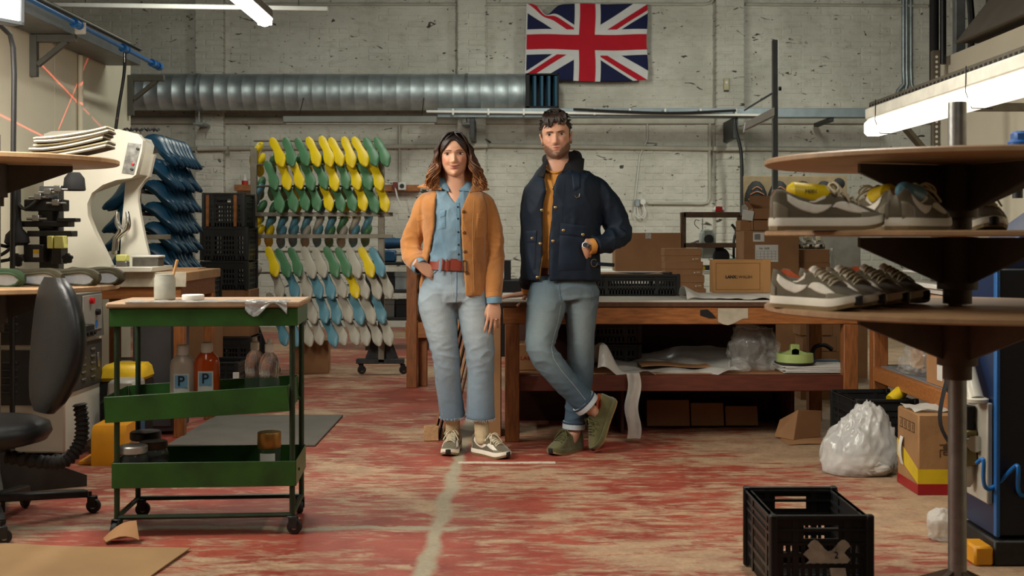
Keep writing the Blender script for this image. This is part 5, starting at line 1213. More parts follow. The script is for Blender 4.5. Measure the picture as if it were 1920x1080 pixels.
# shoe boxes holding trainers, bottle
GY = 9.9
for k in range(3):
    carton('brown shoe box, %s under the three grey trainers' % ('highest', 'middle', 'lowest')[k], (PX(1517, GY), GY, PZ(467, GY)-.112*(k+1)), 0, .285, .2, .11, M_card2, lid=.04 if k else 0)
tag(MB().box(PX(1490, GY), PX(1548, GY), GY-.1, GY+.12, 0, PZ(467, GY)-.338).build('tall_carton', M_card2), 'tall carton under the boxes with three trainers', 'box')
for k, px in enumerate((1494, 1516, 1535)):
    t = thing('small_trainer', 'grey and white trainer, %s of three on the far shoe box' % ('left', 'middle', 'right')[k], 'shoe', (PX(px, GY), GY+.02, PZ(467, GY)+.001), -PI/2, 'trainers on the far shoe box'); t.scale = (.62, .9, .95); shoe_parts(t, 'two', bow=False)
t = thing('water_bottle', 'clear water bottle standing beside the far shoe boxes', 'bottle', (PX(1560, GY), GY, PZ(520, GY)))
MB().lathe([(.03, 0), (.033, .01), (.033, .12), (.028, .16), (.014, .2), (.013, .225)], n=18).build('body', M_clear, t); MB().lathe([(.015, .222), (.015, .24), (0, .241)], n=14).build('cap', M_white, t)
tag(MB().box(PX(1552, GY), PX(1620, GY), GY-.1, GY+.3, 0, PZ(520, GY)-.001).build('storage_carton', M_card2), 'wide brown carton under the water bottle', 'box')
for k, (y0, y1, x0, x1) in enumerate(((600, 604, 1488, 1552), (605, 627, 1493, 1554), (628, 656, 1498, 1561))):
    Yb = 8.6; z0, z1 = (PZ(y1, Yb), PZ(y0, Yb)) if k else (PZ(604, Yb), PZ(580, Yb))
    carton('brown box of the low stack seen past the bench end, %s' % ('upper', 'middle', 'lower')[k], (PX((x0+x1)/2, Yb), Yb, z0+.001), 0, PX(x1, Yb)-PX(x0, Yb), .22, z1-z0-.002, M_card2, group='low stack past the bench end')
tag(MB().box(PX(1495, 8.6), PX(1566, 8.6), 8.5, 8.72, 0, PZ(656, 8.6)).build('storage_carton', M_card2), 'dark carton at the bottom of the low stack past the bench', 'box')
# ------------------------------------------------------------------ grey post with reflector lamp
t = thing('lamp_post', 'tall grey box-section post carrying a slanted reflector lamp', 'post', (PX(1453, 10.8), 10.8, 0))
MB().box(-.024, .024, -.024, .024, 0, PZ(75, 10.8), .003).build('post', mat('post_grey', H(92, 94, 92), .5, .2, .1, 10), t)
MB().box(-.15, .15, -.15, .15, 0, .02, .004).build('foot_plate', M_dsteel, t)
rf = [(PX(x, 10.8)-PX(1453, 10.8), PZ(y, 10.8)) for x, y in ((1392, 249), (1448, 222), (1448, 207), (1394, 235))]
MB().prism(rf, -.06, -.03).prism([(a, b+.02) for a, b in rf], -.09, -.06).build('reflector', M_white, t)
MB().bar((PX(1395, 10.8)-PX(1453, 10.8), 0, PZ(207, 10.8)), (0, 0, PZ(172, 10.8)), .018, .018, .002).build('stay', M_galv, t)
MB().lathe([(.02, 0), (.02, .02), (0, .021)], (.035, 0, PZ(166, 10.8)), 10, (1, 0, 0)).build('bolt', M_black, t)
# ------------------------------------------------------------------ between the rack and the woman: back shelf, vice, timber trestle
VY = 12.2
t = thing('steel_shelving', 'dark steel shelving with clutter behind the shoe last rack', 'shelves', (PX(745, VY), VY, 0))
for z in (.30, .58, .86): MB().box(-.32, .32, -.05, .35, z, z+.03, .003).build('shelf', M_dsteel, t)
for sx in (-.32, .28):
    for sy in (-.05, .31): MB().box(sx, sx+.04, sy, sy+.04, 0, .9, .003).build('upright', M_dsteel, t)
t = thing('bench_vice', 'blue bench vice on the dark shelving behind the rack', 'vice', (PX(735, VY), VY+.05, .892))
M_vice = mat('vice_blue', H(26, 66, 98), .45, .1, .15, 14)
MB().box(-.12, .04, -.06, .06, 0, .12, .015).lathe([(.05, 0), (.06, .05), (.05, .2)], (-.1, 0, .19), 16, (1, 0, 0)).build('body', M_vice, t)
MB().cyl((.04, -.02, .08), (.16, -.02, .08), .016, n=10).build('spindle', M_steel, t); MB().box(.10, .14, -.06, .04, -.0, .2, .01).build('jaw', M_blackm, t)
for k, (px, z, lb, m_) in enumerate(((722, .332, 'grey box on the lowest dark shelf behind the rack', M_bracket), (760, .332, 'black box on the lowest dark shelf behind the rack', M_blackm), (722, .612, 'black carton on the middle dark shelf behind the rack', M_blackm), (758, .612, 'white and grey pack on the middle dark shelf behind the rack', M_galv))):
    carton(lb, (PX(px, VY), VY+.12, z), 0, .19, .26, .17, m_, lid=.04)
t = thing('wall_shelf', 'thin wooden shelf on the brick wall between rack and woman', 'shelf', (PX(748, WY-.1), WY-.1, PZ(353, WY-.1)))
MB().box(-.26, .26, -.08, .09, -.04, .04, .004).build('board', M_wood, t)
t = thing('socket_outlet', 'white switched outlet with dial above the thin wall shelf', 'socket', (PX(754, WY-.2), WY-.2, PZ(349, WY-.2)+.0))
MB().box(-.05, .05, -.03, .02, -.05, .05, .008).build('box', M_white, t); MB().lathe([(.03, 0), (.026, .012), (0, .013)], (0, -.03, 0), 14, (0, -1, 0)).build('dial', M_dsteel, t)
tag(MB().box(PX(741, WY-.2)-.03, PX(741, WY-.2)+.03, WY-.23, WY-.18, PZ(349, WY-.2)-.04, PZ(349, WY-.2)+.05, .006).build('red_plug', mat('plug_red', H(110, 40, 36), .5)), 'dull red plug beside the white outlet', 'plug')
tag(MB().tube([P(741, 352, WY-.22), P(745, 370, WY-.25), P(752, 388, WY-.22)], .01, 6).build('plug_cable', M_white), 'short white cable hanging from the red plug', 'cable')
t = thing('wall_shelf', 'short wooden shelf on the wall left of the rack with a red lamp', 'shelf', (PX(462, WY-.1), WY-.1, PZ(352, WY-.1)))
MB().box(-.13, .16, -.1, .09, -.04, .035, .004).build('board', M_wood, t)
t = thing('indicator_lamp', 'small red and white indicator lamp on the short wall shelf', 'lamp', (PX(459, WY-.15), WY-.15, PZ(352, WY-.15)+.037))
MB().lathe([(.04, 0), (.04, .05), (.02, .052)], n=14).build('red_base', mat('badge_red', H(176, 34, 28), .5), t); MB().lathe([(.032, .05), (.02, .10), (0, .14)], n=14).build('white_cone', M_white, t)
TYY = 9.2
t = thing('timber_trestle', 'orange timber trestle table leg behind the woman', 'trestle', (PX(785, TYY), TYY, 0))
MB().box(-.09, -.01, -.04, .04, 0, .95, .004).build('leg', M_woodv, t); MB().box(-.01, .06, .06, .12, 0, .95, .004).build('leg', M_woodv, t)
MB().box(-.10, .52, -.02, .03, .38, .50, .004).build('rail', M_wood, t); MB().box(.44, .52, -.04, .04, 0, .95, .004).build('leg', M_woodv, t)
MB().box(-.08, .54, -.06, .3, .95, .985, .004).build('top', MATS['shelf_board'], t)
tag(MB().box(PX(925, 11.5), PX(985, 11.5), 11.5, 11.9, 0, PZ(525, 11.5), .01).box(PX(945, 11.5), PX(958, 11.5), 11.52, 11.6, PZ(525, 11.5), PZ(488, 11.5), .004).build('dark_cabinet', M_blackm), 'black cabinet and stand between the two people, far behind', 'cabinet')
# ================================================================== right of the room
RC = (PX(1795, 3.4), 3.4, 0)
carousel('three-disc wooden carousel rack with sneakers in the right foreground', RC, ((1.386, .018), (1.181, .016), (.969, .018)), .0255, 1.545, .535, M_gus)
def sneaker(label, px, Y, z, rz, grp=None, bow=True, stuffing=None):
    t = thing('sneaker', label, 'shoe', (PX(px, Y), Y, z), rz, grp); shoe_parts(t, 'two', bow=bow)
    if stuffing:
        MB().loft([[(x+.01, .030*math.cos(a)*f, .070+dz+.030*math.sin(a)*f) for a in [2*PI*i/14 for i in range(14)]] for x, f, dz in ((-.115, .3, .035), (-.10, .85, .03), (-.06, 1, .022), (-.02, .95, .02), (.005, .6, .02))]).build('last_inside', stuffing, t)
    return t
M_ly = MATS['last_yellow']; M_lt = MATS['last_teal']
s1 = sneaker('olive and white sneaker in profile with yellow last inside, middle disc', 1551, 3.12, 1.1815, .02, stuffing=M_ly)
text('last_marking', 'M001', .014, M_ink, s1, (-.05, -.032, .100), rot=(PI/2-.25, 0, 0))
sneaker('olive sneaker seen from the heel with yellow last, middle disc', 1640, 3.30, 1.1815, 1.70, stuffing=M_ly)
sneaker('olive sneaker seen from the heel with teal last, nearest the post', 1722, 3.16, 1.1815, .85, stuffing=M_lt)
sneaker('olive and white sneaker behind the post on the middle disc', 1845, 3.68, 1.1815, -1.75)
for px, Y, rz, lb in ((1530, 3.24, -.98, 'olive and white sneaker with bow, first in the row on the bottom disc'), (1577, 3.34, -1.02, 'olive and white sneaker, second in the row on the bottom disc'), (1624, 3.43, -1.05, 'olive and white sneaker, third in the row on the bottom disc'), (1660, 3.53, -1.0, 'olive and white sneaker in shadow, last in the row on the bottom disc')):
    sneaker(lb, px, Y, .9695, rz, 'sneakers on the bottom disc', bow=px == 1500)
# ------------------------------------------------------------------ foreground crate
o = crate('black plastic crate in the right foreground with peeling white label', (PX(1541, 3.80), 4.02, 0), 0, .306, .43, .275)
tl = MB().grid(lambda u, v: (-.05+.13*u+.01*math.sin(v*9), -.2225, .13+.075*v*(.75+.25*math.sin(u*9))), 12, 6, .001).build('torn_label', mat('torn_paper', H(170, 164, 148), .8, 0, .3, 30), o)
MB().grid(lambda u, v: (.03+.05*u-.006*v, -.2225, .075+.04*v), 6, 3, .001).build('torn_label', MATS['torn_paper'], o)
text('label_number', '2', .03, M_ink, tl, (.045, -.2235, .155))
# ------------------------------------------------------------------ side bench
t = thing('side_bench', 'orange timber side bench with lower shelf along the right wall', 'workbench', (1.98, 4.95, 0))
MB().box(0, .74, 0, 1.72, .765, .80, .004).build('bench_top', MATS['shelf_board'], t)
MB().box(0, .04, 0, 1.72, .66, .765, .003).build('apron', M_wood, t)
for yy in (.02, 1.62):
    for xx in (.0, .66): MB().box(xx, xx+.08, yy, yy+.08, 0, .66 if xx == 0 else .765, .004).build('leg', M_woodv, t)
MB().box(.0, .04, .1, 1.62, .37, .447, .003).build('shelf_rail', M_wood, t); MB().box(.04, .74, .02, 1.7, .435, .45, .003).build('lower_shelf', mat('grey_shelf', H(120, 122, 124), .6), t)
# stacked boards on the side bench
sb = thing('board_stack', 'stack of pale boards and pattern frames on the side bench', 'boards', (2.05, 5.5, .801))
for k in range(5): MB().box(.0+.02*(k % 2), .5, 0, .95-.05*k, k*.026, k*.026+.022, .003).build('board', (M_card2, M_red, M_card, M_paper, M_white)[k], sb)
m = MB()
for x in (.05, .2, .35): m.bar((x, .02, .140), (x+.12, .02, .165), .012, .02)
m.box(.02, .5, 0, .04, .130, .138).box(.02, .5, 0, .04, .165, .172).build('pattern_frame', M_bracket, sb)
MB().box(.0, .5, .0, .8, .174, .186, .003).build('board', M_white, sb)
t = thing('shoe_upper', 'flat pale shoe upper lying on the board stack', 'shoe upper', (2.2, 5.7, .99), .1)
MB().loft([[(x, w_*math.cos(a), max(0, h*math.sin(a))) for a in [PI*i/10 for i in range(11)]] for x, w_, h in ((-.14, .02, .03), (-.1, .04, .06), (0, .045, .05), (.1, .045, .025), (.15, .02, .012))], cap=True).build('upper', M_bracket, t); MB().tube([(-.14, -.04, .005), (0, -.05, .005), (.15, -.02, .005)], .006, 6, smooth=4).build('white_edge', M_white, t)
# on its shelf
crumple('silver-grey clear bag on the side bench shelf', 'clear_bag', (2.10, 6.15, .451), .11, .16, .10, M_bag, 21, amp=.34, sub=5, flat=-.6)
t = carton('brown box with white barcode label on the side bench shelf', (2.14, 5.72, .451), 0, .24, .26, .20, M_card)
l_ = MB().box(-.1215, -.1205, -.09, -.02, .03, .17).build('address_label', M_paper, t, smooth=0); m = MB()
for k in range(8): m.box(-.1225, -.1216, -.08, -.03, .11+k*.006, .113+k*.006)
m.build('barcode', M_ink, l_, smooth=0)
MB().box(-.09, .0, -.1315, -.1305, .03, .17).build('address_label', M_paper, t, smooth=0)
t = carton('tall kraft box with ink mark standing at the back of the side shelf', (2.3, 6.45, .451), 0, .25, .2, .28, M_kraft); text('ink_mark', 'P003', .05, M_ink, t, (-.06, -.1012, .24))
bk_ = thing('backpack', 'black backpack hanging off the side bench shelf, straps dangling', 'bag', (2.02, 5.28, .451))
MB().loft([[(.14*f*math.cos(a)+.03, .11*f*math.sin(a), z) for a in [2*PI*i/18 for i in range(18)]] for z, f in ((.0, .75), (.03, 1), (.12, 1.05), (.2, .9), (.26, .6), (.285, .2))]).build('pack', mat('black_nylon', H(20, 20, 22), .5, 0, .2, 20, .3, 30), bk_)
for pts in ([(-.09, -.07, .2), (-.15, -.09, .05), (-.17, -.1, -.1), (-.10, -.1, -.22), (-.03, -.1, -.26)], [(-.03, -.1, .1), (-.02, -.11, -.05), (-.02, -.11, -.26), (-.025, -.11, -.40)]):
    MB().tube(pts, .014, 6, smooth=5, flat=.4).build('strap', M_blackm, bk_)
crate('black crate on the floor at the corner of the two benches', (1.89, 6.28, 0), .05, .30, .40, .33, None, handle=False)
tag(MB().tube([(1.93, 6.12, .325), (1.99, 6.15, .36), (2.03, 6.2, .37)], [.03, .035, .02], 10, smooth=4).build('yellow_roll', mat('tape_yellow', H(206, 176, 30), .4)), 'yellow tape roll in the corner floor crate', 'tape')
# large clear bag
def bigbag():
    bm = bmesh.new(); bmesh.ops.create_icosphere(bm, subdivisions=5, radius=1); off = Vector((4, 2, 9))
    for v in bm.verts:
        d = v.co.normalized(); k = (d.z+1)/2; wdt = 1.0-.62*max(0, k-.15)**1.2
        f = 1+.12*noise.noise(d*1.4+off)+.07*max(0, 1-3*abs(noise.noise(d*2.0+off*2)))**2+.05*max(0, 1-3*abs(noise.noise(Vector((d.x*5, d.y*5, d.z*1.6))+off)))**2
        z = max(0, k-.18)/.82
        v.co = Vector((.185*d.x*wdt*f*1.08+.05*z, .15*d.y*wdt*f*1.1, .345*z**.9*f*.92+.004))
    me = bpy.data.meshes.new('clear_bag'); bm.to_mesh(me); bm.free(); me.shade_smooth(); return me
tag(put('clear_bag', bigbag(), mat('bag_polythene', H(226, 226, 222), .22, 0, .15, 12, .35, 9, alpha=.5, spec=1.0), None, (PX(1615, 5.82), 5.9, 0)), 'large milky polythene bag of waste on the floor by the taped carton', 'bag')
crumple('crumpled white film inside the large polythene bag', 'film_scrap', (PX(1625, 5.85), 5.85, .01), .13, .09, .05, MATS['white_film'], 5, amp=.35, flat=-.5, cat='plastic film')
# taped carton
t = thing('taped_carton', 'battered brown carton with yellow and red tape and Chinese lettering', 'box', (1.825, 5.39, 0))
CW, CD, CH = .37, .29, .362
MB().box(0, CW, 0, CD, 0, CH, .006).build('body', mat('battered_card', H(150, 112, 72), .8, 0, .18, 5, .3, 18), t)
M_ty = mat('tape_yellow', H(206, 176, 30), .4); M_tr = mat('tape_red', H(150, 24, 30), .4)
MB().box(-.002, CW+.002, -.0025, 0, .05, .115).build('yellow_tape', M_ty, t, smooth=0); MB().box(-.002, CW+.002, -.0025, 0, .002, .05).build('red_tape', M_tr, t, smooth=0)
MB().add([(-.0025, 0, .05), (-.0025, CD, .13), (-.0025, CD, .21), (-.0025, 0, .115), (-.0005, 0, .05), (-.0005, CD, .13), (-.0005, CD, .21), (-.0005, 0, .115)], [(0, 1, 2, 3), (4, 7, 6, 5), (0, 4, 5, 1), (3, 2, 6, 7)]).build('yellow_tape', M_ty, t, smooth=0)
MB().box(-.0025, 0, 0, CD, .002, .045).build('red_tape', M_tr, t, smooth=0)
m = MB()   # the printed characters, stroke by stroke
def stroke(x0, z0, x1, z1, wd=.004): m.bar((x0, -.0012, z0), (x1, -.0012, z1), .0016, wd, up=(0, 0, 1) if abs(x1-x0) > abs(z1-z0) else (1, 0, 0))
for (cx, cz) in ((.125, .20),):
    for s_ in ((0, .034, 0, .028), (-.03, .026, .03, .026), (-.012, .018, .012, .018), (-.012, .010, .012, .010), (-.012, .018, -.012, .010), (.012, .018, .012, .010), (-.028, .003, .028, .003), (-.028, .003, -.028, -.03), (.028, .003, .028, -.03), (-.012, -.006, .012, -.006), (-.012, -.018, .012, -.018), (-.012, -.006, -.012, -.018), (.012, -.006, .012, -.018)):
        stroke(cx+s_[0], cz+s_[1], cx+s_[2], cz+s_[3])
for s_ in ((-.025, .03, -.012, .012), (-.012, .012, -.028, -.002), (-.028, -.002, -.010, -.004), (.0, .024, .028, .024), (.014, .034, .014, -.03), (-.03, -.028, -.008, -.02), (.0, .002, .026, .002), (.002, -.028, .03, -.028)):
    stroke(.205+s_[0], .20+s_[1], .205+s_[2], .20+s_[3])
m.build('printed_characters', mat('brown_print', H(70, 52, 34), .8), t, smooth=0)
text('printed_script', 'Adv', .035, mat('brown_print', H(70, 52, 34), .8), t, (.16, -.0012, .135))
m = MB()
for k in range(4): m.box(-.0018, -.0004, .05+k*.055, .092+k*.055, .27, .274).box(-.0018, -.0004, .05+k*.055, .092+k*.055, .312, .316).box(-.0018, -.0004, .05+k*.055, .054+k*.055, .27, .316).box(-.0018, -.0004, .07+k*.055, .074+k*.055, .28, .306)
m.build('printed_icons', MATS['brown_print'], t, smooth=0)
MB().grid(lambda u, v: (-.004-.012*math.sin(v*3), .19+.04*u, .10+.13*v), 3, 6, .001).build('peeling_label', M_paper, t)
MB().grid(lambda u, v: (CW*u, .05+.2*v, CH+.003+.015*abs(math.sin(u*9+v*5))), 12, 6, .002).build('torn_top', M_film, t)
# opened flat carton on floor
t = thing('opened_carton', 'opened brown carton lying on the floor past the bench', 'cardboard', (PX(1520, 6.8), 6.8, 0))
MB().grid(lambda u, v: (-.16+.34*u, -.14+.2*v+.05*u, .006+.004*math.sin(u*5)), 6, 4, .004).build('bottom_flap', M_card, t)
MB().add([(-.10, -.02, .01), (.08, .10, .01), (.10, .14, .15), (-.06, .04, .17), (-.10, -.016, .012), (.08, .104, .012), (.10, .144, .152), (-.06, .044, .172)], [(0, 1, 2, 3), (7, 6, 5, 4), (0, 4, 5, 1), (1, 5, 6, 2), (2, 6, 7, 3), (3, 7, 4, 0)]).build('raised_flap', M_card2, t, smooth=0)
MB().add([(-.10, -.02, .01), (-.18, .10, .01), (-.14, .14, .10), (-.06, .04, .17), (-.104, -.02, .01), (-.184, .10, .01), (-.144, .14, .10), (-.064, .04, .17)], [(0, 1, 2, 3), (7, 6, 5, 4), (0, 4, 5, 1), (1, 5, 6, 2), (2, 6, 7, 3), (3, 7, 4, 0)]).build('raised_flap', M_card2, t, smooth=0)
# ------------------------------------------------------------------ blue pneumatic machine
M_navy = mat('navy_machine_paint', H(14, 36, 70), .4, 0, .1, 8, .04, 60); M_bblue = mat('bright_blue_edge', H(36, 96, 160), .4)
t = thing('pneumatic_press', 'navy blue pneumatic press with air regulator at the right edge', 'machine', (PX(1871, 4.25), 4.25, 0))
MB().box(0, .8, 0, .30, .10, 1.05, .006).build('housing', mat('dark_navy', H(10, 14, 28), .5), t)
MB().box(-.010, .004, -.012, .015, .10, 1.06, .003).build('edge_panel', M_bblue, t)
MB().box(-.008, .0, .015, .30, .10, 1.05, .002).build('side_sheet', M_navy, t)
MB().prism([(.0, 1.05), (.8, 1.05), (.8, 1.30), (.28, 1.30), (.0, 1.10)], .02, .29).build('top_hood', M_navy, t); MB().bar((.0, .015, 1.10), (.28, .015, 1.30), .012, .02, .002, (0, 1, 0)).build('hood_edge', M_bblue, t)
MB().box(-.03, -.009, .02, .285, .21, .57, .004).build('valve_plate', mat('valve_plate_grey', H(170, 166, 152), .45), t)
MB().box(-.02, .8, -.02, .30, 0, .09, .006).build('plinth', M_dsteel, t); MB().box(-.09, -.022, -.02, .10, .0, .07, .008).build('yellow_pedal', mat('safety_yellow', H(218, 150, 26), .45), t)
MB().cyl((-.055, .06, .575), (-.055, .24, .80), .030, n=18).lathe([(.044, .57), (.044, .582), (.034, .586)], (-.055, .06, 0), 18).build('cylinder_tube', M_machine, t)
rg = MB().box(-.085, -.031, .10, .17, .33, .46, .006).build('regulator_body', mat('brass_dull', H(112, 98, 60), .4, .6), t)
MB().lathe([(.026, .46), (.028, .475), (.024, .50), (.027, .505), (.027, .545), (0, .55)], (-.058, .135, 0), 16).build('regulator_knob', M_blackm, rg)
MB().lathe([(.03, 0), (.032, .01), (.03, .022), (.026, .022)], (-.05, .098, .415), 20, (0, -1, 0)).build('gauge', M_chrome, rg); MB().lathe([(.0255, 0), (0, .001)], (-.05, .077, .415), 20, (0, -1, 0)).build('gauge_dial', M_paper, rg)
MB().tube([(-.09, .15, .40), (-.105, .15, .36), (-.09, .15, .31)], .016, 10, smooth=3).build('red_handle', mat('button_red', H(190, 30, 34), .4), rg); MB().lathe([(.012, .25), (.024, .27), (.024, .33)], (-.058, .135, 0), 14).build('filter_bowl', M_milky, rg)
pts = []
for k in range(90):
    a = k/90*4.3*2*PI; pts.append((-.10+.0058*k+.018*math.cos(a), -.02-.03*math.sin(a*1), .335-.0011*k+.052*math.sin(a+.6)))
MB().tube(pts, .0075, 8).build('coil_hose', M_bluepipe, t)
t = thing('heat_gun', 'blue and black heat gun standing on the blue press', 'heat gun', (PX(1908, 4.3), 4.3, 1.301))
MB().lathe([(.018, .0), (.018, .06), (.035, .07), (.035, .15)], n=16).build('nozzle', M_black, t); MB().lathe([(.036, .15), (.036, .20), (.025, .21)], n=16).box(-.02, .05, -.025, .025, .15, .24, .01).build('cap', mat('gun_blue', H(20, 70, 130), .45), t)
crumple('small white polythene scrap on the floor by the carousel foot', 'film_scrap', (PX(1775, 4.55), 4.6, 0), .06, .05, .07, M_film, 31, amp=.35, flat=-.7, cat='plastic film')
# ------------------------------------------------------------------ lamp and frame over the side bench
M_perf = mat('perforated_angle', H(96, 90, 78), .5, .4, .15, 20)
t = thing('slotted_angle_frame', 'slotted steel angle frame carrying the lit strip lamp', 'frame', (0, 0, 0))
X_ = 1.80; zb_ = lambda Y: 1.826
b_ = MB().box(X_, X_+.004, 3.9, 6.05, 1.80, 1.835, .001).box(X_, X_+.045, 3.9, 6.05, 1.80, 1.804, .001).build('front_rail', M_perf, t)
sm_ = MB().box(X_-.002, X_-.0004, 0, .022, 1.812, 1.822).mesh('slot'); sm_.materials.append(M_blackm)
for k in range(46): put('slot', sm_, None, b_, (0, 3.95+k*.046, 0))
MB().box(X_, RX, 6.01, 6.05, 1.79, 1.83, .002).build('cross_rail', M_perf, t)
p_ = MB().box(2.28, 2.32, 6.5, 6.54, .80, PZ(94, 6.5), .002).build('slotted_post', M_perf, t); sm_ = MB().lathe([(.008, 0), (.0, .0005)], (2.30, 6.499, 0), 8, (0, -1, 0)).mesh('slot'); sm_.materials.append(M_paper)
for k in range(30): put('slot', sm_, None, p_, (0, 0, 1.35+k*.027))
MB().bar((2.30, 6.5, 1.55), (1.9, 6.04, 1.80), .03, .03, .002).build('brace', M_perf, t)
t = thing('strip_lamp', 'glowing white strip lamp hung over the side bench', 'light', (1.80, 5.02, 1.72))
MB().box(-.05, .05, -1.05, .93, .02, .075, .006).build('housing', mat('lamp_white_body', H(222, 220, 206), .4), t)
MB().box(-.045, .045, -1.05, .98, -.06, .02, .016).build('diffuser', mat('lit_diffuser', H(255, 252, 240), .5, emit=((1, .93, .78), 1.7)), t)
for y in (.75, -.4): MB().tube([(-.052, y, .1), (-.054, y, .0), (-.03, y, -.063), (.05, y, -.065)], .002, 6).build('tie_wire', M_blackm, t)
l = area('strip_lamp_light', (1.86, 5.0, 1.64), (2.2, 5.0, .6), .12, 1.9, 9, (1, .93, .78)); l.parent = t; l.matrix_parent_inverse = Matrix.Translation((-1.80, -5.02, -1.72))
t = thing('back_ledge', 'thin timber ledge with a black pen on the right partition', 'shelf', (RX, 5.6, 1.40))
MB().box(-.16, 0, -.5, .45, -.02, .0, .003).build('board', M_kraft, t); MB().lathe([(.012, 0), (.02, .01), (.008, .03), (.008, .12), (.006, .14), (0, .145)], (-.1, -.28, .0), 12).build('peg', M_black, t)
tag(MB().box(RX-.003, RX, 5.75, 5.85, 1.66, 1.69, .001).build('torn_sticker', M_cutedge), 'small torn sticker remains on the right partition', 'sticker')
# trunking, pipes and booth above the partition
t = thing('trunking_riser', 'vertical galvanised trunking with black cable above the right partition', 'trunking', (PX(1798, 7.6), 7.6, 2.25))
MB().box(-.03, .03, -.03, .03, 0, 2.3, .003).build('trunk', M_galv, t); MB().cyl((-.10, 0, 0), (-.10, 0, 2.3), .02, n=10).build('pipe', M_black, t); MB().cyl((-.15, .02, -.2), (-.15, .02, 2.3), .03, n=10).build('pipe', M_blackm, t)
MB().tube([(.06, -.03, .0), (.065, -.04, .25), (.05, -.03, .5), (.03, 0, 1.0)], .022, 8, smooth=4).build('cable', M_black, t); MB().cyl((-.18, -.04, .55), (-.13, -.04, .55), .02, n=10).build('blue_joint', M_bluepipe, t)
t = thing('booth_roof', 'grey sloping extraction hood above the right partition', 'hood', (RX, 6.2, 2.33))
MB().prism([(-.05, .02), (1.2, .02), (1.2, 1.3), (.95, 1.3)], -1.6, 1.2).build('hood_panel', mat('hood_grey', H(120, 114, 104), .6, 0, .1, 6), t)
MB().cyl((.35, -1.4, .55), (.35, 1.3, .62), .02, n=10).build('blue_pipe', M_bluepipe, t); MB().cyl((.28, -1.4, .42), (.28, 1.3, .50), .018, n=10).build('black_pipe', M_black, t)
# ================================================================== people: builders
def resample(vals, k):
    "Catmull-Rom through rows of floats, k steps per span"
    n = len(vals); out = []
    A = [np.array(v, float) for v in vals]
    for i in range(n-1):
        p0, p1, p2, p3 = A[max(i-1, 0)], A[i], A[i+1], A[min(i+2, n-1)]
        for j in range(k):
            t = j/k; out.append(.5*((2*p1)+(p2-p0)*t+(2*p0-5*p1+4*p2-p3)*t*t+(3*p1-p0-3*p2+p3)*t**3))
    out.append(A[-1]); return out
def sweep(mb, rows, k=5, n=26, ref=(1, 0, 0), cap=True, dome=False):
    "rows of (point, ra, rb): an elliptical limb; ra along ref, rb across"
    R = resample([tuple(p)+(ra, rb) for p, ra, rb in rows], k); ref = Vector(ref); rings = []
    if dome:
        p, d = np.array(R[-1]), np.array(R[-1])-np.array(R[-2]); d = d[:3]/np.linalg.norm(d[:3]); rr = min(p[3], p[4])
        for q in (.35, .65, .88, .99):
            e = p.copy(); e[:3] += d*rr*q*.9; s = math.sqrt(1-q*q); e[3] *= s; e[4] *= s; R.append(e)
    for i, q in enumerate(R):
        d = Vector(R[min(i+1, len(R)-1)][:3])-Vector(R[max(i-1, 0)][:3]); d.normalize()
        a = (ref-d*ref.dot(d)).normalized(); b = d.cross(a); p = Vector(q[:3])
        rings.append([p+a*(max(q[3], .0005)*math.cos(t))+b*(max(q[4], .0005)*math.sin(t)) for t in [2*PI*j/n for j in range(n)]])
    mb.loft(rings, cap); return mb
def remesh_mb(mb, voxel, smooth=2, fac=.5):
    me = mb.mesh('tmp'); o = bpy.data.objects.new('tmp', me); COL.objects.link(o)
    md = o.modifiers.new('r', 'REMESH'); md.mode = 'VOXEL'; md.voxel_size = voxel
    bpy.context.view_layer.update()
    m2 = bpy.data.meshes.new_from_object(o.evaluated_get(bpy.context.evaluated_depsgraph_get()))
    bpy.data.objects.remove(o); bpy.data.meshes.remove(me)
    bm = bmesh.new(); bm.from_mesh(m2)
    for _ in range(smooth): bmesh.ops.smooth_vert(bm, verts=bm.verts, factor=fac, use_axis_x=True, use_axis_y=True, use_axis_z=True)
    bm.to_mesh(m2); bm.free(); return m2
def displace(me, fn):
    me.update(); nv = len(me.vertices); nr = [Vector(n.vector) for n in me.vertex_normals]
    for i, v in enumerate(me.vertices): v.co = v.co+nr[i]*fn(v.co, nr[i])
    me.update()
def paint(me, fn, name='col'):
    a = me.color_attributes.new(name, 'FLOAT_COLOR', 'POINT'); me.update(); nr = [Vector(n.vector) for n in me.vertex_normals]
    buf = np.ones((len(me.vertices), 4), 'f')
    for i, v in enumerate(me.vertices): buf[i, :3] = fn(v.co, nr[i])
    a.data.foreach_set('color', buf.ravel())
def fold(p, s, st=(1, 1, 1), seed=0.0):
    q = Vector((p.x*s*st[0]+seed, p.y*s*st[1]+seed*.7, p.z*s*st[2]-seed))
    return noise.fractal(q, 1.0, 2.0, 3)
def ridge(p, s, st=(1, 1, 1), seed=0.0):
    q = Vector((p.x*s*st[0]+seed, p.y*s*st[1]+seed*.7, p.z*s*st[2]-seed)); return 1-2*abs(noise.noise(q))
def crease(p, s, st=(1, 1, 1), seed=0.0):
    r = ridge(p, s, st, seed); return (max(0, r)**2.2)-.25
def cloth(name, mb, m_, parent, voxel=.006, smooth=3, disp=None, col=None):
    me = remesh_mb(mb, voxel, smooth)
    if disp: displace(me, disp)
    if col: paint(me, col)
    me.name = name; me.shade_smooth(); return put(name, me, m_, parent)
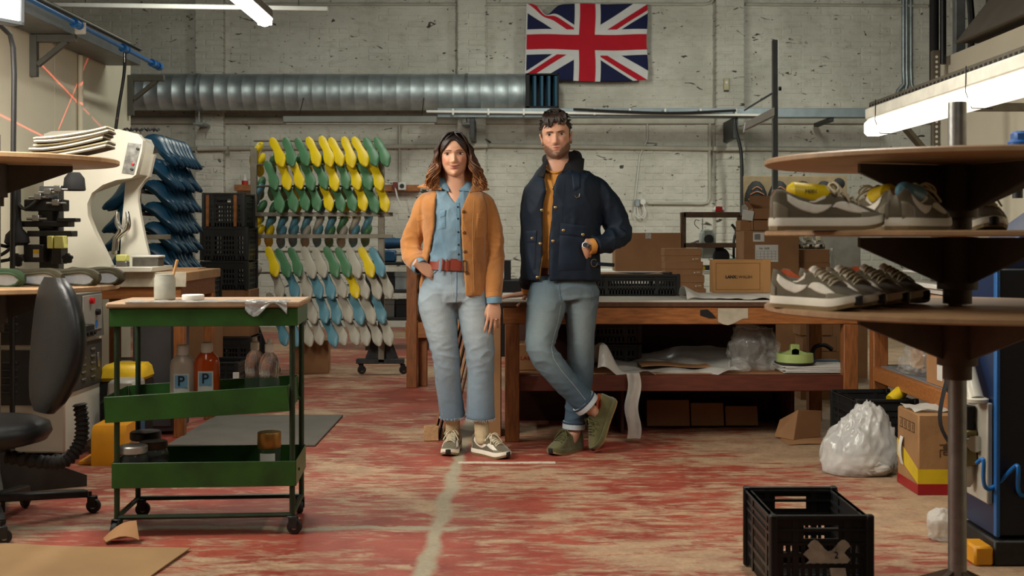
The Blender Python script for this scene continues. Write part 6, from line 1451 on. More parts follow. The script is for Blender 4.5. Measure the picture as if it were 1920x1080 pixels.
def shell(rows, opening, k=4, n=60, th=.012):
    """open-fronted torso sheet. rows: (z, cx, rx, cy, ry, pw); opening(z)->(xl, xr) gap at the front, or None for closed.
    local axes: x to the right of the picture, y away from the lens"""
    R = resample(rows, k); R = [tuple(r) for r in R]
    mb = MB()
    def fn(u, v):
        f = u*(len(R)-1); i = min(int(f), len(R)-2); f -= i
        z, cx, rx, cy, ry, pw = [R[i][q]*(1-f)+R[i+1][q]*f for q in range(6)]
        op = opening(z); xl, xr = op if op else (0, 0)
        tl = math.asin(max(-1, min(1, (xl-cx)/rx))); tr = math.asin(max(-1, min(1, (xr-cx)/rx)))
        a = tr+(2*PI+tl-tr)*v; s, c = math.sin(a), math.cos(a)
        return (cx+rx*math.copysign(abs(s)**pw, s), cy-ry*math.copysign(abs(c)**pw, c), z)
    nu = len(R)-1
    mb.grid(fn, nu, n, th); return mb
# ------------------------------------------------------------------ heads
def head_mesh(w=1.0, jaw=1.0, male=False, smile=0.0):
    "face and skull stacked from sections; each section is the union of the head's outline and the neck's"
    Z = [-.1185, -.116, -.111, -.104, -.095, -.083, -.07, -.055, -.045, -.02, 0, .02, .04, .06, .08, .095, .107, .113, .1155]
    YF = [.062, .076, .0835, .0865, .0855, .0835, .0855, .0865, .0865, .086, .0845, .0895, .089, .084, .073, .058, .037, .020, .002]
    YB = [-.02, -.03, -.04, -.05, -.058, -.066, -.078, -.085, -.088, -.096, -.100, -.102, -.101, -.096, -.084, -.068, -.045, -.024, -.003]
    WD = [.006, .017, .0275, .037, .0455, .0535, .0590, .0630, .0650, .0675, .0685, .0700, .0705, .068, .0595, .048, .031, .017, .002]
    if male: WD = [q*(1.02 if z > -.05 else 1.13) for q, z in zip(WD, Z)]
    zs = list(np.linspace(-.30, -.15, 10))+list(np.linspace(-.145, .06, 96))+list(np.linspace(.065, .1155, 22)); n = 112; rings = []
    g = lambda x, z, cx, cz, sx, sz: math.exp(-((x-cx)/sx)**2-((z-cz)/sz)**2)
    nw = .058 if male else .0485
    for z in zs:
        face = z > -.1185
        if face: yf, yb, wd = interp(Z, YF, z), interp(Z, YB, z), interp(Z, WD, z)*w*(jaw if z < -.06 else 1)
        nk = z < -.04; sl = max(0, (-.20-z)/.10)
        nrx, nyf, nyb = nw*(1+.5*sl*sl), .030+.02*sl, .062+.015*sl; noff = -.012
        ring = []
        for j in range(n):
            a = 2*PI*j/n; s, c = math.sin(a), math.cos(a); r = 0
            if face:
                p = 2.25-.42*min(1, max(0, (-.02-z)/.08))
                ay = yf if c > 0 else -yb
                r = (abs(s/wd)**p+abs(c/ay)**p)**(-1/p)
            if nk:
                ay = nyf if c > 0 else nyb; rn = (abs(s/nrx)**2+abs(c/ay)**2)**-.5
                k = min(1, (-.04-z)/.035); rn *= k*k*(3-2*k)
                d = r-rn; r = max(r, rn)+(.0 if abs(d) > .006 else (.006-abs(d))**2/.024)
            x, y = r*s, r*c
            if c > .05 and face:
                k = min(1, (c-.05)/.25); b = 0
                na = interp([-.056, -.050, -.043, -.036, -.022, -.005, .012, .02], [0, .007, .0185, .0215, .0150, .0075, .003, 0], z); ns = interp([-.056, -.036, 0, .02], [.0120, .0100, .0072, .008], z)*(1.1 if male else 1)
                b += na*math.exp(-(x/ns)**2)
                for q in (-1, 1):
                    b += .0065*g(x, z, q*.0120, -.0425, .0055, .0055)-.0135*g(x, z, q*.031, -.001, .0160, .0100)+(.0065 if male else .0040)*g(x, z, q*.028, .0145, .018, .007)
                    b += .0055*g(x, z, q*.043, -.032, .018, .016)+(.004*smile*g(x, z, q*.036, -.045, .012, .012))-.004*g(x, z, q*.038, -.064, .012, .014)-.0022*smile*g(x, z, q*.026, -.058, .004, .012)
                zl = z-smile*.0065*(x/.0245)**2; b += .0038*g(x, zl, 0, -.0635, .017+.003*smile, .0042)+.0050*g(x, zl, 0, -.0755, .014+.003*smile, .0048)-.0035*g(x, zl, 0, -.0695, .022+.004*smile, .0020)-.002*g(x, z, 0, -.056, .004, .006)-.0035*g(x, z, 0, -.086, .016, .005)+.0030*g(x, z, 0, -.102, .013, .010)
                y += b*k
            ring.append((x, y, z))
        rings.append(ring)
    return MB().loft(rings, cap=True), rings
def head_surf(rings, x, z):
    "front surface height of the head at (x, z)"
    best = None
    for i in range(len(rings)-1):
        z0, z1 = rings[i][0][2], rings[i+1][0][2]
        if z0 <= z <= z1:
            r = rings[i]; n = len(r); pts = [p for p in r if p[1] > 0]
            pts.sort(key=lambda p: p[0]); return float(np.interp(x, [p[0] for p in pts], [p[1] for p in pts]))
    return .08
def head_extras(Mx, parent, rings, brow_m, iris_m, male=False):
    "eyes, brows, lashes, mouth line as their own small parts on the face"
    y = lambda x, z: head_surf(rings, x, z)
    for q in (-1, 1):
        cx = q*.0322
        def almond(hw, h0, h1, lift, off, m_, nm, dx=0., par=parent, z0=-.0005):
            m = MB(Mx); m.grid(lambda u, v: (lambda x, zz: (x, y(cx, -.001)+off-.0022*((x-cx)/.014)**2+.0042*max(0, -q*(x-cx)/.014)**1.3-.25*abs(zz-z0), zz))(cx+dx+hw*(2*u-1), z0+lift*q*(2*u-1)+(h0+(h1-h0)*v)*math.sqrt(max(0, 1-abs(2*u-1)**2.2))), 12, 6, .0012)
            return m.build(nm, m_, par)
        h0, h1 = (-.0036, .0036) if male else (-.0038, .0046)
        e = almond(.0138, h0, h1, .0010, .0050, mat('eye_white', H(170, 158, 148), .35), 'eye')
        almond(.0060, h0*.96, h1*.96, 0, .0058, iris_m, 'iris', -.0006, e); almond(.0028, -.0024, .0028, 0, .0064, M_ink, 'pupil', -.0006, e)
        MB(Mx).tube([(cx+.0155*t_, y(cx, 0)+.0060-.0026*t_*t_+.0042*max(0, -q*t_)**1.3, .0010*q*t_+h1*math.sqrt(max(0, 1-abs(t_)**2.2))+.0003) for t_ in np.linspace(-1, 1, 11)], [.0007+(.0009 if male else .0014)*(1-abs(t_)) for t_ in np.linspace(-1, 1, 11)], 6).build('upper_lash', mat('lash_dark', H(30, 20, 16), .8), parent)
        MB(Mx).tube([(cx+.0140*t_, y(cx, 0)+.0054-.0026*t_*t_+.0042*max(0, -q*t_)**1.3, .0010*q*t_+h0*math.sqrt(max(0, 1-abs(t_)**2.2))-.0003) for t_ in np.linspace(-1, 1, 11)], [.0004+.0005*(1-abs(t_)) for t_ in np.linspace(-1, 1, 11)], 6).build('lower_lid', mat('lid_skin', H(128, 86, 68), .6), parent)
        m = MB(Mx); th = .0026 if male else .0021
        bz = .0105 if male else .0125
        m.tube([(q*(.0125+.037*s), y(q*(.0125+.037*s), bz+.004)+.0012, bz+(.0030+.0042*math.sin(s*2.7)-.0030*s*s if not male else .004*math.sin(s*2.6)-.001)) for s in np.linspace(0, 1, 10)], [th*(.75+.5*s-1.05*s*s*s) for s in np.linspace(0, 1, 10)], 6, flat=.7, up=(0, 1, 0)).build('eyebrow', brow_m, parent)
    ys = (.020 if male else .0265)
    MB(Mx).tube([(ys*t_, y(ys*t_, -.0695)+.0006, -.0695+(.0075*t_*t_ if not male else -.0012*t_*t_)) for t_ in np.linspace(-1, 1, 11)], [.0004+.0007*(1-abs(t_)) for t_ in np.linspace(-1, 1, 11)], 6).build('mouth_line', mat('mouth_dark', H(96, 44, 40), .6), parent)
    for q in (-1, 1):
        m = MB(Mx); m.lathe([(.0, 0), (.0026, .0005), (.002, .0012), (0, .0014)], (q*.0065, y(q*.0065, -.0485)+.0005, -.0475), 8, (0, .6, -.8)).build('nostril', mat('mouth_dark', H(96, 44, 40), .6), parent)
def ear(mb, Mx, q, wd):
    m = MB(Mx); c = Vector((q*wd, -.010, -.014))
    pts = [(c.x+q*(.006+.007*max(0, math.sin(a))), c.y-.011*math.cos(a), c.z+.027*math.sin(a)) for a in np.linspace(-1.7, 2.7, 16)]
    m.tube(pts, [.003+.0028*math.sin(i/15*PI) for i in range(16)], 8)
    m.loft([[(c.x+q*(-.004+k*.010), c.y+.010*math.cos(a), c.z+.024*math.sin(a)) for a in [2*PI*i/16 for i in range(16)]] for k in (0, .6, .8)])
    m.loft([[(c.x+q*(-.002+.007*k), c.y+.004+.006*math.cos(a)*(1-.3*k), c.z-.024+.006*math.sin(a)*(1-.3*k)) for a in [2*PI*i/10 for i in range(10)]] for k in (0, .6, 1)])
    n = len(mb.v); mb.v += m.v; mb.f += [tuple(i+n for i in f) for f in m.f]
from mathutils.bvhtree import BVHTree
class Skinner:
    "lays trims on a garment: finds the point of its surface seen at a place of the photo"
    def __init__(s, objs, root):
        s.root = Vector(root.location); V, F = [], []
        for o in objs:
            n = len(V); V += [v.co.copy() for v in o.data.vertices]; F += [tuple(i+n for i in p.vertices) for p in o.data.polygons]
        s.t = BVHTree.FromPolygons(V, F)
    def __call__(s, x, y, off=.002):
        o = Vector((0, 0, CAMH))-s.root; d = (P(x, y, 6.4)-Vector((0, 0, CAMH))).normalized(); h = s.t.ray_cast(o, d)
        if h[0] is None:
            h = s.t.find_nearest(P(x, y, s.root.y)-s.root); return h[0]+Vector((0, -off, 0))
        return h[0]-d*off
    def line(s, nm, pts, r, m_, parent, off=.001, k=6, flat=.6):
        q = []
        for i in range(len(pts)-1):
            for j in range(k): t = j/k; q.append((pts[i][0]*(1-t)+pts[i+1][0]*t, pts[i][1]*(1-t)+pts[i+1][1]*t))
        q.append(pts[-1]); return MB().tube([s(x, y, off) for x, y in q], r, 6, True, 0, flat, (0, 1, 0)).build(nm, m_, parent)
    def patch(s, nm, quad, th, m_, parent, off=.002, k=8, bulge=0.0):
        def f(u, v):
            x = (quad[0][0]*(1-u)+quad[1][0]*u)*(1-v)+(quad[3][0]*(1-u)+quad[2][0]*u)*v; y = (quad[0][1]*(1-u)+quad[1][1]*u)*(1-v)+(quad[3][1]*(1-u)+quad[2][1]*u)*v
            e = min(u, 1-u, v, 1-v); return s(x, y, off+th*min(1, e*14+.15)+bulge*math.sin(u*PI)*math.sin(v*PI))
        return MB().grid(f, k, k, .0).build(nm, m_, parent, smooth=70)
    def stud(s, nm, x, y, prof, m_, parent, off=.001): return MB().lathe(prof, s(x, y, off), 14, (0, -1, 0)).build(nm, m_, parent)
# ------------------------------------------------------------------ hands: wrist at origin, fingers along +X, back of hand +Z, thumb on +Y
def hand_mb(curl=(.25, .3, .35, .4), spread=.10, thumb=(.6, -.2), sc=1.0, thumb_curl=.3):
    m = MB(); s = sc
    pr = [(-.035, .024, .019, 0), (-.01, .025, .018, 0), (.015, .033, .0165, .001), (.045, .040, .0145, .0), (.075, .041, .0135, -.001), (.092, .038, .011, -.002)]
    sweep(m, [((x*s, yy*s, 0), a*s, b*s) for x, a, b, yy in pr], 3, 20, (0, 1, 0), True, True)
    spec = [(.030, .090, (.040, .024, .020), .0088), (.010, .095, (.044, .028, .022), .0090), (-.011, .092, (.041, .026, .021), .0085), (-.030, .083, (.032, .020, .018), .0076)]
    for i, (fy, fx, L, r) in enumerate(spec):
        ang = (1.5-i)*spread; d = Vector((math.cos(ang), math.sin(ang), 0)); p = Vector((fx-.022, fy*.9, 0)); rows = [(p*s, r*1.15*s, r*1.1*s)]
        p = Vector((fx, fy, .001)); rows.append((p*s, r*1.12*s, r*1.1*s)); c = curl[i]; a = c*.7
        for j, l in enumerate(L):
            q = p+(d*math.cos(a)+Vector((0, 0, -1))*math.sin(a))*l; rr = r*(1-.10*(j+1)); rows.append(((p.lerp(q, .5))*s, rr*1.0*s, rr*s)); rows.append((q*s, rr*1.02*s, rr*.98*s)); p = q; a += c
        sweep(m, rows, 3, 12, (0, 1, 0), True, True)
    a0, dn = thumb; d = Vector((math.cos(a0), math.sin(a0), dn)).normalized(); p = Vector((.012, .018, -.006)); rows = [(p*s, .014*s, .013*s)]; rr = .0125
    for j, l in enumerate((.036, .030, .024)):
        q = p+d*l; rr *= .90; rows.append((p.lerp(q, .5)*s, rr*1.05*s, rr*s)); rows.append((q*s, rr*s, rr*.95*s)); p = q; d = (d+Vector((thumb_curl, -thumb_curl*.6, -.08))).normalized()
    sweep(m, rows, 3, 12, (0, 0, 1), True, True)
    return m
def place_mb(mb, M4):
    mb.v = [tuple(M4 @ Vector(p)) for p in mb.v]; return mb
def frame(o, x, z):
    x = Vector(x).normalized(); z = Vector(z); z = (z-x*z.dot(x)).normalized(); y = z.cross(x)
    M4 = Matrix((x, y, z)).transposed().to_4x4(); M4.translation = Vector(o); return M4
def join_mesh(name, meshes):
    bm = bmesh.new()
    for me in meshes: bm.from_mesh(me)
    out = bpy.data.meshes.new(name); bm.to_mesh(out); bm.free()
    for me in meshes: bpy.data.meshes.remove(me)
    return out
M_skin = mat('skin', (1, 1, 1), .5, 0, .05, 40, .08, 260, attr='col', sss=.12)
M_denimw = mat('washed_denim', (1, 1, 1), .9, 0, .10, 260, .25, 900, attr='col', stretch=(1, 1, .35))
M_hairm = mat('hair', (1, 1, 1), .42, 0, .25, 60, .3, 400, attr='col', stretch=(1, 1, .15))
# ================================================================== the woman
def lerp3(a, b, t): return tuple(a[i]*(1-t)+b[i]*t for i in range(3))
WY0 = 6.40; WX0 = PX(868, WY0)
wr = thing('person', 'woman in tan suede jacket, denim shirt and pale jeans, hand in pocket', 'person', (WX0, WY0, 0))
def W(x, y, dy=0.0): return P(x, y, WY0+dy)-Vector((WX0, WY0, 0))
def wx(x): return PX(x, WY0)-WX0
def wz(y): return PZ(y, WY0)
# head
hm, wrings = head_mesh(.98, 1.0, False, 1.0); HW = Matrix.Translation(W(851.6, 290.6, -.055)) @ TR((0, 0, 0), (-.02, -.035, .03)) @ Matrix.Diagonal((1.045, -1.0, .99, 1))
hm = place_mb(hm, HW); hme = hm.mesh('head')
bd = MB()
sweep(bd, [(W(853, 352, -.0), .060, .055), (W(853, 372, .0), .105, .075), (W(853, 390, .0), .120, .085), (W(853, 430, 0), .115, .09), (W(850, 480, 0), .098, .085), (W(850, 520, 0), .12, .095), (W(850, 555, 0), .135, .10)], 4)
for rows in ([(W(835, 540, 0), .07, .075), (W(822, 600, 0), .066, .066), (W(838, 670, -.01), .05, .05), (W(842, 720, .01), .046, .048), (W(849, 795, .07), .030, .033)], [(W(872, 540, 0), .07, .075), (W(893, 600, 0), .066, .066), (W(900, 670, -.03), .05, .05), (W(901, 720, -.02), .046, .048), (W(903, 795, -.01), .030, .033)],
             [(W(825, 376, .01), .034, .036), (W(803, 388, .01), .034, .036), (W(790, 405, .025), .034, .036), (W(775, 450, .05), .030, .031), (W(776, 486, -.02), .026, .026), (W(789, 497, -.09), .024, .022)],
             [(W(880, 376, .01), .034, .036), (W(904, 388, .01), .034, .036), (W(918, 410, .015), .034, .036), (W(926, 470, .02), .030, .031), (W(926.5, 520, -.03), .027, .026), (W(926.5, 566, -.084), .023, .021)]):
    sweep(bd, rows, 4, 20, (1, 0, 0) if rows[0][1] > .06 else (0, 1, 0))
bme = remesh_mb(bd, .007, 2)
h1 = place_mb(hand_mb((.16, .22, .28, .36), .10, (.42, -.20), .98), frame(W(927, 564, -.085), (-.06, -.12, -1), (.30, -.95, .1)) @ Matrix.Diagonal((1, -1, 1, 1)))
h2 = place_mb(hand_mb((.5, .5, .5, .5), .04, (.22, -.55), .90), frame(W(786, 497, -.100), (.80, .30, -.50), (.40, -.85, .35)))
hm1 = remesh_mb(h1, .0028, 2); hm2 = remesh_mb(h2, .0028, 2)
body = join_mesh('body', [hme, bme, hm1, hm2])
HWi = HW.inverted(); SK = H(202, 152, 122)
def wskin(p, n):
    q = HWi @ p; c = SK
    if q.z > -.13 and abs(q.x) < .08 and q.y > 0:
        g = lambda cx, cz, sx, sz: math.exp(-((q.x-cx)/sx)**2-((q.z-cz)/sz)**2)
        c = lerp3(c, H(196, 104, 82), .55*min(1, g(.045, -.032, .02, .017)+g(-.045, -.032, .02, .017)))
        c = lerp3(c, H(150, 74, 66), min(1, 1.15*sum(math.exp(-(q.x/sx_)**2-((q.z-.0065*(q.x/.0245)**2-cz_)/sz_)**2) for cz_, sx_, sz_ in ((-.0755, .0185, .0050), (-.0640, .0205, .0040)))))
        c = lerp3(c, H(120, 84, 66), .45*min(1, g(.031, .004, .018, .009)+g(-.031, .004, .018, .009)))  # eyelid shade painted into the skin colour
        c = lerp3(c, H(226, 176, 140), .3*g(0, -.03, .006, .02)+.2*g(0, .05, .03, .02))
    return c
paint(body, wskin); body.shade_smooth(); put('body', body, M_skin, wr)
head_extras(HW, wr, wrings, mat('brow_brown', H(66, 44, 33), .9), mat('iris_brown', H(44, 28, 20), .3))
ring_ = MB().lathe([(.0085, -.002), (.0098, 0), (.0085, .002)], n=16).lathe([(.0045, .0), (.004, .003), (0, .004)], (0, -.0098, 0), 10, (0, -1, 0)); tmp = place_mb(ring_, Matrix.Translation(W(931.5, 599, -.100))); tmp.build('finger_ring', M_chrome, wr)
# hair
def hair_col(top, mid, tip, z0, z1):
    def f(p, n):
        t = min(1, max(0, (z0-p.z)/(z0-z1))); k = .5+.5*noise.noise(Vector((p.x*60, p.y*60, p.z*9)))
        t = min(1, max(0, t+.35*noise.noise(Vector((p.x*45, p.y*45, p.z*5))))); c = lerp3(top, mid, min(1, t*2)) if t < .5 else lerp3(mid, tip, min(1, (t-.5)*2)); return tuple(v*(.55+.8*k) for v in c)
    return f
hr = MB(); rnd = random.Random(11)
cap_r = []
for r in wrings:
    if r[0][2] > -.02:
        z = r[0][2]; ring = []
        for (x, y, zz) in r:
            hl = .060-.060*max(0, min(1, (abs(x)-.010)/.045))
            t_ = 1 if y < -.01 else min(1, max(0, (z-hl)/.014+.5)); t_ = t_*t_*(3-2*t_)
            gx = 1.02+.10*t_; yy = (y*1.12 if y < 0 else y*1.05+.006)*t_+(y if y < 0 else y*.80)*(1-t_)
            ring.append((x*gx, yy, zz*1.04+.006))
        cap_r.append(ring)
n0 = MB(); n0.loft(cap_r); place_mb(n0, HW); hr.v += n0.v; hr.f += n0.f
nb_ = MB(); nb_.loft([[((rx_*math.cos(a), cy_+ry_*math.sin(a), z_)) for a in [2*PI*i/36 for i in range(36)]] for z_, rx_, cy_, ry_ in ((.05, .072, -.045, .050), (.0, .084, -.045, .052), (-.05, .090, -.044, .050), (-.10, .098, -.042, .046), (-.14, .100, -.040, .040), (-.165, .085, -.040, .028))]); place_mb(nb_, HW); n_ = len(hr.v); hr.v += nb_.v; hr.f += [tuple(i+n_ for i in f) for f in nb_.f]
def lock(mb, pts, r0, r1, k=4, n=7, flat=.55):
    L = len(pts); mb.tube([HWm @ Vector(p) for p in pts], [r0*(.7+.5*math.sin(min(1, i/(L-1)*1.3)*PI*.8)) if i < L-1 else r1 for i in range(L)], n, True, k, flat, (0, 1, 0))
HWm = HW
for side in (-1, 1):
    for i in range(150):
        u = ((i*.618) % 1.0); ph = 1.1*math.floor(u*8)+rnd.uniform(-.35, .35)+1.6*(side > 0); amp = rnd.uniform(.014, .022)
        ry = .070-.150*u; root = .004+rnd.uniform(-.002, .002)
        o1 = .078+.012*math.sin(u*PI)+rnd.uniform(-.003, .006); o2 = (.128 if side < 0 else .142)+rnd.uniform(-.030, .014)
        dep = .052-.125*u+rnd.uniform(-.006, .006); ln = rnd.uniform(.150, .195)+.012*(side > 0)
        pts = [(root+side*.003, ry*.88, .120-.020*abs(u-.4)), (root+side*.034, ry*1.06+.004, .108-.010*u), (side*(.060+.004*u), dep*1.1+.012*(1-u), .070), (side*o1, dep+.004, .030)]
        for j in range(9):
            t = j/8; base = o1+(o2-o1)*t**1.2
            pts.append((side*(base+amp*math.sin(ph+t*10)*min(1, .1+1.6*t)), dep+.010*t+amp*1.1*math.cos(ph+t*10)*min(1, .1+1.5*t), .012-ln*t))
        lock(hr, pts, rnd.uniform(.0032, .0058), .0012, 3, 6)
for side in (-1, 1):      # locks that frame the face, swept off the forehead
    for i in range(40):
        e = ((i*.618) % 1.0); ph = 1.0+2.2*e+rnd.uniform(-.3, .3)
        pts = [(.004+side*.004, .070-.012*e, .110-.002*e), (side*(.022+.006*e), .084-.010*e, .092+.004*e), (side*(.046+.005*e), .076-.012*e, .066+.006*e), (side*(.0625+.004*e), .058-.014*e, .034), (side*(.067+.006*e), .046-.014*e, .005)]
        for j in range(8):
            t = (j+1)/8; pts.append((side*(.068+.006*e+.045*t**1.3+.018*math.sin(ph+t*9)*(.15+t)), .040-.012*e+.020*math.cos(ph+t*9)*(.2+t*.8), .0-(.165+.012*e)*t))
        lock(hr, pts, .0045, .0012, 3, 6)
hme = hr.mesh('hair'); zt_ = W(852, 262).z; paint(hme, hair_col(H(28, 19, 16), H(84, 52, 32), H(160, 104, 58), W(852, 272).z, W(852, 345).z)); hme.shade_smooth(); put('hair', hme, M_hairm, wr)
# jeans
M_button = mat('copper_button', H(110, 74, 44), .4, .6)
jm = MB()
sweep(jm, [(W(848, 492, .0), .118, .098), (W(848, 508, .0), .142, .108), (W(850, 530, .01), .170, .120), (W(851, 550, .01), .184, .124), (W(852, 566, .01), .178, .115)], 4, 40)
sweep(jm, [(W(828, 540, .005), .105, .115), (W(819.5, 570, .0), .101, .108), (W(828, 620, -.012), .086, .094), (W(836, 665, -.018), .071, .080), (W(838, 690, -.012), .068, .075), (W(841, 725, .012), .068, .074), (W(846, 760, .035), .068, .075), (W(849, 781, .048), .070, .077)], 5, 36)
sweep(jm, [(W(878, 540, .005), .100, .115), (W(888, 570, .0), .093, .108), (W(895, 620, -.02), .086, .094), (W(899.5, 660, -.03), .078, .084), (W(901.5, 700, -.025), .071, .077), (W(901, 740, -.015), .074, .08), (W(901, 784, -.01), .077, .084)], 5, 36)
def jfold(p, n):
    z = p.z; d = .0025*fold(p, 6, (1, 1, 1.0), 2)+.0012*fold(p, 25, (1, 1, 1.4), 5)
    d += .0045*crease(p, 10, (.9, .9, 2.2), 3)*(.08+math.exp(-((z-wz(660))/.10)**2)+.8*math.exp(-((z-wz(560))/.06)**2))
    return d
DW1, DW2 = H(140, 158, 170), H(94, 116, 132)
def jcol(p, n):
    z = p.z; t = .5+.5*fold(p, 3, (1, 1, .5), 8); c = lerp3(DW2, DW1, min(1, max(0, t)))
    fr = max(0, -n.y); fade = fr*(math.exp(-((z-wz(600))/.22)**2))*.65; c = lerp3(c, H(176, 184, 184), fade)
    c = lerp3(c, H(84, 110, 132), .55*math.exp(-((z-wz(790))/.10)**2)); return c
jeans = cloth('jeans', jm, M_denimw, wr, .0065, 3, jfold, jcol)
M_stitch = mat('pale_stitch', H(156, 162, 160), .9); M_denseam = mat('denim_seam', H(120, 142, 158), .9)
def seam(nm, pts, r, m_, parent, sm=4, flat=.5): return MB().tube(pts, r, 6, True, sm, flat, (0, 1, 0)).build(nm, m_, parent)
JW = Skinner([jeans], wr)
JW.line('fly_seam', [(855, 508), (855.5, 530), (855, 552), (854, 566)], .0045, M_denseam, jeans, .001)
JW.line('fly_stitching', [(846, 510), (846, 535), (850, 556), (854, 563)], .0014, M_stitch, jeans, .0005)
JW.line('outer_seam', [(789.5, 560), (803, 622), (818, 690), (821, 730), (829.5, 778)], .0012, M_stitch, jeans, .0005)
JW.line('inner_seam', [(866, 600), (874, 650), (880, 700), (880, 780)], .0011, M_stitch, jeans, .0005)
rf = random.Random(4)
for cx_, cy_, cr, cz in ((849, 781, .071, .048), (901, 784, .078, -.01)):
    m = MB()
    for k in range(70):
        a = 2*PI*k/70; b0 = W(cx_, cy_, cz)+Vector((cr*math.cos(a), cr*1.08*math.sin(a), .002)); m.tube([b0, b0+Vector((rf.uniform(-.003, .003), rf.uniform(-.003, .003), -.006)), b0+Vector((rf.uniform(-.005, .005), rf.uniform(-.004, .004), -rf.uniform(.009, .017)))], [.0014, .0012, .0006], 4)
    o = m.build('frayed_hem', mat('frayed_thread', H(170, 186, 194), .95), jeans); o['kind'] = 'stuff'
JW.line('pocket_edge', [(791, 518), (799, 519), (808, 516), (816, 510), (822, 503)], .0042, M_denseam, jeans, .003)
# belt
bl = MB(); rings = []
m = MB().grid(lambda u, v: tuple(W(848, 506-22*v, 0)+Vector(((.134+.012*(1-v))*math.sin(-2.2+4.4*u), -(.112+.006*(1-v))*math.cos(-2.2+4.4*u), .024*(.5-u)))), 40, 4, .004)
belt = m.build('belt', mat('tan_red_leather', H(122, 44, 24), .45, 0, .12, 14, .1, 80), wr)
MB().tube([W(868, 489, -.126), W(874, 489, -.125), W(875, 509, -.129), W(868, 509, -.130), W(868, 489, -.126)], .003, 6).build('buckle', M_dsteel, belt)
for px in (826,): MB().bar(W(px+1, 483, -.124), W(px-2, 511, -.129), .014, .005, .001, (0, 1, 0)).build('belt_loop', M_denseam, belt)
MB().bar(W(838.5, 486, -.125), W(838, 509, -.129), .008, .005, .001, (0, 1, 0)).build('belt_keeper', MATS['tan_red_leather'], belt)
# denim shirt
M_shirt = mat('mid_denim_shirt', (1, 1, 1), .9, 0, .12, 200, .2, 700, attr='col')
def wopen(pts):
    zs = [wz(y) for y, a, b in pts][::-1]; A = [wx(a) for y, a, b in pts][::-1]; B = [wx(b) for y, a, b in pts][::-1]
    return lambda z: (interp(zs, A, z), interp(zs, B, z))
so = wopen([(338, 833, 868), (350, 838, 866), (360, 843, 862), (378, 853, 855), (390, 854, 855), (500, 855, 856)])
srows = [(wz(y), wx(cx), rx, dy, ry, pw) for y, cx, rx, dy, ry, pw in ((340, 851.5, .066, .0, .062, .95), (350, 852, .085, .005, .070, .9), (362, 853, .135, .0, .092, .85), (385, 853, .152, 0, .108, .85), (420, 853, .143, 0, .118, .88), (455, 850, .130, 0, .114, .9), (480, 848, .128, 0, .112, .9), (494, 848, .132, 0, .108, .9))]
sh = shell(srows, so, 4, 70, .010)
def shcol(p, n):
    t = .5+.5*fold(p, 6, (1, 1, .7), 3); return lerp3(H(82, 112, 132), H(134, 162, 176), min(1, max(0, t)))
shirt = cloth('shirt', sh, M_shirt, wr, .0048, 3, lambda p, n: .006*crease(p, 9, (1.6, 1.2, .7), 4)+.003*fold(p, 14, (1, 1, 1), 1)+.008*crease(p, 11, (1.2, 1, 1.4), 2)*math.exp(-((p.z-wz(478))/.05)**2), shcol)
SW_ = Skinner([shirt], wr)
SW_.patch('placket', [(854, 380), (861.5, 380), (865, 489), (857.5, 489)], .004, mat('denim_placket', H(96, 126, 144), .9, 0, .15, 60, .2, 300), shirt, .001, 16)
for y in (388, 410, 435, 459, 477): SW_.stud('snap_button', 858.5+(y-388)*.02, y, [(.0052, 0), (.0048, .002), (0, .0025)], M_blackm, shirt, .005)
def leaf(nm, quad, th, m_, parent, bulge=.006, k=6, sub=None):
    a, b, c, d = [Vector(q) for q in quad]; nn = (b-a).cross(d-a).normalized()
    if nn.y > 0: nn = -nn
    return MB().grid(lambda u, v: tuple((a.lerp(b, u)).lerp(d.lerp(c, u), v)+nn*bulge*math.sin(u*PI)*math.sin(v*PI)), k, k, th).build(nm, m_, parent, smooth=60)
M_dcol = mat('denim_collar', H(108, 138, 156), .9, 0, .12, 60, .2, 300)
leaf('collar', [W(832, 324, -.02), W(840, 352, -.082), W(842, 360, -.098), W(818, 349, -.075)], .006, M_dcol, shirt); leaf('collar', [W(872, 330, -.02), W(861, 357, -.095), W(884, 359, -.082), W(886, 343, -.04)], .006, M_dcol, shirt)
MB().tube([W(832, 324, -.02), W(830, 322, .03), W(852, 318, .065), W(874, 324, .03), W(872, 330, -.02)], .010, 8, smooth=4, flat=1.8).build('collar_stand', M_dcol, shirt)
pk = SW_.patch('chest_pocket', [(824, 398), (835, 396), (836, 428), (819.5, 431)], .004, M_dcol, shirt, .001); SW_.patch('pocket_flap', [(824.5, 396), (836, 393), (834.5, 406), (824, 409)], .004, M_dcol, pk, .004)
# tan suede jacket
M_tan = mat('tan_suede', (1, 1, 1), .92, 0, .14, 9, .15, 160, attr='col', sheen=.4)
M_tanp = mat('tan_suede_trim', H(176, 116, 56), .92, 0, .12, 12, .15, 160, sheen=.4)
jo = wopen([(346, 826, 878), (358, 824, 880), (372, 822, 871), (389, 820.7, 865), (430, 817, 864), (484, 802, 868.4), (520, 793, 871), (556, 790, 873.8)])
jrows = [(wz(y), wx(cx), rx, dy, ry, pw) for y, cx, rx, dy, ry, pw in ((345, 852, .080, .015, .080, .9), (354, 853, .112, .01, .092, .88), (366, 854, .160, .005, .108, .85), (385, 854, .183, 0, .124, .85), (420, 854, .172, 0, .134, .9), (460, 853, .166, 0, .130, .92), (500, 852, .170, 0, .132, .92), (530, 852, .172, 0, .138, .92), (554, 852, .173, 0, .140, .92))]
jk = shell(jrows, jo, 5, 80, .014)
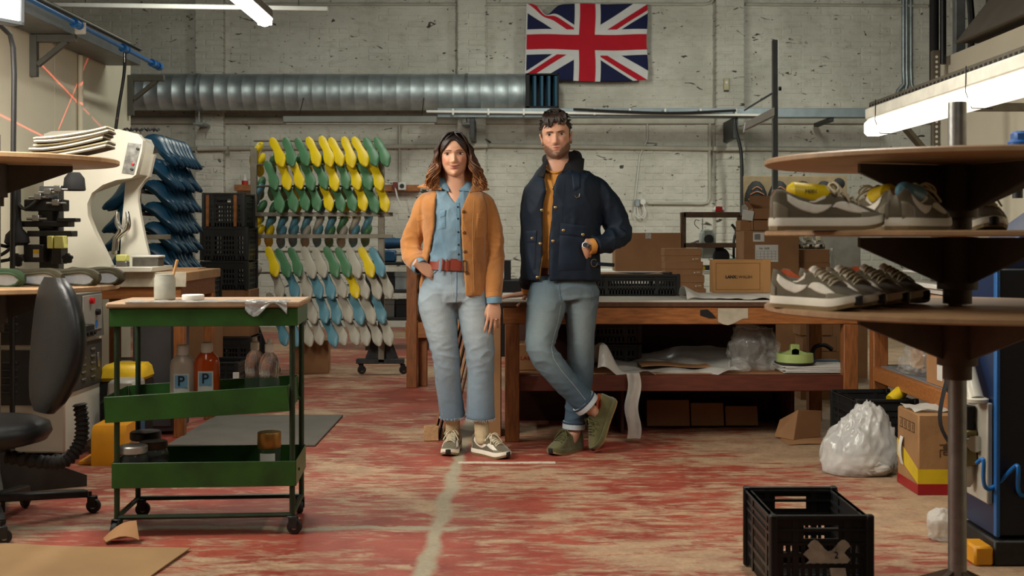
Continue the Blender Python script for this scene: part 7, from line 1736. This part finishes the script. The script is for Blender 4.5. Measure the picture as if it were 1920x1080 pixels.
sweep(jk, [(W(810, 374, .01), .046, .050), (W(800, 384, .01), .055, .058), (W(790, 405, .025), .055, .058), (W(780, 430, .045), .054, .057), (W(773, 452, .05), .052, .056), (W(771, 470, .03), .051, .054), (W(776, 486, -.02), .047, .050), (W(784, 496, -.062), .043, .046)], 6, 30, (0, 1, 0))
sweep(jk, [(W(896, 374, .01), .046, .050), (W(908, 384, .01), .054, .057), (W(917, 410, .015), .055, .058), (W(923, 440, .02), .055, .058), (W(926.5, 480, .015), .051, .054), (W(926.5, 520, -.03), .046, .048), (W(926, 556, -.072), .041, .042)], 6, 30, (0, 1, 0))
def tcol(p, n):
    t = .5+.5*fold(p, 5, (1, 1, .8), 6); c = lerp3(H(148, 92, 40), H(188, 126, 62), min(1, max(0, t))); e = .5+.5*fold(p, 30, (1, 1, 1), 2); return lerp3(c, H(196, 140, 80), .25*max(0, e-.5))
def tfold(p, n):
    el = math.exp(-((p-W(768, 462, .04)).length/.10)**2)+.6*math.exp(-((p-W(929, 470, 0)).length/.12)**2)
    return .004*fold(p, 6, (1, 1, .6), 1)+.010*crease(p, 12, (.9, .9, 1.8), 9)*el+.006*crease(p, 7, (1.6, 1.5, .45), 3)+.0012*fold(p, 40, (1, 1, 1), 7)
jacket = cloth('jacket', jk, M_tan, wr, .0065, 3, tfold, tcol)
leaf('collar', [W(826, 336, .01), W(826, 352, -.075), W(829, 357, -.095), W(783, 352, -.03)], .008, M_tanp, jacket, .012); leaf('collar', [W(880, 338, .01), W(878, 352, -.07), W(880, 361, -.09), W(918, 354, -.02)], .008, M_tanp, jacket, .012)
MB().tube([W(824, 338, .0), W(822, 336, .05), W(852, 334, .088), W(884, 336, .05), W(884, 340, .0)], .012, 8, smooth=4, flat=1.8).build('collar_back', M_tanp, jacket)
JK = Skinner([jacket], wr)
for x, y in ((869.5, 397), (870.5, 436), (872, 472), (875.5, 512)): JK.stud('button', x, y, [(.0085, 0), (.009, .002), (.006, .005), (0, .005)], M_button, jacket)
for q in ([(893.5, 400), (909, 398), (909, 444), (893, 446)], [(781, 405), (795, 402), (796, 444), (784, 445)]):
    pk = JK.patch('chest_pocket', q, .0035, M_tanp, jacket, .001); JK.line('pocket_stitching', [(q[0][0]+1, q[0][1]+9), (q[1][0]-1, q[1][1]+9)], .0014, M_kraft, pk, .005)
for pts in ([(889, 372), (886, 430), (887, 490), (889, 548)], [(868.5, 392), (867.5, 432), (871, 490), (876, 550)], [(924, 545), (934, 546)]): JK.line('stitching', pts, .0012, M_kraft, jacket, .0006)
JK.line('armhole_seam', [(905, 366), (912, 385), (913.5, 410), (913, 450)], .0016, M_button, jacket, .0004)
MB().tube([W(797, 512, .02), W(790, 530, .02), W(789, 552, .03)], [.03, .02, .012], 10, smooth=3, flat=.5).build('hem_tail', M_tanp, jacket)
MB().lathe([(.041, -.012), (.043, -.010), (.043, .010), (.041, .012)], W(926, 553, -.068), 24, (-.05, .12, 1)).build('cuff_band', M_tanp, jacket)
for c, ax, r in ((W(926.5, 563, -.080), (-.05, .10, 1), .037), (W(786, 498.5, -.075), (.62, -.55, -.45), .040)):
    MB().lathe([(r, -.018), (r+.003, -.016), (r+.004, .014), (r+.001, .017), (r-.003, .014), (r-.003, -.016)], c, 24, ax).build('shirt_cuff', M_dcol, shirt)
# socks and shoes
M_sock = mat('cream_rib_sock', H(196, 178, 142), .95, 0, .1, 30, .3, 120, stretch=(6, 6, .4))
for x, dy, lean in ((849, .055, .05), (903, -.005, -.01)):
    m = MB(); sweep(m, [(W(x, 772, dy), .040, .043), (W(x, 795, dy+lean*.4), .037, .042), (W(x, 806, dy+lean*.7), .038, .044), (W(x+1, 818, dy+lean), .037, .046), (W(x+1, 830, dy+lean), .032, .050)], 4, 24)
    cloth('sock', m, M_sock, wr, .005, 1, lambda p, n: .002*ridge(p, 22, (.3, .3, 2.4), 1)+.0008*math.sin(math.atan2(n.y, n.x)*26))
def worn_shoe(nm, label, parent, style, toe, z_up, base):
    e = bpy.data.objects.new(nm, None); COL.objects.link(e); e.parent = parent; e.empty_display_size = .03
    e.matrix_local = frame(base, toe, z_up); e['label'] = label
    return e
for px, Y, toe, lb in ((847.5, 6.455, (-.10, -1, 0), 'olive and cream sneaker pointing at the lens'), (921, 6.345, (.66, -.75, 0), 'olive and cream sneaker turned outwards')):
    e = worn_shoe('sneaker', lb, wr, 'two', toe, (0, 0, 1), Vector((PX(px, Y)-WX0, Y-WY0, .0))); e.scale = (.94, .98, .98); shoe_parts(e, 'two')
# ================================================================== the man
MY0 = 6.50; MX0 = PX(1065, MY0)
mr = thing('person', 'bearded man in navy waxed jacket and rolled jeans leaning on the bench', 'person', (MX0, MY0, 0))
def G(x, y, dy=0.0): return P(x, y, MY0+dy)-Vector((MX0, MY0, 0))
def gx(x): return PX(x, MY0)-MX0
def gz(y): return PZ(y, MY0)
hm, mrings = head_mesh(1.02, 1.0, True); HM = Matrix.Translation(G(1042.6, 254.8, .0)) @ TR((0, 0, 0), (-.03, -.07, -.07)) @ Matrix.Diagonal((1.03, -1.04, 1.08, 1))
hm = place_mb(hm, HM)
for q in (-1, 1): ear(hm, HM, q, .0705)
hme = hm.mesh('head')
bd = MB()
sweep(bd, [(G(1046, 318, .05), .07, .06), (G(1050, 338, .05), .11, .08), (G(1052, 355, .05), .145, .095), (G(1053, 400, .06), .15, .11), (G(1055, 470, .08), .13, .10), (G(1056, 530, .09), .15, .11)], 4)
for rows in ([(G(1032, 535, .08), .08, .08), (G(1025, 590, .0), .075, .075), (G(1016, 650, -.10), .055, .055), (G(1050, 700, -.08), .05, .05), (G(1094, 752, -.06), .036, .038), (G(1113, 773, -.046), .032, .037), (G(1130, 792, -.04), .034, .038)], [(G(1085, 535, .08), .08, .08), (G(1090, 600, .06), .07, .07), (G(1088, 660, .04), .055, .055), (G(1083, 720, .03), .05, .05), (G(1079, 795, .02), .036, .038), (G(1075, 816, .012), .034, .040), (G(1068, 832, -.01), .034, .045)],
             [(G(1020, 360, .05), .038, .042), (G(1004, 372, .06), .040, .042), (G(999, 410, .09), .038, .04), (G(996, 470, .15), .034, .034), (G(993, 510, .22), .03, .028), (G(992, 548, .30), .025, .024)],
             [(G(1085, 352, .05), .04, .042), (G(1116, 360, .05), .042, .044), (G(1147, 400, .06), .040, .042), (G(1157, 434, .045), .036, .037), (G(1137, 456, -.02), .032, .030), (G(1100, 461, -.09), .027, .025)]):
    sweep(bd, rows, 4, 20, (1, 0, 0) if rows[0][1] > .06 else (0, 1, 0))
bme = remesh_mb(bd, .007, 2)
h1 = place_mb(hand_mb((.06, .06, .08, .12), .10, (.9, -.55), 1.0, .2), frame(G(990.5, 550, .315), (-1, -.02, -.13), (.05, -.10, 1)))
h2 = place_mb(hand_mb((.4, .4, .4, .4), .04, (.5, -.2), 1.0), frame(G(1100, 461, -.086), (-.42, .66, -.80), (-.45, -.85, -.3)))
hm1 = remesh_mb(h1, .0028, 2); hm2 = remesh_mb(h2, .0028, 2)
body = join_mesh('body', [hme, bme, hm1, hm2]); HMi = HM.inverted(); SKM = H(200, 150, 122)
def mskin(p, n):
    q = HMi @ p; c = SKM
    if q.z > -.14 and abs(q.x) < .10 and q.y > -.03:
        g = lambda cx, cz, sx, sz: math.exp(-((q.x-cx)/sx)**2-((q.z-cz)/sz)**2)
        k = .5+.5*noise.noise(Vector((q.x*420, q.y*300, q.z*420)))
        c = lerp3(c, H(196, 118, 92), .35*min(1, g(.042, -.03, .02, .015)+g(-.042, -.03, .02, .015)+g(0, -.036, .01, .01)))
        ax_ = abs(q.x); bz = -.0805+.0185*min(1, max(0, (ax_-.012)/.016))+.9*max(0, ax_-.032)
        beard = min(1, max(0, (bz-q.z)/.012))*min(1, max(0, (q.z+.126)/.010)); must = g(0, -.0555, .022, .0045)*1.1
        beard = max(beard, min(1, must)); lip = min(1, g(0, -.0755, .015, .0042)+g(0, -.0648, .017, .003))
        c = lerp3(c, H(50, 32, 21), beard*(.55+.42*k)*(1-lip)); c = lerp3(c, H(178, 92, 82), lip*.9)
        c = lerp3(c, H(130, 92, 72), .40*min(1, g(.031, .005, .018, .008)+g(-.031, .005, .018, .008)))  # shade of the eye sockets put into the skin tone
    return c
paint(body, mskin); body.shade_smooth(); put('body', body, M_skin, mr)
head_extras(HM, mr, mrings, mat('brow_dark', H(54, 38, 29), .9), mat('iris_dark', H(40, 34, 28), .3), True)
# short wavy hair
hr = MB(); HWm = HM; cap_r = []
for r in mrings:
    if r[0][2] > -.045:
        z = r[0][2]; ring = []
        for (x, y, zz) in r:
            hl = .064-.03*max(0, abs(x)-.045)/.02
            if y > -.004: lim = hl
            else: lim = .012 if y > -.034 else -.06
            t_ = min(1, max(0, (z-lim)/.010+.5)); gx_ = .97+.085*t_; yy = y*(1.07*t_+.92*(1-t_))
            ring.append((x*gx_, yy, zz*1.03+.002))
        cap_r.append(ring)
n0 = MB(); n0.loft(cap_r); place_mb(n0, HM); hr.v += n0.v; hr.f += n0.f
rnd = random.Random(21)
for i in range(1500):
    a = rnd.uniform(0, 2*PI); el = rnd.uniform(-.15, 1.5)
    d = Vector((math.cos(el)*math.sin(a), math.cos(el)*math.cos(a), math.sin(el)))
    zc = .115*d.z if d.z > 0 else .05*d.z; base = Vector((.074*d.x, (.086 if d.y > 0 else .104)*d.y, .008+.110*d.z))
    if base.y > .02 and base.z < .062: continue
    if base.y > -.0 and base.z < .035 and abs(base.x) < .066: continue
    if base.z < .040 and base.y > -.05: continue
    top = max(0, d.z); L = .014+.022*top
    fw = Vector((rnd.uniform(-.6, .6), .75*top+.1, -.75+.7*top)); nrm = d
    ph = rnd.uniform(0, 6.28); pts = [base*.96]
    for j in range(1, 5):
        t = j/4; pts.append(base+nrm*(.0015+.016*math.sin(t*PI*.75)*(.10+.90*top))+fw*L*t+Vector((.005*math.sin(ph+t*5), .004*math.cos(ph+t*5), 0)))
    lock(hr, pts, rnd.uniform(.0022, .0036)*(.55+.45*top), .0008, 2, 5, .8)
for i in range(110):    # fringe curls over the forehead
    x0 = -.058+.116*(i+.5)/110; ph = .5*math.floor(i/6)*2.4+rnd.uniform(-.3, .3); drop = .030+.008*math.sin(math.floor(i/6)*1.9)+(.012 if x0 < -.012 else 0)+rnd.uniform(-.004, .004)
    pts = [(x0*.9, .060, .112), (x0*1.02, .082, .098), (x0*1.04+.003*math.sin(ph), .097-.25*abs(x0)**1.2, .083), (x0*1.04+.010*math.sin(ph+1), .100-.3*abs(x0)**1.2, 0.079-drop*.55), (x0*1.03+.015*math.sin(ph+2.2), .097-.3*abs(x0)**1.2, .083-drop)]
    lock(hr, pts, .0032, .0008, 3, 5, .8)
for q in (-1, 1):      # sideburns
    for i in range(9): lock(hr, [(q*.0700, .022-.004*i, .050), (q*.0715, .022-.004*i, .020), (q*.0695, .021-.003*i, -.012-.003*i)], .0030, .001, 2, 6, .8)
hme = hr.mesh('hair')
def mhair(p, n):
    q = HMi @ p; k = .5+.5*noise.noise(Vector((p.x*90, p.y*90, p.z*60))); c = lerp3(H(24, 18, 15), H(62, 46, 36), k); g_ = min(1, max(0, (abs(q.x)-.062)/.012))*min(1, max(0, (.05-q.z)/.03)); return lerp3(c, H(74, 66, 58), .4*g_)
paint(hme, mhair); hme.shade_smooth(); put('hair', hme, M_hairm, mr)
# jeans
jm = MB()
sweep(jm, [(G(1056, 512, .085), .150, .110), (G(1056, 530, .08), .178, .125), (G(1057, 550, .07), .188, .130), (G(1057, 568, .06), .180, .118)], 4, 40)
sweep(jm, [(G(1030, 545, .06), .110, .120), (G(1023, 580, .0), .104, .112), (G(1016, 620, -.06), .088, .095), (G(1013, 652, -.115), .076, .082), (G(1030, 680, -.12), .072, .078), (G(1058, 713, -.105), .069, .072), (G(1085, 742, -.085), .067, .069), (G(1096, 754, -.075), .066, .068)], 6, 36)
sweep(jm, [(G(1087, 545, .08), .108, .120), (G(1089, 580, .07), .092, .105), (G(1089, 625, .05), .077, .090), (G(1089, 665, .04), .073, .082), (G(1088, 705, .035), .072, .078), (G(1083, 750, .03), .066, .072), (G(1077, 785, .02), .055, .062), (G(1076, 797, .02), .052, .060)], 6, 36)
def mjf(p, n):
    z = p.z; d = .0028*fold(p, 7, (1, 1, 1.0), 12)+.0012*fold(p, 26, (1, 1, 1.3), 4)
    kn = math.exp(-((p-G(1025, 660, -.10)).length/.13)**2); d += .007*crease(p, 9, (.8, .8, 2.0), 13)*(.10+kn+.9*math.exp(-((z-gz(560))/.07)**2)+.8*math.exp(-((z-gz(770))/.07)**2)); return d
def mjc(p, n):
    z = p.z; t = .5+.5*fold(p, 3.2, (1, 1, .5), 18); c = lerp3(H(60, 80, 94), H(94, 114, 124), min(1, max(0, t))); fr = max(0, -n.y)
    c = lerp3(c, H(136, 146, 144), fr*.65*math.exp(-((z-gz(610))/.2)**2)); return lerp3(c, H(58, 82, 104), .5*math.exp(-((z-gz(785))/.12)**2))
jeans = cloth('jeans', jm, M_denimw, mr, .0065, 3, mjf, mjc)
JM = Skinner([jeans], mr)
JM.line('inner_seam', [(1052, 572), (1046, 605), (1038, 632), (1034, 652), (1038, 672), (1052, 694), (1076, 722), (1098, 750)], .0011, M_stitch, jeans, .0005)
JM.line('fly_seam', [(1048, 524), (1049, 545), (1051, 562)], .004, mat('dark_denim_seam', H(84, 104, 118), .9), jeans, .001)
JM.line('outer_seam', [(1112, 545), (1110, 620), (1109, 700)], .0016, mat('dark_denim_seam', H(84, 104, 118), .9), jeans, .0005)
M_cuffin = mat('turned_denim', H(176, 186, 190), .9, 0, .1, 90, .2, 400)
for c, ax, r in ((G(1098, 756, -.072), (.60, .12, -.60), .069), (G(1076, 797, .02), (-.04, 0, -1), .057)):
    o = MB().lathe([(r-.004, -.022), (r+.003, -.021), (r+.005, .0), (r+.004, .018), (r, .021), (r-.005, .018)], c, 30, ax).build('turn_up', M_cuffin, jeans)
    MB().lathe([(r+.0045, -.021), (r+.0058, -.018), (r+.0052, -.010), (r+.004, -.008)], c, 30, ax).build('stitched_edge', mat('navy_thread', H(50, 66, 84), .9), o)
# mustard shirt
M_must = mat('mustard_jersey', H(190, 130, 58), .9, 0, .08, 14, .12, 220)
tm = MB(); sweep(tm, [(G(1046, 320, .045), .082, .075), (G(1047, 330, .045), .11, .095), (G(1050, 360, .045), .155, .115), (G(1053, 420, .055), .15, .122), (G(1054, 480, .07), .145, .122), (G(1055, 500, .08), .148, .122)], 4, 40)
tee = cloth('shirt', tm, M_must, mr, .007, 2, lambda p, n: .003*fold(p, 9, (1, 1, .8), 2)+.004*ridge(p, 14, (.5, .5, 2.2), 1)*math.exp(-((p.z-gz(475))/.04)**2))
MB().tube([G(1023, 316, .015), G(1030, 321, -.035), G(1042, 324, -.052), G(1054, 320, -.035), G(1062, 314, .01), G(1050, 305, .09), G(1032, 307, .08), G(1023, 316, .015)], .0055, 8, smooth=4).build('neckband', M_must, tee)
MB().tube([G(1030, 316, -.03), G(1034, 335, -.058), G(1038, 351, -.07), G(1043, 338, -.06), G(1052, 316, -.03)], .0012, 6, smooth=4).build('necklace', M_chrome, mr)
MB().box(-.006, .006, -.002, .002, -.009, .009, .002).build('pendant', M_chrome, mr, loc=G(1038, 353, -.074))
# dark belt glimpsed
MB().grid(lambda u, v: tuple(G(1056, 514-12*v, .08)+Vector((.158*math.sin(-1.6+3.2*u), -.128*math.cos(-1.6+3.2*u), 0))), 24, 2, .004).build('belt', mat('brown_belt', H(70, 34, 22), .5), mr)
# navy waxed jacket
M_wax = mat('navy_waxed_cotton', H(13, 27, 42), .66, 0, .14, 8, .08, 260, spec=.35); M_cord = mat('black_corduroy', H(13, 14, 17), .85, 0, .2, 60, .4, 300, stretch=(4, 4, .3))
def mopen(pts):
    zs = [gz(y) for y, a, b in pts][::-1]; A = [gx(a) for y, a, b in pts][::-1]; B = [gx(b) for y, a, b in pts][::-1]
    return lambda z: (interp(zs, A, z), interp(zs, B, z))
mo = mopen([(312, 1020, 1060), (330, 1022, 1049), (355, 1026, 1042), (388, 1020, 1037), (434, 1020, 1033), (480, 1019, 1032.6), (530, 1013, 1034)])
rows = [(gz(y), gx(cx), rx, dy, ry, pw) for y, cx, rx, dy, ry, pw in ((310, 1049, .090, .055, .090, .9), (320, 1054, .132, .05, .104, .88), (332, 1060, .172, .045, .120, .85), (352, 1058, .203, .045, .136, .84), (390, 1055, .212, .05, .146, .86), (430, 1054, .210, .055, .150, .88), (470, 1054, .212, .065, .152, .88), (500, 1054, .212, .07, .152, .88), (526, 1054, .210, .075, .150, .88))]
jk = shell(rows, mo, 5, 90, .016)
sweep(jk, [(G(1012, 356, .05), .052, .06), (G(1004, 365, .055), .060, .066), (G(1000, 390, .075), .062, .068), (G(998, 430, .11), .060, .065), (G(996, 470, .15), .056, .060), (G(993, 505, .205), .051, .054), (G(991, 528, .26), .046, .048)], 6, 30, (0, 1, 0))
sweep(jk, [(G(1096, 348, .05), .055, .06), (G(1116, 354, .05), .066, .068), (G(1133, 375, .055), .069, .070), (G(1147, 400, .06), .069, .072), (G(1158, 424, .055), .067, .070), (G(1159, 441, .035), .062, .065), (G(1139, 455, -.02), .054, .056), (G(1116, 461, -.06), .047, .05)], 6, 32, (0, 1, 0))
def wf(p, n):
    el = math.exp(-((p-G(1158, 435, .03)).length/.12)**2); return .005*fold(p, 5, (1, 1, .6), 31)+.009*crease(p, 6, (1.5, 1.2, .6), 33)+.012*crease(p, 11, (1.3, .8, 1.8), 35)*el+.001*fold(p, 40, (1, 1, 1), 7)
jacket = cloth('jacket', jk, M_wax, mr, .007, 3, wf)
leaf('collar', [G(1029, 293, .02), G(1024, 316, -.045), G(1021, 333, -.082), G(1010, 331, -.03)], .012, M_cord, jacket, .012); leaf('collar', [G(1070, 284, .03), G(1054, 322, -.07), G(1093, 328, -.045), G(1096, 298, .02)], .012, M_cord, jacket, .016)
MB().tube([G(1029, 296, .02), G(1022, 300, .08), G(1048, 294, .135), G(1084, 292, .10), G(1078, 290, .03)], .016, 10, smooth=4, flat=1.7).build('collar_back', M_cord, jacket)
MK = Skinner([jacket], mr); STUD = [(.0085, 0), (.0088, .003), (.005, .006), (0, .006)]
MK.line('zip', [(1020.5, 333), (1024.5, 356), (1018.5, 390), (1018.5, 434), (1017, 480), (1011.5, 524)], .0028, M_goldlid, jacket, .001)
M_brass = mat('aged_brass', H(150, 130, 92), .35, .8)
for x, y in ((1041.5, 389), (1037, 452), (1016, 394), (1013, 457), (1007.5, 520)): MK.stud('brass_stud', x, y, STUD, M_brass, jacket)
M_waxp = mat('navy_waxed_trim', H(14, 29, 45), .66, 0, .14, 10, .08, 260, spec=.35)
pk = MK.patch('hip_pocket', [(1050, 432), (1101, 438), (1097, 506), (1046, 508)], .006, M_waxp, jacket, .001, 8, .008); MK.patch('pocket_flap', [(1051, 418), (1102, 424), (1101, 447), (1049, 440)], .006, M_waxp, pk, .008)
for x, y in ((1056.5, 432), (1093, 440)): MK.stud('brass_stud', x, y, STUD, M_brass, pk, .014)
pk = MK.patch('hip_pocket', [(984, 445), (1005, 445), (1003, 505), (984, 505)], .004, M_waxp, jacket, .001); MK.patch('pocket_flap', [(983, 433), (1006, 432), (1005, 455), (982, 456)], .005, M_waxp, pk, .004); MK.stud('brass_stud', 998, 447, STUD, M_brass, pk, .009)
tb_ = MK.patch('throat_tab', [(1072, 326), (1088, 324), (1088, 352), (1075, 358)], .005, M_waxp, jacket, .002); MK.line('d_ring', [(1077, 366), (1081, 371), (1086, 369), (1087, 363)], .002, M_brass, tb_, .004)
MK.line('front_stitching', [(1060, 335), (1056, 370), (1054, 415)], .0013, M_waxp, jacket, .0006); MK.line('armhole_seam', [(1118, 338), (1126, 365), (1128, 400), (1126, 440)], .0018, mat('dark_thread', H(10, 18, 30), .8), jacket, .0004)
MB().bar(G(1108, 494, -.055), G(1152, 497, .03), .020, .008, .003, (0, 1, 0)).build('waist_strap', M_waxp, jacket); MB().tube([G(1114+6*math.cos(a), 493+7*math.sin(a), -.062) for a in np.linspace(0, 5.5, 14)], .002, 6).build('d_ring', MATS['aged_brass'], jacket)
for c, ax, r in ((G(1108, 462, -.072), (-.85, -.35, -.12), .040), (G(991, 541, .285), (.05, .5, -.9), .038)):
    MB().lathe([(r-.002, -.02), (r+.002, -.018), (r+.003, .012), (r, .016), (r-.005, .012)], c, 24, ax).build('shirt_cuff', M_must, tee)
MB().lathe([(.047, -.022), (.051, -.02), (.051, .018), (.048, .022)], G(990, 529, .265), 24, (.03, .45, -.9)).build('cord_cuff', M_cord, jacket)
wt = MB().lathe([(.031, -.010), (.034, -.008), (.034, .008), (.031, .010)], G(1101, 461, -.087), 24, (-.52, -.10, -.78)).build('watch', M_chrome, mr)
MB().lathe([(.018, 0), (.019, .004), (.016, .007), (0, .007)], G(1097.5, 459.5, -.118), 20, (-.42, -.85, .3)).build('watch_case', M_steel, wt); MB().lathe([(.0145, .0), (0, .001)], G(1097, 459, -.1255), 20, (-.42, -.85, .3)).build('watch_dial', M_blackm, wt)
# ankles and shoes
e = worn_shoe('sneaker', 'dark olive suede shoe flat on the floor', mr, 'olive', (-.60, -.80, 0), (0, 0, 1), Vector((PX(1060, 6.47)-MX0, 6.455-MY0, 0))); e.scale = (.96, 1, 1); shoe_parts(e, 'olive')
e = worn_shoe('sneaker', 'dark olive suede shoe balanced on its toe', mr, 'olive', (-.36, -.22, -.90), (-.86, -.42, .42), G(1136, 797, -.04)); shoe_parts(e, 'olive')
